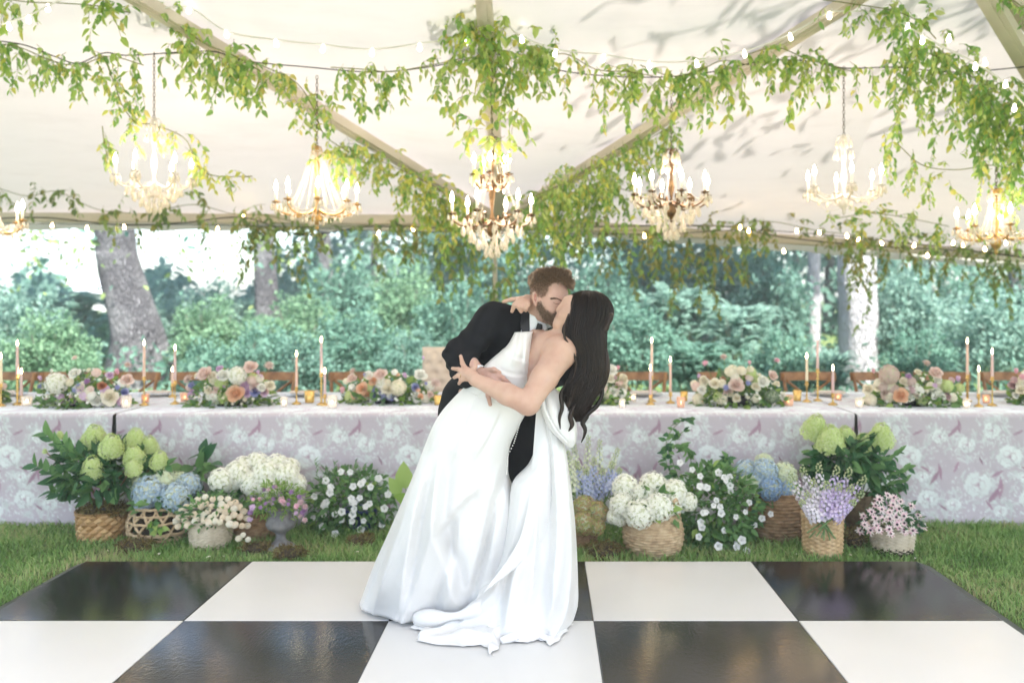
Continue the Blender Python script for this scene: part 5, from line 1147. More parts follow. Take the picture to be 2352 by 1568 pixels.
# crumpled train on the floor
def train():
    out = [at(x, y, F*H/(y-CY)) for x, y in ((952, 1428), (948, 1445), (975, 1450), (1000, 1455), (962, 1468), (950, 1474), (1000, 1482), (1060, 1487), (1110, 1484), (1126, 1492), (1130, 1510), (1138, 1496), (1142, 1479), (1180, 1474), (1225, 1470), (1248, 1476), (1270, 1485), (1290, 1470), (1306, 1448), (1320, 1420), (1324, 1395), (1240, 1390), (1100, 1390), (1000, 1400))]
    O = np.array(out); n = len(O); m = 120; idx = np.linspace(0, n, m, endpoint=False); O2 = np.array([O[int(i)]*(1-i % 1)+O[(int(i)+1) % n]*(i % 1) for i in idx]); c = at(1120, 1425, F*H/(1425-CY)); V = []; Fc = []; rows = 30
    for j in range(rows+1):
        q = j/rows
        for i in range(m):
            p = O2[i]+(c-O2[i])*q; x, y = p[0], p[1]
            w = abs(math.sin(x*17+9*y+2.2*math.sin(y*13+x*6))); w2 = abs(math.sin(y*31-x*11+1.5*math.sin(x*19))); e = min(1, q*5)
            V.append((x+.012*math.sin(w*5), y, .005+e*(.034*w**2.2+.016*w2**3+.020*q)+.003*(1-e)*abs(math.sin(i*.9))))
    for j in range(rows):
        for i in range(m): Fc.append((j*m+i, j*m+(i+1) % m, (j+1)*m+(i+1) % m, (j+1)*m+i))
    obj('train', mk('train', V, Fc, M_sat, True), bride)
    # a rolled fold lying across the train
    b = MB(); P = spline([at(955, 1434, 3.84)*[1, 1, 0]+[0, 0, .04], at(1010, 1436, 3.80)*[1, 1, 0]+[0, 0, .06], at(1068, 1418, 3.80)*[1, 1, 0]+[0, 0, .075], at(1120, 1385, 3.82)*[1, 1, 0]+[0, 0, .11]], 26)
    b.tube(P, .028+.012*np.sin(np.linspace(0, 9, 26)), 12); b.build('train_fold', M_sat, bride, True)
    b = MB(); P = spline([at(1150, 1476, 3.66)*[1, 1, 0]+[0, 0, .012], at(1190, 1472, 3.68)*[1, 1, 0]+[0, 0, .028], at(1222, 1462, 3.72)*[1, 1, 0]+[0, 0, .022], at(1215, 1450, 3.76)*[1, 1, 0]+[0, 0, .02], at(1160, 1448, 3.78)*[1, 1, 0]+[0, 0, .03]], 26)
    b.tube(P, .014+.006*np.sin(np.linspace(0, 9, 26)), 10); b.build('train_fold', M_sat, bride, True)
train()
def bow_fold(t, th): f = .10*math.sin(3*th+5*t)*math.sin(math.pi*t)+.05*math.sin(7*th+3*t); return (f*.3, f)
lv = [(1244, 884, 1256, 880, 3.74, .03), (1240, 905, 1276, 893, 3.73, .05), (1242, 940, 1300, 915, 3.72, .07), (1256, 975, 1318, 948, 3.715, .075), (1280, 1002, 1325, 985, 3.715, .06), (1298, 1020, 1324, 1010, 3.715, .035), (1308, 1028, 1317, 1026, 3.715, .012)]
V, Fc = loft(lv, 34, 40, bow_fold); obj('bow', mk('bow', V, Fc, M_sat, True), bride)
b = MB(); P = spline([at(1243, 890, 3.67), at(1252, 940, 3.645), at(1275, 985, 3.64), at(1305, 1018, 3.665)], 20); b.tube(P, np.linspace(.008, .004, 20), 8); b.build('bow_seam', M_sat, bride, True)
# seam ribbing and button line
M_pearl = pmat('pearl_button', (.82, .81, .79), rough=.25)
for i in range(26):
    t = i/25; x = np.interp(t, [0, .45, .62, .8, 1], [1197, 1180, 1166, 1166, 1164]); y = np.interp(t, [0, .45, .62, .8, 1], [962, 1018, 1046, 1066, 1088]); bm_ = MB().lathe([(.001, -.004), (.0026, -.002), (.0026, .002), (.001, .004)], n=8) if i == 0 else None
    if bm_: pb_me = bm_.mesh('button', M_pearl, True)
    Y = 3.60+.0+.05*t if False else None
    lvl = 3.655-.06*t; obj('button', pb_me, bride, M=TRS(at(x, y, lvl), Matrix.Rotation(math.pi/2, 3, 'X')))
# hair
M_hair = pmat('dark_brown_hair', [(.005, .003, .0025), (.013, .0075, .0055), (.030, .017, .011)], fac='island', rough=.42, spec=.28)
hl = [(1335, 667, 1372, 668, 3.77, .05), (1314, 676, 1392, 682, 3.77, .085), (1301, 696, 1405, 708, 3.765, .098), (1296, 724, 1402, 735, 3.755, .095), (1293, 752, 1392, 752, 3.74, .085), (1293, 776, 1390, 774, 3.725, .075), (1312, 806, 1391, 806, 3.715, .066), (1318, 840, 1392, 840, 3.71, .062), (1310, 868, 1388, 870, 3.705, .06), (1296, 900, 1374, 905, 3.70, .055), (1290, 930, 1354, 933, 3.70, .045), (1294, 950, 1340, 950, 3.70, .03), (1303, 968, 1328, 968, 3.70, .015)]
def hfold(t, th): f = .05*math.sin(5*th+9*t)*min(1, t*2)+.03*math.sin(11*th-7*t); return (f*.35, f)
V, Fc = loft(hl, 60, 64, hfold, 2.1); obj('hair', mk('hair', V, Fc, M_hair, True), bride)
def hair_strands():
    Lv = spline(np.array(hl, float), 40); b_ = []; f_ = []; n0 = 0; seg = 34
    for k in range(1500):
        th = math.pi+rng.uniform(.12, math.pi+.2) if k % 5 else rng.uniform(3.3, 8.9); t0 = rng.uniform(0, .25) if k % 3 else rng.uniform(.2, .5); t1 = rng.uniform(.82, 1.02); ph = 2.6*math.cos(th)+rng.normal(0, .55); am = rng.uniform(.006, .015); lift = rng.uniform(.99, 1.09)
        for i in range(seg):
            t = min(.999, t0+(t1-t0)*i/(seg-1)); f = t*39; a = int(f); l = Lv[a]*(1-(f-a))+Lv[min(39, a+1)]*(f-a)
            A, B = at(l[0], l[1], l[4]), at(l[2], l[3], l[4]); c = (A+B)/2; hv = (B-A)/2; w = max(0, t-.42)
            p = c+hv*math.cos(th)*lift+np.array([0, l[5]*math.sin(th)*lift, 0])+np.array([am*2.2*w*math.sin(19*t+ph), am*w*math.cos(17*t+ph), 0])
            r = .0010*math.sin(math.pi*min(1, .15+.8*i/seg))+.0003
            for q in range(3): b_.append(p+r*np.array([math.cos(2.094*q), math.sin(2.094*q), 0]))
        for i in range(seg-1):
            for q in range(3): f_.append((n0+i*3+q, n0+i*3+(q+1) % 3, n0+i*3+3+(q+1) % 3, n0+i*3+3+q))
        n0 += seg*3
    obj('hair_strands', mk('hair_strands', np.array(b_), np.array(f_), M_hair), bride)
hair_strands()
locks = MB()
for pts, r in (([(1380, 860), (1384, 900), (1372, 930), (1352, 948), (1338, 968), (1344, 985), (1342, 1000), (1335, 1016)], .010), ([(1300, 880), (1288, 905), (1291, 935), (1285, 960), (1287, 985)], .008), ([(1320, 930), (1310, 955), (1314, 975), (1306, 990)], .010), ([(1392, 800), (1394, 840), (1388, 875), (1378, 905)], .014),
               ([(1306, 720), (1298, 745), (1296, 772), (1311, 800), (1323, 830), (1319, 860), (1308, 880)], .0045), ([(1345, 940), (1350, 955), (1341, 972), (1345, 992)], .006)):
    P = spline([at(x, y, 3.64 if x < 1330 else 3.69) for x, y in pts], 24); locks.tube(P, r*np.sin(np.linspace(.35, 3.0, 24))+.0008, 8)
locks.build('hair_locks', M_hair, bride, True)
tw = MB(); tw.tube(spline([at(1345, 722, 3.672), at(1362, 738, 3.672), at(1380, 748, 3.69), at(1392, 746, 3.73)], 26), .008+.004*np.sin(np.linspace(0, 22, 26)), 10); tw.tube(spline([at(1400, 720, 3.72), at(1396, 742, 3.70), at(1384, 756, 3.70), at(1372, 752, 3.70)], 16), .016+.004*np.sin(np.linspace(0, 14, 16)), 10); tw.build('hair_twist', M_hair, bride, True)
M_ring = pmat('gold_ring', (.8, .6, .3), rough=.2, metal=1); b = MB(); b.tube([at(1059, 861, 3.597)+np.array([.006*math.sin(a)*.3, .006*math.cos(a)*1.7-.004, .010*math.sin(a)]) for a in np.linspace(0, 6.28, 14)], .0014, 5); b.build('ring', M_ring, bride)
# ================================================================== CHANDELIERS
M_bulb = pmat('lit_bulb', (1, .88, .68), emit=11, rough=.5, spec=0); M_sleeve = pmat('candle_sleeve', (.80, .74, .62), rough=.5, emit=.12)
M_crys = glass('crystal', (.90, .85, .76), .05, .42)
M_bronze = pmat('dark_bronze', [(.10, .06, .03), (.26, .16, .08)], rough=.3, metal=.85, nscale=30); M_gilt = pmat('gilt_metal', [(.50, .28, .09), (.68, .44, .17)], rough=.32, metal=.9, nscale=30)
M_gchain = pmat('chain_metal', [(.09, .07, .045), (.16, .12, .07)], rough=.45, metal=.8, nscale=20)
M_garm = glass('pressed_glass', (.84, .82, .79), .1, .42)
bulb_me = MB().lathe([(.005, -.004), (.010, .002), (.0145, .017), (.0135, .032), (.008, .051), (.0028, .066), (.0005, .075)], n=10).mesh('bulb', M_bulb, True)
def gem_mesh():
    b = MB(); b.lathe([(.0005, 0), (.13, -.28), (.21, -.62), (.14, -.88), (.0005, -1.0)], n=6); b.lathe([(.0005, .16), (.08, .08), (.0005, .0)], n=5); return b.mesh('crystal_drop', M_crys)
gem = gem_mesh(); bead_b = MB().lathe([(.02, -.5), (.45, -.2), (.45, .2), (.02, .5)], n=5); BV = np.concatenate(bead_b.V); BF = bead_b.F
def strand(mb_, A, B, sag, n, r):
    for i in range(n):
        t = (i+.5)/n; p = np.array(A)+(np.array(B)-np.array(A))*t-np.array([0, 0, sag*4*t*(1-t)]); mb_.add(p+BV*2*r, BF)
LINK = [(.0085*math.sin(a), 0, .017*math.cos(a)) for a in np.linspace(0, 6.283, 11)]
def link_me():
    b = MB(); b.tube(LINK, .0022, 5, False); return b.mesh('chain_link', M_gchain, True)
lk = link_me()
def chandelier(label, px, cup, Rp, n, hookpy, crownpy, botpy, Y, metal, style, ph=0.0, tier2=None, watts=3.8):
    s = Y/F; c = at(px, cup, Y); Rr = Rp*s; zc = c[2]; Z = lambda y: float(at(px, y, Y)[2]); zh, zk, zb = Z(hookpy), Z(crownpy), Z(botpy)
    t = thing('chandelier', label, 'chandelier', c, 'chandeliers over the table')
    # chain
    k = 0; z = zk+.02
    while z < zh:
        obj('chain_link', lk, t, M=TRS((c[0], Y, z), Matrix.Rotation(math.pi/2*(k % 2), 3, 'Z'))); z += .027; k += 1
    arm_m = M_garm if style == 'glass' else metal
    pr = [(.004, zk-zc+.02), (.012, zk-zc), (.02, zk-zc-.02), (.008, zk-zc-.04)]; zz = zk-zc-.04; zl = -.10
    for q in range(6):
        t_ = q/5; pr.append((.009+.014*(q % 2)+.012*(q == 5), zz+(zl-zz)*t_))
    pr += [(.040, zl-.02), (.030, zl-.045), (.010, zl-.065), (.016, zl-.08), (.003, zl-.10)]
    b = MB(); b.lathe(pr, (c[0], Y, zc), 14); b.build('stem', arm_m, t, True)
    drops = []; bd = MB()
    def tier(R_, zt, m, phase, rise):
        for i in range(m):
            a = phase+2*math.pi*i/m; d = np.array([math.cos(a), math.sin(a), 0]); e = np.array([c[0], Y, zt])+d*R_
            P = spline([np.array([c[0], Y, zt-.07+rise])+d*.02, np.array([c[0], Y, zt-.105+rise])+d*R_*.35, np.array([c[0], Y, zt-.09])+d*R_*.72, np.array([c[0], Y, zt-.045])+d*R_*1.0, e-[0, 0, .012]], 14)
            b = MB(); b.tube(P, np.linspace(.0085, .006, 14), 7)
            if style == 'scroll': b.tube(spline([np.array([c[0], Y, zt-.09])+d*R_*.55, np.array([c[0], Y, zt-.02])+d*R_*.62, np.array([c[0], Y, zt+.0])+d*R_*.45, np.array([c[0], Y, zt-.05])+d*R_*.40], 12), np.linspace(.009, .004, 12), 6)
            ar = b.build('arm', arm_m, t, True)
            b = MB(); b.lathe([(.004, -.016), (.012, -.012), (.030, -.002), (.033, .002), (.012, -.002), (.011, .012), (.0095, .012)], e, 12, False); b.build('drip_cup', arm_m, t, True)
            b = MB(); b.lathe([(.0095, 0), (.0095, .075), (.006, .078)], e, 10); sl = b.build('candle_sleeve', M_sleeve, t, True)
            obj('bulb', bulb_me, t, M=TRS(e+[0, 0, .080]))
            for q in range(5):
                aa = a+q*1.257+.4; drops.append((e+np.array([math.cos(aa)*.03, math.sin(aa)*.03, -.006]), random.uniform(.045, .065)))
            drops.append((e+d*.0-[0, 0, .03], .06))
            bd_top = np.array([c[0], Y, zk-.015])+d*.03
            if style == 'scroll' and i % 2 == 0: strand(bd, bd_top, np.array([c[0], Y, zt-.02])+d*R_*.8, .10, 26, .0055)
            if style in ('gilt', 'bead'):
                for da in (0, math.pi/m): d2 = np.array([math.cos(a+da), math.sin(a+da), 0]); strand(bd, np.array([c[0], Y, zk-.015])+d2*.03, np.array([c[0], Y, zt-.03])+d2*R_*.66, .03+.10*(style == 'bead'), 30, .0068)
            a2 = phase+2*math.pi*(i+1)/m; e2 = np.array([c[0], Y, zt])+np.array([math.cos(a2), math.sin(a2), 0])*R_
            if style != 'glass' or i % 2: strand(bd, e-[0, 0, .01], e2-[0, 0, .01], .07 if style != 'bead' else .11, 20, .0062)
            else: strand(bd, e-[0, 0, .01], np.array([c[0], Y, zl+zc-.05])+d*.03, .06, 18, .0042)
            a3 = (a+a2)/2 if i < m-1 else a+math.pi/m
            drops.append((np.array([c[0], Y, zt-.075])+np.array([math.cos(a3), math.sin(a3), 0])*R_*.66, .055))
    tier(Rr, zc, n, ph, .02)
    if tier2: zt2 = Z(tier2[0]); tier(tier2[1]*s, zt2, tier2[2], tier2[3], .0)
    # hanging rows below the arms, getting smaller towards the bottom
    hang = zc-.08-zb
    for q in range(4):
        rr = Rr*(.74-.19*q); z0 = zc-.06-hang*(.10+.22*q)
        for i in range(13-2*q):
            a = 2*math.pi*i/(13-2*q)+q*.3; drops.append((np.array([c[0]+rr*math.cos(a), Y+rr*math.sin(a), z0]), min(.08, hang*.34)))
    drops.append((np.array([c[0], Y, zb+.06]), .07))
    for i in range(n):                                               # bead swags gathering below
        a = ph+2*math.pi*i/n; d = np.array([math.cos(a), math.sin(a), 0]); strand(bd, np.array([c[0], Y, zc-.03])+d*Rr*.95, np.array([c[0], Y, zb+.07+.3*hang]), .04, 22, .0055)
    for i in range(8):                                               # crown of small drops at the top
        a = 2*math.pi*i/8; R1 = .055 if style != 'gilt' else .04; pt = np.array([c[0]+R1*math.cos(a), Y+R1*math.sin(a), zk-.03])
        b = MB(); b.tube(spline([(c[0], Y, zk-.02), (c[0]+R1*.6*math.cos(a), Y+R1*.6*math.sin(a), zk+.012), tuple(pt)], 6), .0028, 5); b.build('crown_scroll', arm_m, t, True); drops.append((pt, .05 if style != 'scroll' else .07))
        if style in ('scroll', 'glass'): drops.append((np.array([c[0]+R1*1.2*math.cos(a+.4), Y+R1*1.2*math.sin(a+.4), zk-.11]), .055))
    for p, L in drops: obj('crystal_drop', gem, t, M=TRS(p, Matrix.Rotation(random.uniform(0, 3), 3, 'Z'), L))
    if bd.V: bd.build('bead_strands', M_crys, t, kind='stuff')
    lt = bpy.data.lights.new('chandelier_glow', 'POINT'); lo = bpy.data.objects.new('chandelier_glow', lt); col.objects.link(lo); lt.energy = watts; lt.color = (1, .77, .66); lt.shadow_soft_size = .12
    lo.parent = t; lo.matrix_parent_inverse = Matrix.Translation(-t.location); lo.location = (c[0], Y, zc+.13)
chandelier('clear glass chandelier, first full one from the left', 354, 405, 80, 6, 120, 275, 492, 6.5, M_bronze, 'glass', .45)
chandelier('gilt basket chandelier draped in crystal strings, second full one from the left', 728, 466, 90, 8, 175, 340, 522, 6.35, M_gilt, 'gilt', .28)
chandelier('largest two tier dark bronze crystal chandelier above the groom', 1130, 492, 92, 6, 140, 318, 592, 6.2, M_bronze, 'scroll', .22, (402, 42, 5, .9), 7)
chandelier('bronze scroll arm chandelier with big drops right of the largest', 1542, 448, 86, 8, 175, 345, 552, 6.35, M_bronze, 'scroll', .12)
chandelier('pressed glass chandelier second from the right', 1938, 432, 84, 6, 150, 315, 478, 6.5, M_bronze, 'glass', .4)
chandelier('gilt chandelier with looped bead strings at the right edge', 2288, 522, 82, 7, 330, 438, 566, 6.4, M_gilt, 'bead', .1)
chandelier('gilt chandelier mostly cut off by the left edge', -28, 505, 74, 6, 250, 425, 545, 6.3, M_gilt, 'bead', .15)

# ================================================================== CABLES AND STRING LIGHTS
def cable(name, pts, Y, r, mat, label, cat, n=60):
    P = spline([at(a, b_, c if len(q) > 2 else Y) for q in pts for a, b_, c in [(q[0], q[1], q[2] if len(q) > 2 else Y)]], n); b = MB(); b.tube(P, r, 5)
    return tag(b.build(name, mat, None, True), label, cat)
cable('hanging_cable', [(-60, 88), (0, 95), (60, 105), (130, 132), (180, 146), (240, 122), (300, 128), (480, 118), (560, 140), (700, 154), (860, 166), (1000, 152), (1130, 122)], 6.35, .0045, M_dark, 'black cable strung across the left of the roof carrying vines', 'cable')
cable('hanging_cable', [(1130, 122), (1300, 165), (1480, 178), (1620, 168), (1760, 140), (1870, 142), (1940, 157), (2060, 155), (2200, 166), (2400, 150)], 6.35, .0045, M_dark, 'black cable strung across the right of the roof carrying vines', 'cable')
cable('hanging_cable', [(-60, 505, 8.9), (100, 500, 8.9), (280, 517, 8.9), (420, 512, 8.9), (560, 500, 8.8), (700, 540, 8.7), (860, 520, 8.7), (1150, 530, 8.6)], 8.7, .007, M_dark, 'dark cable slung along the left eave', 'cable')
cable('hanging_cable', [(1150, 530, 8.6), (1400, 520, 8.7), (1660, 520, 9.0), (1800, 545, 9.2), (2000, 565, 9.3), (2200, 575, 9.5), (2420, 600, 9.7)], 8.7, .007, M_dark, 'dark cable slung along the right eave', 'cable')
globe = MB().lathe([(.004, .03), (.011, .026), (.012, .004), (.020, -.012), (.024, -.030), (.018, -.048), (.006, -.056), (.0005, -.057)], n=10).mesh('bulb', pmat('string_bulb', (1, .92, .78), emit=2.4, rough=.4, spec=0), True)
def lights(name, pts, Y, label, me, sc, bulbs=None, r=.006, mat=None, Yf=None):
    Yv = [p[2] if len(p) > 2 else Y for p in pts]; W = [at(p[0], p[1], y) for p, y in zip(pts, Yv)]; c = W[len(W)//2]
    t = thing(name, label, 'string lights', c); b = MB(); b.tube(spline(W, 70), r, 5); b.build('cord', mat or M_white, t, True)
    for p in (bulbs or []): q = at(p[0], p[1], p[2] if len(p) > 2 else Y); obj('bulb', me, t, M=TRS(q, Matrix.Rotation(random.uniform(-.25, .25), 3, 'Y'), sc))
lights('string_lights', [(-40, 75, 5.95), (0, 58, 5.95), (65, 36, 5.95), (130, 5, 5.9), (220, -40, 5.85)], 5.95, 'short white bulb string at the top left corner', globe, .66, [(20, 58), (66, 42), (110, 16)])
lights('string_lights', [(330, -20), (320, 6), (360, 20), (435, 18), (520, 72), (635, 92), (742, 103), (855, 113), (965, 100), (1070, 85), (1130, 72)], 6.1, 'white string of globe bulbs along the left half of the roof', globe, .66, [(319, 8), (434, 20), (520, 76), (634, 97), (742, 109), (855, 118), (964, 106), (1070, 92)])
lights('string_lights', [(1150, -30), (1148, 5), (1170, 60), (1200, 85), (1275, 114), (1385, 126), (1490, 142), (1600, 140), (1710, 118), (1815, 78), (1905, 26), (1990, -30)], 6.1, 'white string of globe bulbs along the right half of the roof', globe, .66, [(1149, 8), (1200, 44), (1198, 88), (1276, 119), (1386, 131), (1491, 147), (1600, 143), (1710, 121), (1815, 82), (1905, 33)])
lights('string_lights', [(1905, 26), (2000, 30), (2080, 60), (2160, 105), (2240, 145), (2300, 185), (2352, 240), (2400, 300)], 6.0, 'white bulb string in the vines of the right corner', globe, .66, [(2085, 60), (2118, 90), (2180, 85), (2240, 150), (2262, 140), (2310, 190), (2330, 245)])
warm = MB().lathe([(.004, .03), (.011, .026), (.012, .004), (.020, -.012), (.024, -.030), (.018, -.048), (.006, -.056), (.0005, -.057)], n=8).mesh('bulb', pmat('fairy_bulb', (1, .62, .28), emit=22, rough=.4, spec=0), True)
lights('fairy_lights', [(-40, 512), (200, 515), (420, 516), (640, 520), (870, 530), (1150, 535), (1500, 538), (1700, 528), (1840, 535), (2000, 550), (2200, 570), (2420, 600)], 8.6, 'small warm fairy lights looped along the back eave', warm, .5,
       [(120, 516), (200, 522), (285, 520), (500, 524), (560, 490), (870, 534), (948, 524), (1480, 540), (1700, 520), (1720, 528), (1800, 575), (1830, 528), (1882, 532), (1945, 540), (1972, 550), (2025, 556), (2100, 562), (2190, 556), (2212, 560), (2262, 570), (2310, 556), (2130, 585)], .004, M_dark)

# ================================================================== VINES
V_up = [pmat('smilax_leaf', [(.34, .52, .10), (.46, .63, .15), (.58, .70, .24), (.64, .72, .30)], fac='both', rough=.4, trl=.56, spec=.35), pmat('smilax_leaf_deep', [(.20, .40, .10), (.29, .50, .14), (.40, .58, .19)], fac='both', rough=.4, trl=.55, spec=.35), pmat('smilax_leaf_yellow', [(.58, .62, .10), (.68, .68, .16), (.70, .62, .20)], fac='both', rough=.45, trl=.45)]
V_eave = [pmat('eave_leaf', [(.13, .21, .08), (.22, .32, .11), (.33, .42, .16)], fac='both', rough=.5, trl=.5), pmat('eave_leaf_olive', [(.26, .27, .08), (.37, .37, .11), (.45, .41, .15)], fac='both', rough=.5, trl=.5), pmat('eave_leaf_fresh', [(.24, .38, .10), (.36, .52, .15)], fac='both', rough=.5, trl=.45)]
M_vine = pmat('vine_stem', [(.16, .22, .06), (.24, .20, .08)], rough=.7, nscale=20)
def garland(label, path, Y, nst, drop, L, mats, nparts, spread=14, mixw=(.5, .35, .15), seed=0, dens=1.0, side=.45, cat='garland'):
    random.seed(seed); g = np.random.default_rng(seed); W = [at(p[0], p[1], p[2] if len(p) > 2 else Y) for p in path]; C = spline(W, 80); root = C[len(C)//2]
    t = thing('vine_garland', label, cat, root, 'vine garlands hung in the tent'); st = MB(); st.tube(C, .004, 5); s = Y/F; P, D, U, Ls = [], [], [], []
    nst = int(nst*(.40 if mats is V_eave else .88)); L = L*(.86 if mats is V_eave else .9); hub = g.integers(0, 80, max(3, nst//4))
    for k in range(nst):
        b = C[int(np.clip(g.choice(hub)+g.normal(0, 3.5), 0, 79)) if k % 2 else random.randrange(80)]+g.normal(0, spread*s*.6, 3)*np.array([1, .8, 1]); ln = random.uniform(*drop)*s*(1 if random.random() < .8 else 1.35); n = max(3, int(ln/(L*.42)*dens)); th = random.uniform(0, 6.28)
        up_ = random.random() < .28; d = np.array([math.cos(th)*(side+.35*up_), math.sin(th)*(side+.2*up_), random.uniform(.1, .7) if up_ else random.uniform(-.3, .25)]); ln *= .55 if up_ else 1; n = max(3, int(ln/(L*.5)*dens)); pos = b.copy(); pts = [pos.copy()]
        for i in range(n):
            d = norm(d+np.array([0, 0, -.12 if up_ else -.32])+g.normal(0, .26, 3)); pos = pos+d*(ln/n); pts.append(pos.copy()); az = random.uniform(0, 6.28)
            for sg in ((0, math.pi) if random.random() < .45 else (0,)):
                o = np.array([math.cos(az+sg), math.sin(az+sg), 0]); P.append(pos+o*.004); D.append(norm(o*random.uniform(.35, .9)+d*.3+np.array([0, 0, -random.uniform(.25, 1.0)]))); U.append(norm(g.normal(0, .5, 3)+np.array([0, -.55, .55]))); Ls.append(L*random.uniform(.55, 1.25))
        st.tube(pts, .0017, 4, False)
    P, D, U, Ls = map(np.array, (P, D, U, Ls)); idx = g.permutation(len(P)); mi = g.choice(len(mats), len(P), p=mixw[:len(mats)]); W_ = Ls*g.uniform(.38, .56, len(P))
    order = idx[:nparts]; D = norm(D); Sd = norm(np.cross(U, D)); Uu = np.cross(D, Sd)
    for i in order:
        obj('leaf', leaf_mesh(mats[mi[i]]), t, M=Matrix(((D[i][0]*Ls[i], Sd[i][0]*W_[i], Uu[i][0]*Ls[i], P[i][0]), (D[i][1]*Ls[i], Sd[i][1]*W_[i], Uu[i][1]*Ls[i], P[i][1]), (D[i][2]*Ls[i], Sd[i][2]*W_[i], Uu[i][2]*Ls[i], P[i][2]), (0, 0, 0, 1))))
    rest = idx[nparts:]
    for m in range(len(mats)):
        r = rest[mi[rest] == m]
        if len(r): V, Fc = leaf_arrays(P[r], D[r], U[r], Ls[r], W_[r]); obj('foliage', mk('foliage', V, Fc, mats[m]), t, kind='stuff')
    st.build('stems', M_vine, t)
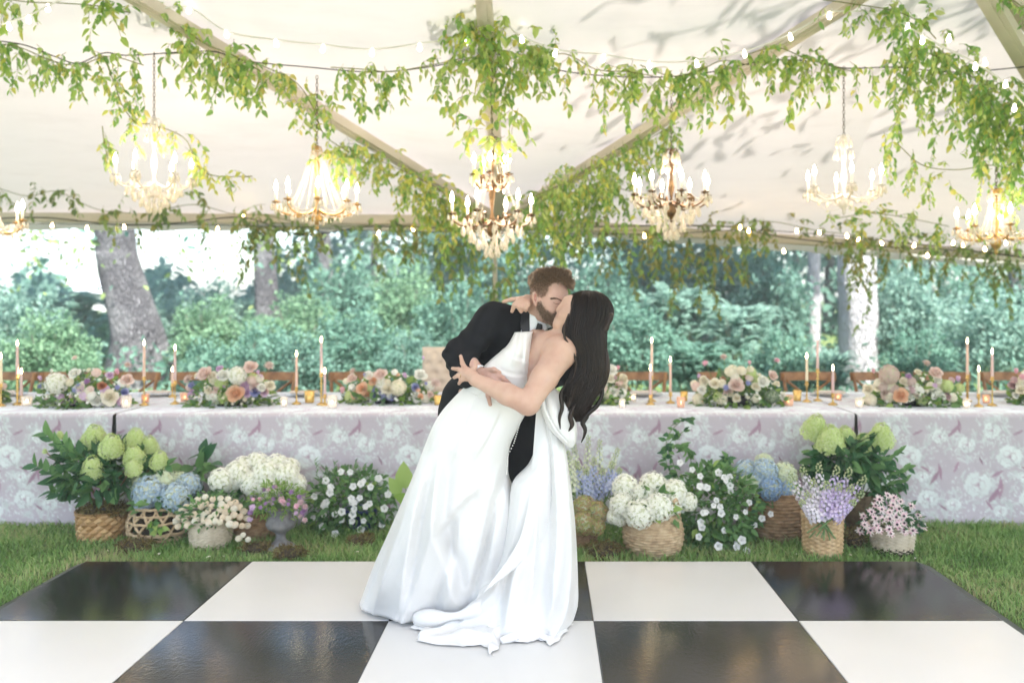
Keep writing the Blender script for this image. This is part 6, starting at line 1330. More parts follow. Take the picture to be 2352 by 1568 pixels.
G = [
 ('bright vine spilling over the top left corner above the cable', [(-20, -10), (60, 5), (140, 8), (230, 15), (300, 30)], 6.0, 26, (30, 85), .078, V_up, 60, 18, (.6, .3, .1)),
 ('leafy vine hanging from the black cable at the far left', [(-30, 100), (40, 108), (120, 140), (180, 150), (250, 130), (330, 150)], 6.3, 46, (40, 120), .07, V_up, 130, 20, (.35, .55, .1)),
 ('vine trailing off the left cable down towards the glass chandelier', [(240, 135), (262, 190), (280, 240), (310, 280), (345, 285)], 6.3, 26, (25, 60), .062, V_up, 70, 16, (.3, .4, .3)),
 ('vine over the upper left rafter and its string bulbs', [(320, -10), (400, 50), (470, 100), (540, 130), (600, 165)], 6.2, 54, (30, 90), .075, V_up, 100, 26, (.6, .3, .1)),
 ('vine hanging from the cable between the first two chandeliers', [(380, 125), (460, 122), (530, 140), (600, 150)], 6.3, 22, (40, 120), .07, V_up, 70, 16, (.4, .5, .1)),
 ('dense vine falling along the left rafter onto the gilt chandelier', [(600, 150), (680, 190), (720, 250), (745, 310), (800, 350)], 6.4, 46, (35, 90), .07, V_up, 110, 24, (.45, .25, .3)),
 ('vine swag on the cable left of the centre chain', [(760, 155), (840, 160), (900, 165), (990, 150), (1060, 135)], 6.3, 40, (35, 120), .072, V_up, 120, 16, (.5, .4, .1)),
 ('thick vine column wrapped round the chain of the largest chandelier', [(1100, -60), (1095, 10), (1135, 50), (1105, 100), (1150, 130), (1128, 200), (1132, 300)], 6.1, 150, (30, 95), .078, V_up, 280, 52, (.6, .2, .2)),
 ('vine draped with string bulbs right of the centre chain', [(1180, 90), (1240, 130), (1300, 125), (1370, 160), (1440, 165), (1500, 175)], 6.25, 56, (40, 140), .072, V_up, 160, 18, (.6, .25, .15)),
 ('vine clump above the bronze scroll arm chandelier', [(1470, 150), (1540, 175), (1600, 165), (1660, 140), (1720, 150)], 6.3, 46, (50, 130), .074, V_up, 130, 22, (.6, .3, .1)),
 ('vine over the right rafter around three string bulbs', [(1700, 130), (1780, 110), (1840, 130), (1900, 150), (1960, 165)], 6.3, 36, (35, 120), .074, V_up, 110, 20, (.6, .3, .1)),
 ('vine at the top edge right of the right rafter', [(1890, 0), (1960, 10), (2050, 25), (2110, 50), (2150, 90)], 6.0, 34, (30, 100), .072, V_up, 100, 24, (.5, .45, .05)),
 ('great hanging mass of vine filling the right corner', [(2080, 110), (2150, 130), (2220, 170), (2290, 210), (2360, 250), (2420, 280)], 6.3, 125, (60, 250), .068, V_up, 280, 40, (.45, .45, .10)),
 ('loose vine trails under the right corner mass by the gilt chandelier', [(2060, 330), (2120, 380), (2200, 390), (2280, 380), (2350, 400)], 6.6, 24, (40, 110), .06, V_up, 70, 26, (.4, .4, .2)),
 ('small vine sprig beside the tent edge at the top right corner', [(2250, -30), (2310, -10), (2352, 20)], 5.9, 10, (25, 60), .065, V_up, 30, 12, (.6, .4, 0)),
 ('yellow lit vine draped round the clear glass chandelier', [(345, 285), (390, 300), (430, 325), (455, 385), (500, 405), (580, 405)], 6.6, 32, (20, 75), .06, V_up, 80, 14, (.35, .1, .55)),
 ('thin vine trail left of the clear glass chandelier', [(235, 290), (240, 330), (250, 370)], 6.6, 9, (20, 55), .055, V_up, 26, 8, (.5, .2, .3)),
 ('dry olive vine wound along the left rafter towards the centre', [(780, 330), (850, 360), (920, 390), (1000, 430), (1050, 470)], 7.4, 85, (25, 90), .062, V_up, 110, 22, (.35, .25, .4)),
 ('vine clump in the roof valley left of the largest chandelier', [(950, 420), (1000, 450), (1050, 470), (1100, 500)], 7.6, 56, (40, 110), .07, V_up, 120, 26, (.4, .3, .3)),
 ('vine wound along the right rafter right of the largest chandelier', [(1230, 450), (1320, 410), (1400, 370), (1470, 330), (1560, 280)], 7.3, 95, (25, 100), .062, V_up, 130, 24, (.5, .3, .2)),
 ('dense vine curtain right of the largest chandelier', [(1200, 470), (1260, 450), (1330, 440), (1400, 430), (1450, 440)], 7.7, 90, (50, 150), .068, V_up, 180, 30, (.45, .4, .15)),
 ('leafy vine between the bronze and pressed glass chandeliers low on the roof', [(1930, 500), (2000, 490), (2080, 500), (2180, 520)], 7.9, 36, (30, 90), .066, V_up, 90, 24, (.5, .3, .2)),
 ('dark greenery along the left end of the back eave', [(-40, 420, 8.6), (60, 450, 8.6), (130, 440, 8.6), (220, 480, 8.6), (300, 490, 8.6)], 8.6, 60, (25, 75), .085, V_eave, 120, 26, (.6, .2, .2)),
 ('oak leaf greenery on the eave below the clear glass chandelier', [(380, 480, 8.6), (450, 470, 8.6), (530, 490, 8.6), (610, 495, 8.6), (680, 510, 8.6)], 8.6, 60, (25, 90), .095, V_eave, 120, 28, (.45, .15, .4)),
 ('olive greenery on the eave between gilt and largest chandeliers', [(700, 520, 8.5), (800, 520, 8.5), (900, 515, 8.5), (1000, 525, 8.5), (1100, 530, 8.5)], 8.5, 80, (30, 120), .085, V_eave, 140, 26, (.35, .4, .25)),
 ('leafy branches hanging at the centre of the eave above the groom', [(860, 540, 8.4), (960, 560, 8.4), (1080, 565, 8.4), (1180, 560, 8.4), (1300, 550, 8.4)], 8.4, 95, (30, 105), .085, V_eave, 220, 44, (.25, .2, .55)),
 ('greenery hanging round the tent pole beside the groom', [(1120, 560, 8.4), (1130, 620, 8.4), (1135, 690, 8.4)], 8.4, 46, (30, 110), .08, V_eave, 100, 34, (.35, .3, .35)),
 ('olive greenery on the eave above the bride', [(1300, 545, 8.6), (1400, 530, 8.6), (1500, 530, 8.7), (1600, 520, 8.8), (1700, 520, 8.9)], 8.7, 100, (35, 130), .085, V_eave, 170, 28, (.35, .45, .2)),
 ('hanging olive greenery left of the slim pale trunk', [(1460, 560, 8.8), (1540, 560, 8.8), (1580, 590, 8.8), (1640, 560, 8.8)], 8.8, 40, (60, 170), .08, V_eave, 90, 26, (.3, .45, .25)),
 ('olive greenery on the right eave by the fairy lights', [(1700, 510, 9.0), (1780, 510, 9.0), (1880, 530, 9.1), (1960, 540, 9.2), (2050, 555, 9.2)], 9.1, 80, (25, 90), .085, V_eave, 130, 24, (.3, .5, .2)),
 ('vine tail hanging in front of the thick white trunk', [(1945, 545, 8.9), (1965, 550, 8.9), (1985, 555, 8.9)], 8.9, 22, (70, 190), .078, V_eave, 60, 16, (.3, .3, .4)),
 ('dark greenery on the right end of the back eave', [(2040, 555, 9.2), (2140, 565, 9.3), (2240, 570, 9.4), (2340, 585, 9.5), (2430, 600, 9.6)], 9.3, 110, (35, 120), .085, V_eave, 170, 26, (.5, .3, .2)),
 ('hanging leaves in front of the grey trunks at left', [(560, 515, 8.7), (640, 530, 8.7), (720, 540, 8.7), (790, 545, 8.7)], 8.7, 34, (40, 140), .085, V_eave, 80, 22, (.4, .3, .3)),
]
for i, a in enumerate(G): garland(*a, seed=100+i)
random.seed(77)
# bare centre pole seen among the greenery
b = MB(); p = at(1137, 700, 8.75); b.tube([(p[0], 8.75, -.05), (p[0], 8.75, 2.2)], .022, 8); b.build('post', M_alu, tent)
# stray oak sprays of the trees at left, seen against the bright sky
def spray(px, py, Y, n, label):
    g = np.random.default_rng(int(px)); c = at(px, py, Y); t = thing('oak_branch', label, 'branch', c, 'oak sprays against the sky'); st = MB(); A = c+[.3, 0, 1.0]; st.tube(spline([A, c+[.1, 0, .4], c, c-[.25, 0, .15]], 8), np.linspace(.012, .004, 8), 5); st.build('twig', M_twig, t)
    P = c+g.normal(0, 1, (n, 3))*[.45, .3, .32]; D = norm(g.normal(0, .7, (n, 3))+[0, 0, -.6]); U = norm(g.normal(0, .5, (n, 3))+[0, -.8, .3]); L = g.uniform(.07, .13, n); leafset(t, P, D, U, L, L*.55, [V_eave[0], M_fol[0]], 40)
spray(150, 560, 12, 80, 'oak spray hanging over the bright sky at far left'); spray(60, 590, 13, 60, 'sparse oak spray near the left edge against the sky'); spray(390, 560, 12.5, 50, 'oak spray against the sky right of the big leaning trunk'); spray(520, 560, 15, 60, 'oak spray left of the second grey trunk'); spray(690, 570, 14, 60, 'oak spray between second and third grey trunks')
# ================================================================== BASKETS AND POTTED FLOWERS ON THE GRASS
M_pal = pmat('palm_leaf_strip', [(.30, .17, .065), (.44, .27, .12), (.54, .36, .18)], fac='both', rough=.55, spec=.3)
M_sea = pmat('seagrass_weave', [(.28, .19, .11), (.45, .33, .20), (.55, .43, .28)], fac='noise', nscale=26, rough=.85)
M_sead = pmat('dark_seagrass_weave', [(.15, .085, .045), (.26, .16, .085), (.35, .23, .13)], fac='noise', nscale=26, rough=.85)
M_pale = pmat('pale_seagrass_weave', [(.42, .35, .25), (.57, .49, .37), (.65, .57, .45)], fac='noise', nscale=26, rough=.85)
M_rat = pmat('rattan_weave', [(.38, .24, .12), (.54, .37, .20), (.64, .48, .29)], fac='noise', nscale=26, rough=.65)
M_soil = pmat('potting_soil', [(.03, .022, .015), (.07, .05, .03)], rough=1, nscale=30)
M_moss = pmat('brown_moss', [(.07, .05, .02), (.14, .11, .035), (.20, .18, .06), (.16, .09, .04)], fac='both', rough=.95)
M_urn = pmat('aged_urn', [(.12, .115, .12), (.20, .195, .20), (.26, .25, .24)], rough=.8, nscale=18, bump=.3)
M_bluepot = pmat('blue_pot', (.012, .03, .16), rough=.3)
def weave(R0, R1, h, nt, nr, amp, belly=.06, n2=1, vert=False):
    """a wall of crossing strands: each strand passes over and under its neighbours"""
    cols, rows = nt*4, nr*4; V = []; Fc = []
    for j in range(rows+1):
        v = j/rows; rr = R0+(R1-R0)*v+belly*math.sin(math.pi*min(1, v*.9+.08))
        for i in range(cols):
            th = 2*math.pi*i/cols; a = math.sin(math.pi*i/4+ (math.pi if (j//4) % 2 else 0)); b = abs(math.sin(math.pi*j/4))
            if vert: a = math.sin(math.pi*(j/4)+(math.pi if (i//4) % 2 else 0)); b = abs(math.sin(math.pi*i/4))
            r = rr+amp*(.55*a*b+.75*b)+.0015*math.sin(i*3.1+j*1.7); V.append((r*math.cos(th), r*math.sin(th), v*h+.002*math.sin(i*.9+j)))
    for j in range(rows):
        for i in range(cols): Fc.append((j*cols+i, j*cols+(i+1) % cols, (j+1)*cols+(i+1) % cols, (j+1)*cols+i))
    return V, Fc
def basket(label, px, w0, w1, top, base, mat, kind, name='basket', Y=None):
    Y = Y or gY(base); s = Y/F; p = at(px, base, Y); h = at(px, top, Y)[2]+.04; r0, r1 = w0/2*s, w1/2*s; Yc = Y+r0; s = Yc/F; c = np.array([at(px, base, Yc)[0], Yc, -.04])
    t = thing(name, label, 'basket' if name == 'basket' else 'pot', c, 'baskets of flowers in front of the table' if name == 'basket' else None)
    if kind == 'palm':
        n = 15; rows = 9; hh = h/(rows-1)*2
        for j in range(rows):
            v = j/(rows-1); rr = r0+(r1-r0)*v; wd = 2*math.pi*rr/n; lo_, hi_ = max(-hh/2, -v*h), min(hh/2, (1-v)*h); sg = 1 if j % 2 else -1
            V = [(rr-.003, -wd/2, 0), (rr-.003, 0, lo_), (rr-.003, wd/2, 0), (rr-.003, 0, hi_), (rr+.004, -wd*.24, lo_*.46), (rr+.009, wd*.25*sg, hi_*.1), (rr+.004, wd*.24, hi_*.46), (rr+.009, -wd*.25*sg, lo_*.1), (rr+.0105, 0, 0)]
            me = mk('strip', V, [(0, 4, 8, 7), (0, 1, 4), (1, 5, 8, 4) if sg > 0 else (1, 2, 8, 4), (1, 2, 5) if sg > 0 else (2, 6, 8), (2, 6, 8, 5) if sg > 0 else (2, 3, 6), (2, 3, 6) if sg > 0 else (3, 0, 8, 6), (3, 7, 8, 6) if sg > 0 else (0, 7, 8), (3, 0, 7) if sg > 0 else (3, 5, 8)], M_pal)
            for i in range(n):
                th = 2*math.pi*(i+.5*(j % 2))/n
                if math.sin(th) < .45: obj('strip', me, t, world=False, M=TRS((0, 0, h*v), Matrix.Rotation(th, 3, 'Z')))
        b = MB(); b.lathe([(r0*.97, .0), (r0*.98, .01), (r1*.975, h)], (0, 0, 0), 28, False); b.build('lining', M_sead, t, True, False)
        rm = MB(); rm.tube([((r1+.004)*math.cos(a), (r1+.004)*math.sin(a), h-.004) for a in np.linspace(0, 6.283, 33)], .006, 6); rm.build('rim', M_pal, t, True, False)
    elif kind == 'open':
        for k in range(26):
            a = 2*math.pi*k/26
            for sg in (-1, 1):
                b = MB(); P = [((r0+(r1-r0)*q+.055*math.sin(math.pi*min(1, q*.8+.12)))*math.cos(a+sg*.30*q*3+.02*math.sin(9*q)), (r0+(r1-r0)*q+.055*math.sin(math.pi*min(1, q*.8+.12)))*math.sin(a+sg*.30*q*3), h*q) for q in np.linspace(0, 1, 14)]
                if k % 2 == (sg > 0): b.tube(P, .0075+.0022*np.sin(np.arange(14)*2.1), 5); b.build('strand', mat, t, True, False)
        for z in (.005, .035, .065, .33*h, .62*h, h*.82, h):
            q = z/h; rr = r0+(r1-r0)*q+.055*math.sin(math.pi*min(1, q*.8+.12)); b = MB(); b.tube([((rr+.004*math.sin(9*a))*math.cos(a), (rr+.004*math.sin(9*a))*math.sin(a), z+.003*math.sin(13*a)) for a in np.linspace(0, 6.283, 61)], .0085, 6); b.build('hoop', mat, t, True, False)
        b = MB(); b.lathe([(r0*.8, .005), (r0*.9, .02), (r0*1.05, h*.8)], (0, 0, 0), 20, False); b.build('lining', M_soil, t, True, False)
    else:
        nt, nr, am, be, ve = {'rope': (26, 15, .006, .004, False), 'coil': (30, 16, .0055, .004, False), 'round': (24, 15, .008, .035, False), 'cyl': (22, 20, .006, .0, True), 'dark': (26, 14, .008, .03, False)}[kind]
        V, Fc = weave(r0, r1, h, nt, nr, am, be, 1, ve); obj('weave', mk('weave', V, Fc, mat, True), t, False)
        rt = r1+be*math.sin(math.pi*.98); b = MB()
        for g_ in range(2): b.tube([((rt+.004)*math.cos(a), (rt+.004)*math.sin(a), h+.003+.004*math.sin(22*a+math.pi*g_)) for a in np.linspace(0, 6.283, 90)], .0065, 5)
        b.build('rim', mat, t, True, False)
        if kind == 'round':
            for a0 in (-.75, 2.4):
                b = MB(); b.tube(spline([((rt+.006)*math.cos(a0-.28), (rt+.006)*math.sin(a0-.28), h-.03), ((rt+.012)*math.cos(a0-.25), (rt+.012)*math.sin(a0-.25), h+.05), ((rt+.012)*math.cos(a0), (rt+.012)*math.sin(a0), h+.10), ((rt+.012)*math.cos(a0+.25), (rt+.012)*math.sin(a0+.25), h+.05), ((rt+.006)*math.cos(a0+.28), (rt+.006)*math.sin(a0+.28), h-.03)], 20), .010+.002*np.sin(np.arange(20)*2), 7); b.build('handle', mat, t, True, False)
    b = MB(); b.lathe([(.001, h-.03), (r1*.93, h-.035), (r1*.93, .005), (.001, .004)], (0, 0, 0), 18, False); b.build('soil', M_soil, t, True, False)
    return c, r1, h
# ---- plants
def plant(name, label, c, group='potted flowers in front of the table'): return thing(name, label, 'plant', c, group)
def bush(t, c, rad, n, L, mats, nparts, shell=.5, zmin=-.5, ratio=.5, name='leaf', stuff='foliage', up=.35):
    P, d = ball(n, c, rad, shell, zmin); n = len(P); P[:, 2] = np.maximum(P[:, 2], -.02)
    D = norm(d+rng.normal(0, .55, (n, 3))+np.array([0, -.15, -.15])); U = norm(rng.normal(0, .35, (n, 3))+np.array([0, -.45, .8])+d*up); Ls = rng.uniform(.6, 1.25, n)*L
    leafset(t, P, D, U, Ls, Ls*ratio, mats, nparts, stuff, name)
def stems(t, c, tips, r=.004, mat=None, bow=.05):
    b = MB()
    for q in tips: q = np.asarray(q, float); m = (np.asarray(c)+q)/2+np.array([random.uniform(-bow, bow), random.uniform(-bow, bow), .02]); b.tube(spline([c, m, q], 7), np.linspace(r, r*.6, 7), 5, False)
    b.build('stems', mat or M_stem, t)
def heads(t, lst, Y, me_list, name, face=(0, -.55, .8), dyf=0, mat=None):
    tips = []
    for h in lst:
        x, y, r = h[:3]; m = (h[3] if len(h) > 3 else None) or mat; dy = h[4] if len(h) > 4 else 0; yy = Y+dy; p = at(x, y, yy); tips.append(p)
        f = np.array(face)+np.array([random.uniform(-.25, .25), random.uniform(-.15, .15), 0]); o = obj(name, random.choice(me_list), t, M=TRS(p, zto(f, random.uniform(0, 6)), 2*r*yy/F), mat=m)
    return tips
P_bluh = pc('blue_floret', [(.30, .42, .56), (.42, .54, .66), (.58, .66, .62)], .2, 'both'); P_palegr = pc('pale_green_floret', [(.58, .66, .40), (.68, .74, .52), (.60, .68, .60)], .2, 'both'); P_deepbl = pc('deep_blue_floret', [(.22, .34, .54), (.34, .47, .64)], .2, 'both')
P_whh = pc('white_floret', [(.86, .88, .74), (.92, .93, .86), (.94, .94, .90)], .3, 'both'); P_ant = pc('antique_floret', [(.24, .30, .08), (.36, .40, .14), (.38, .22, .12), (.42, .30, .20)], .2, 'both')
# L1 lime panicle hydrangea
c, r, h = basket('basket of wide crossing palm strips at the far left', 236, 104, 114, 1180, 1249, M_pal, 'palm'); Yp = c[1]
t = plant('lime_hydrangea', 'tall lime panicle hydrangea in the palm strip basket at far left', (c[0], c[1], h-.06))
tips = heads(t, [(218, 1000, 30, None, .02), (256, 1020, 29, None, -.12), (212, 1070, 27, None, -.18), (311, 1003, 25, None, .03), (343, 1019, 22, None, .06), (307, 1043, 26, None, -.1), (304, 1071, 21, None, -.15), (367, 1054, 23, None, -.05), (137, 998, 10, None, .0), (152, 1028, 13, None, .05), (248, 1050, 12, None, -.05), (103, 1035, 6, None, 0), (200, 1008, 18, None, .08)], Yp, pan_m, 'panicle', (.1, -.45, .9))
base = np.array([c[0], c[1], h-.05]); stems(t, base, tips, .005, pmat('brown_stem', [(.14, .08, .04), (.22, .14, .07)], rough=.7, nscale=20), .03)
bush(t, at(250, 1085, Yp), (.30, .22, .17), 380, .095, [L_dark, L_mid], 130, .35, -.7)
P = []; D = []
for (x0, y0, x1, y1) in ((230, 1150, 110, 1000), (230, 1150, 85, 1070), (240, 1150, 120, 1130), (250, 1150, 380, 1070), (240, 1150, 150, 1020)):
    for q in np.linspace(.35, 1, 9):
        for sg in (-1, 1): p = at(x0+(x1-x0)*q, y0+(y1-y0)*q, Yp-.05); P.append(p); D.append(norm(np.array([(x1-x0)*.4+sg*40, random.uniform(-40, 10), -(y1-y0)*.4+sg*40+random.uniform(-20, 20)])))
P, D = np.array(P), np.array(D); leafset(t, P, D, np.tile([0, -.7, .7], (len(P), 1))+rng.normal(0, .25, (len(P), 3)), rng.uniform(.06, .10, len(P)), rng.uniform(.030, .045, len(P)), [L_dark, L_mid], 90)
stems(t, base, [at(110, 1000, Yp-.05), at(85, 1070, Yp-.05), at(120, 1130, Yp-.05), at(380, 1070, Yp-.05)], .004)
def moss(label, px, py, rx, ry, n=900, Y=None):
    Y = Y or gY(py+ry); c = at(px, py, Y); s = Y/F; t = thing('moss_clump', label, 'moss', (c[0], Y, c[2]), 'moss tucked round the baskets')
    P, d = ball(n, c, (rx*s, min(.16, rx*s*.8), ry*s), .3, -.8); w = .6+.4*np.sin(P[:, 0]*45)*np.cos(P[:, 2]*51); n = len(P); D = norm(rng.normal(size=(n, 3))); U = norm(rng.normal(size=(n, 3))); L = rng.uniform(.014, .036, n)*w+.006; V, Fc = leaf_arrays(P, D, U, L, L*.28)
    obj('moss_strands', mk('moss_strands', V, Fc, M_moss), t, kind='stuff')
    b = MB(); b.lathe([(.001, -ry*s*.8), (rx*s*.7, -ry*s*.6), (rx*s*.75, 0), (rx*s*.4, ry*s*.6), (.001, ry*s*.7)], c, 10); V = np.concatenate(b.V); V[:, 1] = c[1]+(V[:, 1]-c[1])*min(1, .12/(rx*s)); obj('moss_core', mk('moss_core', V, b.F, M_soil), t)
moss('brown moss packed over the rim of the palm strip basket', 240, 1166, 62, 20, 1500, Yp-.04); moss('moss lying between palm strip and openwork baskets', 312, 1250, 44, 15, 800); moss('moss at the foot of the grey urn', 665, 1268, 40, 16, 900); moss('moss mound under the white petunias on the left', 828, 1240, 34, 13, 800)
moss('brown moss pile right of the bridal train', 1385, 1264, 48, 22, 1400, 5.05); moss('moss beside the pale basket of pink flowers', 1965, 1235, 26, 28, 900); moss('loose moss behind the cream rose basket', 590, 1256, 40, 10, 500)
# L2 blue hydrangea
c, r, h = basket('openwork twisted rope basket under the blue hydrangea at left', 369, 100, 104, 1170, 1254, M_sea, 'open'); Yp = c[1]
t = plant('blue_hydrangea', 'pale blue mophead hydrangea in the openwork basket', (c[0], c[1], h-.06))
tips = heads(t, [(343, 1128, 37, P_bluh, -.06), (404, 1141, 34, P_bluh, -.08), (433, 1114, 29, P_bluh, .02), (376, 1104, 27, P_palegr, .0), (320, 1110, 22, P_palegr, -.04), (330, 1150, 24, P_bluh, -.08), (408, 1106, 24, P_palegr, .06), (372, 1138, 24, P_bluh, -.05)], Yp, mop_m, 'hydrangea_head')
stems(t, (c[0], c[1], h-.05), tips); bush(t, at(375, 1150, Yp), (.16, .14, .08), 90, .08, [L_mid, L_dark], 40, .4, -.9)
P = np.array([at(355+random.uniform(-18, 18), 1205+random.uniform(-16, 16), Yp-.19) for _ in range(12)]); leafset(t, P, rng.normal(0, .6, (12, 3))+[0, -.3, -.3], rng.normal(0, .2, (12, 3))+[0, -.9, .3], np.full(12, .055), np.full(12, .035), [L_mid, L_lime], 12)
# L3 leafy plant behind
t = plant('leafy_plant', 'dark glossy leafy plant without flowers behind the blue hydrangea', (at(462, 1180, 5.62)[0], 5.62, -.04)); bush(t, at(462, 1090, 5.62), (.12, .08, .13), 44, .12, [L_dark, L_mid], 44, .4, -.6, .55); stems(t, (at(462, 1180, 5.62)[0], 5.62, -.04), [at(450, 1090, 5.62), at(470, 1080, 5.62)])
# L4 cream spray roses
c, r, h = basket('pale coiled basket of cream spray roses', 484, 86, 98, 1202, 1266, M_pale, 'coil'); Yp = c[1]
t = plant('cream_rose_bush', 'mound of small cream spray roses in a pale coiled basket', (c[0], c[1], h-.04)); lst = []
for k in range(900):
    u = random.uniform(-1, 1); v = random.random(); x = 488+84*u; y = 1200-66*v*math.sqrt(max(.02, 1-u*u))+(10*abs(u))
    if len(lst) < 84 and all((x-q[0])**2+(y-q[1])**2 > 11.5**2 for q in lst): lst.append((x, y, random.uniform(7.5, 10), None, -.17*math.sqrt(max(0, 1-u*u))*(1-v*.8)))
P_crm1 = pc('cream_spray_petal', [(.88, .75, .58), (.91, .82, .68)])
tips = heads(t, [(a[0], a[1], a[2], P_crm1 if i % 3 else P_cream, a[4]) for i, a in enumerate(lst)]+[(548, 1236, 8, P_cream, -.12), (558, 1228, 7, P_cream, -.12), (570, 1238, 7, P_cream, -.12), (405, 1196, 9, P_cream, 0)], Yp, bud_m, 'rose', (0, -.6, .65))
bush(t, at(488, 1176, Yp), (.20, .16, .12), 260, .04, [L_mid, L_dark], 60, .4, -.6); stems(t, (c[0], c[1], h-.04), tips[::3], .0025)
# L5 white hydrangea mass
c, r, h = basket('dark coiled basket under the big white hydrangea at left', 583, 96, 104, 1185, 1243, M_sead, 'dark'); Yp = c[1]
t = plant('white_hydrangea', 'large mass of white mophead hydrangea behind the cream roses', (c[0], c[1], h-.05))
tips = heads(t, [(508, 1102, 28, None, -.1), (545, 1090, 32, None, -.03), (560, 1075, 28, None, .05), (590, 1066, 28, None, .08), (612, 1090, 32, None, -.06), (635, 1072, 30, None, .06), (655, 1095, 32, None, -.04), (680, 1112, 24, None, -.02), (580, 1110, 28, None, -.08), (618, 1118, 26, None, -.1), (665, 1075, 24, None, .05), (530, 1112, 20, None, -.05)], Yp, mop_m, 'hydrangea_head', (0, -.5, .85), mat=P_whh)
stems(t, (c[0], c[1], h-.05), tips); bush(t, at(590, 1140, Yp), (.22, .14, .1), 120, .08, [L_mid, L_dark], 50, .4, -.8)
# L6 urn of wild flowers
Yu = gY(1270)+.09; cu = at(645, 1270, Yu); s = Yu/F; cu[2] = -.04; hu = at(645, 1166, Yu)[2]+.04
t = thing('urn', 'aged grey pedestal urn with trailing wild flowers', 'urn', cu); b = MB(); b.lathe([(.001, 0), (.088, 0), (.09, .018), (.07, .03), (.035, .05), (.026, .08), (.034, .10)], cu, 22, False); b.build('foot', M_urn, t, True)
b = MB(); b.lathe([(.034, .10), (.075, .125), (.088, .15), (.083, .165), (.085, .175), (.072, .19), (.066, hu*.85), (.080, hu-.01), (.094, hu), (.086, hu), (.06, hu-.03), (.001, hu-.035)], cu, 26, False); b.build('bowl', M_urn, t, True)
t = plant('wild_flower_mix', 'trailing purple and pink scabiosa spilling over the grey urn', (cu[0], cu[1], hu-.07)); lst = []
for k in range(44): u = random.uniform(-1, 1); lst.append((638+66*u, 1112+random.uniform(0, 1)**.8*88*(.5+.5*abs(u)), random.uniform(5, 9), random.choice([P_plum, P_lilac, P_pink, P_plum, P_mauve]), random.uniform(-.16, .02)))
tips = heads(t, lst, Yu, [pom_m], 'scabiosa', (0, -.7, .5)); stems(t, (cu[0], cu[1], hu-.04), tips, .0022, M_stem, .06); bush(t, at(640, 1150, Yu), (.17, .13, .12), 520, .035, [L_lime, L_mid], 60, .3, -.9, .22)
# petunia masses
M_pet = pc('white_petunia', [(.80, .80, .80), (.86, .86, .85)], .3); pet = trumpet_mesh(M_pet, None)
def petunia_mass(t, cpx, cpy, rx, ry, Y, n, flowers, L, extra=()):
    bush(t, at(cpx, cpy, Y), (rx*Y/F, .20, ry*Y/F), n, L, [L_mid, L_lime, L_dark], 150, .35, -.95); ff = []
    for k in range(flowers):
        a = random.uniform(0, 6.28); q = math.sqrt(random.random())*.98; ff.append((cpx+rx*q*math.cos(a), cpy+ry*q*math.sin(a)*1.0, random.uniform(6.0, 9.0), None, -.215*math.sqrt(max(.02, 1-q*q))-.012))
    heads(t, ff+list(extra), Y, [pet], 'petunia', (.05, -1, .3))
Yp = gY(1235)+.16; cc = at(830, 1235, Yp); cc[2] = -.04
b = thing('pot', 'small blue pot almost hidden under the white petunias', 'pot', cc); m = MB(); m.lathe([(.001, 0), (.085, 0), (.10, .13), (.11, .135), (.11, .15), (.09, .15), (.085, .13), (.001, .125)], cc, 22, False); m.build('pot_wall', M_bluepot, b, True)
t = plant('petunia_plant', 'big trailing white petunia plant left of the bridal gown', (cc[0], cc[1], .09)); petunia_mass(t, 805, 1155, 98, 82, Yp, 900, 34, .05, [(770, 1226, 9, None, -.2), (775, 1248, 8, None, -.2), (722, 1140, 8, None, -.15), (745, 1160, 9, None, -.15)])
P = []; D = []
for x0, x1, y1 in ((740, 722, 1060), (760, 770, 1062), (800, 835, 1070), (840, 860, 1085), (780, 745, 1075), (820, 815, 1060)):
    for q in np.linspace(.1, 1, 16): p = at(x0+(x1-x0)*q, 1130+(y1-1130)*q, Yp-.02); P.append(p); D.append((random.uniform(-1, 1), random.uniform(-.4, .2), .7))
leafset(t, P, np.array(D), rng.normal(0, .3, (len(P), 3))+[0, -.8, .4], rng.uniform(.025, .045, len(P)), rng.uniform(.006, .010, len(P)), [L_grey, L_mid], 40); stems(t, (cc[0], cc[1], .08), [at(722, 1060, Yp), at(835, 1070, Yp), at(770, 1062, Yp), at(745, 1100, Yp)], .003)
# L8 broad leaf plant
Yp = 5.5; t = plant('broad_leaf_plant', 'broad yellow green leaf plant close to the left of the gown', (at(925, 1200, Yp)[0], Yp, -.04))
tipp = [(932, 1075), (915, 1095), (940, 1120)]; P = np.array([at(928, 1165, Yp-.03*i)*.35+at(x, y, Yp-.03*i)*.65 for i, (x, y) in enumerate(tipp)]); P[:, 2] -= .04
leafset(t, P, np.array([(-.05, -.2, 1), (-.45, -.3, .8), (-.3, -.5, .3)]), np.tile([0., -.9, .45], (3, 1)), np.array([.17, .13, .12]), np.array([.12, .085, .08]), [L_lime], 3); stems(t, (at(928, 1200, Yp)[0], Yp, -.04), P)
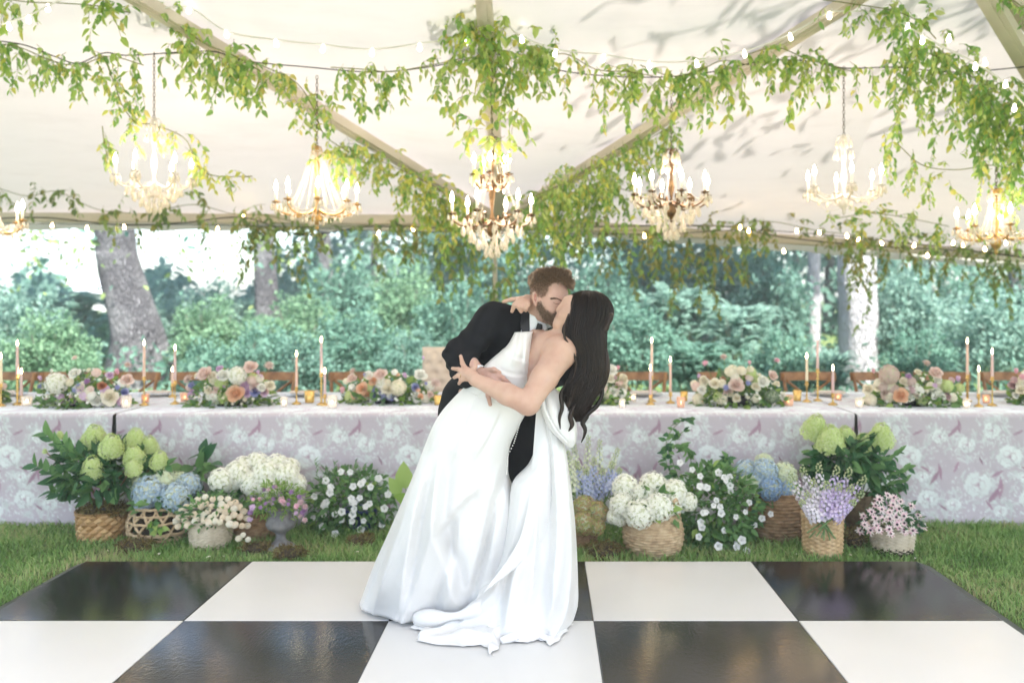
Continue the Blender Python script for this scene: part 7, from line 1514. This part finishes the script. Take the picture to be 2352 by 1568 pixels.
# R1 delphinium left
Yp = 5.55; t = plant('delphinium', 'tall blue and cream delphinium spires just right of the gown', (at(1360, 1180, Yp)[0], Yp, -.04))
P_del = [pc('blue_spire_floret', [(.36, .42, .70), (.50, .56, .78), (.66, .70, .84)], .2), pc('cream_spire_floret', [(.62, .68, .45), (.76, .78, .62)], .2), pc('lilac_spire_floret', [(.46, .36, .62), (.60, .50, .72), (.72, .64, .78)], .2), pc('white_spire_floret', [(.66, .60, .70), (.78, .75, .78)], .2)]
M_bud = pc('spire_bud', [(.38, .46, .22), (.52, .56, .34)], .2)
def spire(t, A, B, n, r, mat):
    b = MB(); A, B = np.asarray(A), np.asarray(B); ax = B-A; tip = norm(ax); bb = MB()
    for k in range(n):
        q = (k+.5)/n; th = k*2.4; rad = r*(1.05-.75*q); d = zto(tip) @ Vector((math.cos(th), math.sin(th), .15)); d = np.array(d); c_ = A+ax*q+d*rad
        if q < .78: floret(b, c_, d+[0, -.2, .1], .013*(1.15-.5*q), 5)
        else: bb.add(c_+BV*.012, BF)
    st = MB(); st.tube([A-ax*.55, A, B], [.0045, .0035, .0015], 5, False)
    o = obj('flower_spire', b.mesh('flower_spire', mat), t); bb.build('buds', M_bud, o); st.build('stem', M_stem, o)
for i, (x0, y0, x1, y1, m) in enumerate(((1345, 1130, 1352, 1000, 1), (1375, 1135, 1378, 1010, 1), (1330, 1120, 1318, 1020, 1), (1385, 1125, 1420, 1030, 1), (1360, 1140, 1365, 1050, 0), (1340, 1145, 1325, 1060, 0), (1390, 1140, 1408, 1060, 0), (1372, 1148, 1385, 1075, 0), (1318, 1125, 1303, 1035, 1), (1355, 1148, 1345, 1075, 0), (1400, 1130, 1425, 1075, 0))):
    spire(t, at(x0, y0, Yp-.02*i), at(x1, y1, Yp-.02*i), 64, .036, P_del[m])
bush(t, at(1365, 1140, Yp), (.14, .09, .09), 120, .045, [L_mid, L_dark], 30, .3, -.9, .3)
# R2 antique hydrangea
c, r, h = basket('small brown basket of antique green hydrangea beside the gown', 1345, 44, 50, 1222, 1268, M_sead, 'rope', Y=5.16); Yp = c[1]
t = plant('antique_hydrangea', 'antique green and russet hydrangea heads beside the gown', (c[0], c[1], h-.04)); tips = heads(t, [(1343, 1165, 28, None, 0), (1372, 1178, 27, None, -.04), (1340, 1200, 28, None, -.08), (1368, 1208, 22, None, -.08)], Yp, mop_m, 'hydrangea_head', mat=P_ant); stems(t, (c[0], c[1], h-.04), tips); bush(t, at(1352, 1190, Yp), (.09, .08, .07), 40, .06, [L_mid], 20, .4, -.9)
# R4 white hydrangea in handled basket
c, r, h = basket('round seagrass basket with loop handles full of white hydrangea', 1500, 108, 116, 1190, 1285, M_sea, 'round'); Yp = c[1]
t = plant('white_hydrangea', 'white mophead hydrangea in the round handled basket', (c[0], c[1], h-.05))
tips = heads(t, [(1436, 1118, 30, None, .02), (1468, 1180, 34, None, -.14), (1430, 1160, 30, None, -.06), (1512, 1165, 33, None, -.14), (1500, 1115, 32, None, .04), (1548, 1130, 30, None, .0), (1474, 1135, 26, None, -.04), (1540, 1160, 26, None, -.06), (1410, 1186, 17, None, -.04), (1580, 1152, 22, None, .0), (1424, 1190, 18, None, -.05)], Yp, mop_m, 'hydrangea_head', (0, -.6, .75), mat=P_whh); stems(t, (c[0], c[1], h-.05), tips)
bush(t, at(1500, 1160, Yp), (.17, .14, .1), 110, .085, [L_mid, L_lime], 50, .5, -.8)
# R5 petunias and climbing vine
Yp = 5.32; cc = at(1640, 1250, Yp); cc[2] = -.04; t = plant('petunia_plant', 'sprawling green plant with white petunias right of the handled basket', tuple(cc)); petunia_mass(t, 1640, 1170, 105, 105, Yp, 1100, 22, .055, [(1650, 1085, 9, None, -.1), (1590, 1078, 7, None, -.05), (1562, 1062, 8, None, 0), (1676, 1095, 8, None, -.1), (1704, 1240, 10, None, -.2), (1650, 1254, 10, None, -.22), (1715, 1265, 9, None, -.2), (1605, 1232, 8, None, -.2), (1750, 1190, 8, None, -.1), (1770, 1180, 7, None, -.1), (1733, 1205, 7, None, -.1), (1692, 1255, 9, None, -.2), (1620, 1118, 8, None, -.15), (1677, 1115, 8, None, -.12), (1678, 1128, 7, None, -.12)])
P = []; D = []; tp = []
for path in (((1570, 1130), (1545, 1060), (1530, 1010), (1560, 970), (1585, 960)), ((1560, 1120), (1530, 1060), (1540, 1015), (1570, 990)), ((1660, 1110), (1668, 1060), (1672, 1050)), ((1700, 1120), (1760, 1150), (1780, 1180)), ((1600, 1100), (1580, 1040), (1560, 1020))):
    C = spline([at(x, y, Yp+.18) for x, y in path], 15); tp.append(C)
    for q in C: P.append(q); D.append((random.uniform(-1, 1), random.uniform(-.5, 0), random.uniform(-.6, .5))); P.append(q); D.append((random.uniform(-1, 1), random.uniform(-.5, 0), random.uniform(-.6, .5)))
leafset(t, P, np.array(D), rng.normal(0, .3, (len(P), 3))+[0, -.8, .4], rng.uniform(.035, .07, len(P)), rng.uniform(.018, .034, len(P)), [L_mid, L_dark], 90); b = MB()
for C in tp: b.tube(C, .0025, 4, False)
b.build('vine_stem', M_stem, t)
# R6 blue hydrangea right
c, r, h = basket('dark brown woven basket under the blue hydrangea on the right', 1786, 104, 112, 1140, 1248, M_sead, 'dark'); Yp = c[1]
t = plant('blue_hydrangea', 'blue and pale green mophead hydrangea in the dark basket', (c[0], c[1], h-.05)); tips = heads(t, [(1714, 1082, 28, P_bluh, -.02), (1757, 1082, 30, P_bluh, -.08), (1768, 1120, 30, P_deepbl, -.12), (1720, 1116, 27, P_palegr, -.1), (1755, 1062, 22, P_palegr, .06), (1800, 1090, 30, P_palegr, -.04), (1800, 1125, 26, P_deepbl, -.08), (1740, 1100, 24, P_bluh, -.08)], Yp, mop_m, 'hydrangea_head'); stems(t, (c[0], c[1], h-.05), tips); bush(t, at(1770, 1125, Yp), (.15, .12, .08), 80, .08, [L_mid, L_dark], 36, .4, -.8)
# R8 lime hydrangea right, behind
Yp = 5.56; cc = at(1975, 1235, Yp); cc[2] = -.04; b = thing('pot', 'moss covered pot in shade behind the rattan basket', 'pot', cc); m = MB(); m.lathe([(.001, 0), (.075, 0), (.092, .13), (.096, .26), (.08, .26), (.075, .23), (.001, .225)], cc, 20, False); m.build('pot_wall', pmat('mossy_bark', [(.05, .035, .02), (.12, .085, .05), (.12, .11, .05)], rough=1, nscale=25, bump=.6), b, True)
t = plant('lime_hydrangea', 'tall lime panicle hydrangea at right in front of the cloth gap', (cc[0], Yp, .18)); tips = heads(t, [(1873, 978, 32, None, .0), (1908, 1006, 34, None, -.1), (1942, 1000, 27, None, .02), (1985, 1016, 26, None, -.02), (2024, 998, 32, None, -.03), (2005, 1008, 22, None, .05), (1892, 1020, 20, None, -.02)], Yp, pan_m, 'panicle', (.0, -.5, .85)); stems(t, (cc[0], Yp, .18), tips, .005)
bush(t, at(1945, 1060, Yp), (.24, .16, .13), 300, .10, [L_dark, L_mid], 130, .3, -.8); P = []; D = []
for (x0, y0, x1, y1) in ((1970, 1130, 2085, 1075), (1970, 1130, 2060, 1130), (1965, 1120, 2060, 1040), (1960, 1150, 1990, 1170), (1970, 1140, 2075, 1105)):
    for q in np.linspace(.3, 1, 9):
        for sg in (-1, 1): P.append(at(x0+(x1-x0)*q, y0+(y1-y0)*q, Yp-.06)); D.append(norm(np.array([(x1-x0)*.4+sg*25, random.uniform(-40, 10), -(y1-y0)*.4+sg*35+random.uniform(-20, 20)])))
leafset(t, P, np.array(D), np.tile([0, -.7, .7], (len(P), 1))+rng.normal(0, .25, (len(P), 3)), rng.uniform(.05, .085, len(P)), rng.uniform(.025, .04, len(P)), [L_dark, L_mid], 90); stems(t, (cc[0], Yp, .18), [at(2085, 1075, Yp-.06), at(2060, 1130, Yp-.06), at(2060, 1040, Yp-.06)], .004)
# R7 lilac delphinium in rattan cylinder
c, r, h = basket('tall cylindrical rattan basket of lilac delphinium at the floor edge', 1889, 88, 93, 1190, 1287, M_rat, 'cyl'); Yp = c[1]
t = plant('lilac_delphinium', 'lilac and white delphinium sprays in the tall rattan basket', (c[0], c[1], h-.05))
for i, (x0, y0, x1, y1, m) in enumerate(((1880, 1180, 1812, 1085, 3), (1885, 1175, 1840, 1070, 3), (1890, 1180, 1880, 1062, 3), (1895, 1175, 1925, 1070, 2), (1900, 1180, 1955, 1075, 2), (1905, 1185, 1990, 1095, 2), (1885, 1185, 1825, 1125, 3), (1900, 1190, 1985, 1130, 2), (1880, 1190, 1808, 1105, 3), (1892, 1190, 1865, 1100, 3), (1902, 1190, 1930, 1110, 2), (1890, 1192, 1850, 1130, 3), (1905, 1190, 1960, 1115, 2), (1895, 1192, 1900, 1105, 2), (1878, 1192, 1838, 1150, 3), (1910, 1192, 1965, 1150, 2))):
    spire(t, at(x0, y0, Yp-.03-.012*i), at(x1, y1, Yp-.03-.012*i), 62, .040, P_del[m])
bush(t, at(1893, 1180, Yp), (.09, .08, .06), 60, .045, [L_mid], 20, .3, -.5, .3)
# R9 pink and white flowers
c, r, h = basket('pale coiled basket of pink edged white flowers, rightmost', 2049, 86, 102, 1216, 1280, M_pale, 'coil'); Yp = c[1]
P_pw = pc('pink_edged_petal', [(.86, .56, .66), (.92, .86, .82), (.92, .86, .82), (.76, .22, .44)], .25, 'island'); P_eye = pmat('dark_flower_eye', (.03, .015, .03), rough=.8); dais = pompom_mesh(P_pw, P_eye, 26); t = plant('pink_white_flowers', 'mound of white flowers with pink edges and dark eyes, rightmost', (c[0], c[1], h-.04)); lst = []
for k in range(600):
    u = random.uniform(-1, 1); v = random.random(); x, y = 2050+76*u, 1216-80*v*math.sqrt(max(.02, 1-u*u))+6*abs(u)
    if len(lst) < 50 and all((x-q[0])**2+(y-q[1])**2 > 15**2 for q in lst): lst.append((2050+76*u, 1216-80*v*math.sqrt(max(.02, 1-u*u))+6*abs(u), random.uniform(11, 15), None, -.16*math.sqrt(max(0, 1-u*u))*(1-v*.7)))
lst += [(2018, 1218, 12, None, -.16), (2045, 1226, 12, None, -.17), (2075, 1222, 11, None, -.16), (1985, 1205, 11, None, -.1), (2112, 1205, 11, None, -.08)]
tips = heads(t, lst, Yp, [dais], 'bloom', (0, -.75, .55)); bush(t, at(2050, 1195, Yp), (.17, .14, .10), 150, .05, [L_dark, L_mid], 50, .4, -.5); stems(t, (c[0], c[1], h-.04), tips[::3], .0025)
# fallen petals and small leaves on the grass
random.seed(5); Pq = np.array([[random.uniform(-2.6, 2.2), random.uniform(4.95, 5.7), -.015] for _ in range(60)])
Vq, Fq = leaf_arrays(Pq, rdir(60)*[1, 1, .2], np.tile([0., 0, 1.], (60, 1))+rng.normal(0, .2, (60, 3)), rng.uniform(.015, .035, 60), rng.uniform(.01, .02, 60)); tag(obj('fallen_petals', mk('fallen_petals', Vq, Fq, P_cream)), kind='stuff')

# ================================================================== AIR
def haze():
    b = MB(); b.box((0, 32, 6.225), (146, 130, 14.55))
    m = bpy.data.materials.new('air'); m.use_nodes = True; n = m.node_tree.nodes; n.remove(n['Principled BSDF'])
    v = n.new('ShaderNodeVolumePrincipled'); v.inputs['Color'].default_value = (.90, .97, .97, 1); v.inputs['Density'].default_value = .0036; v.inputs['Anisotropy'].default_value = .0
    m.node_tree.links.new(v.outputs[0], n['Material Output'].inputs['Volume'])
    tag(b.build('haze', m), kind='stuff')
haze()
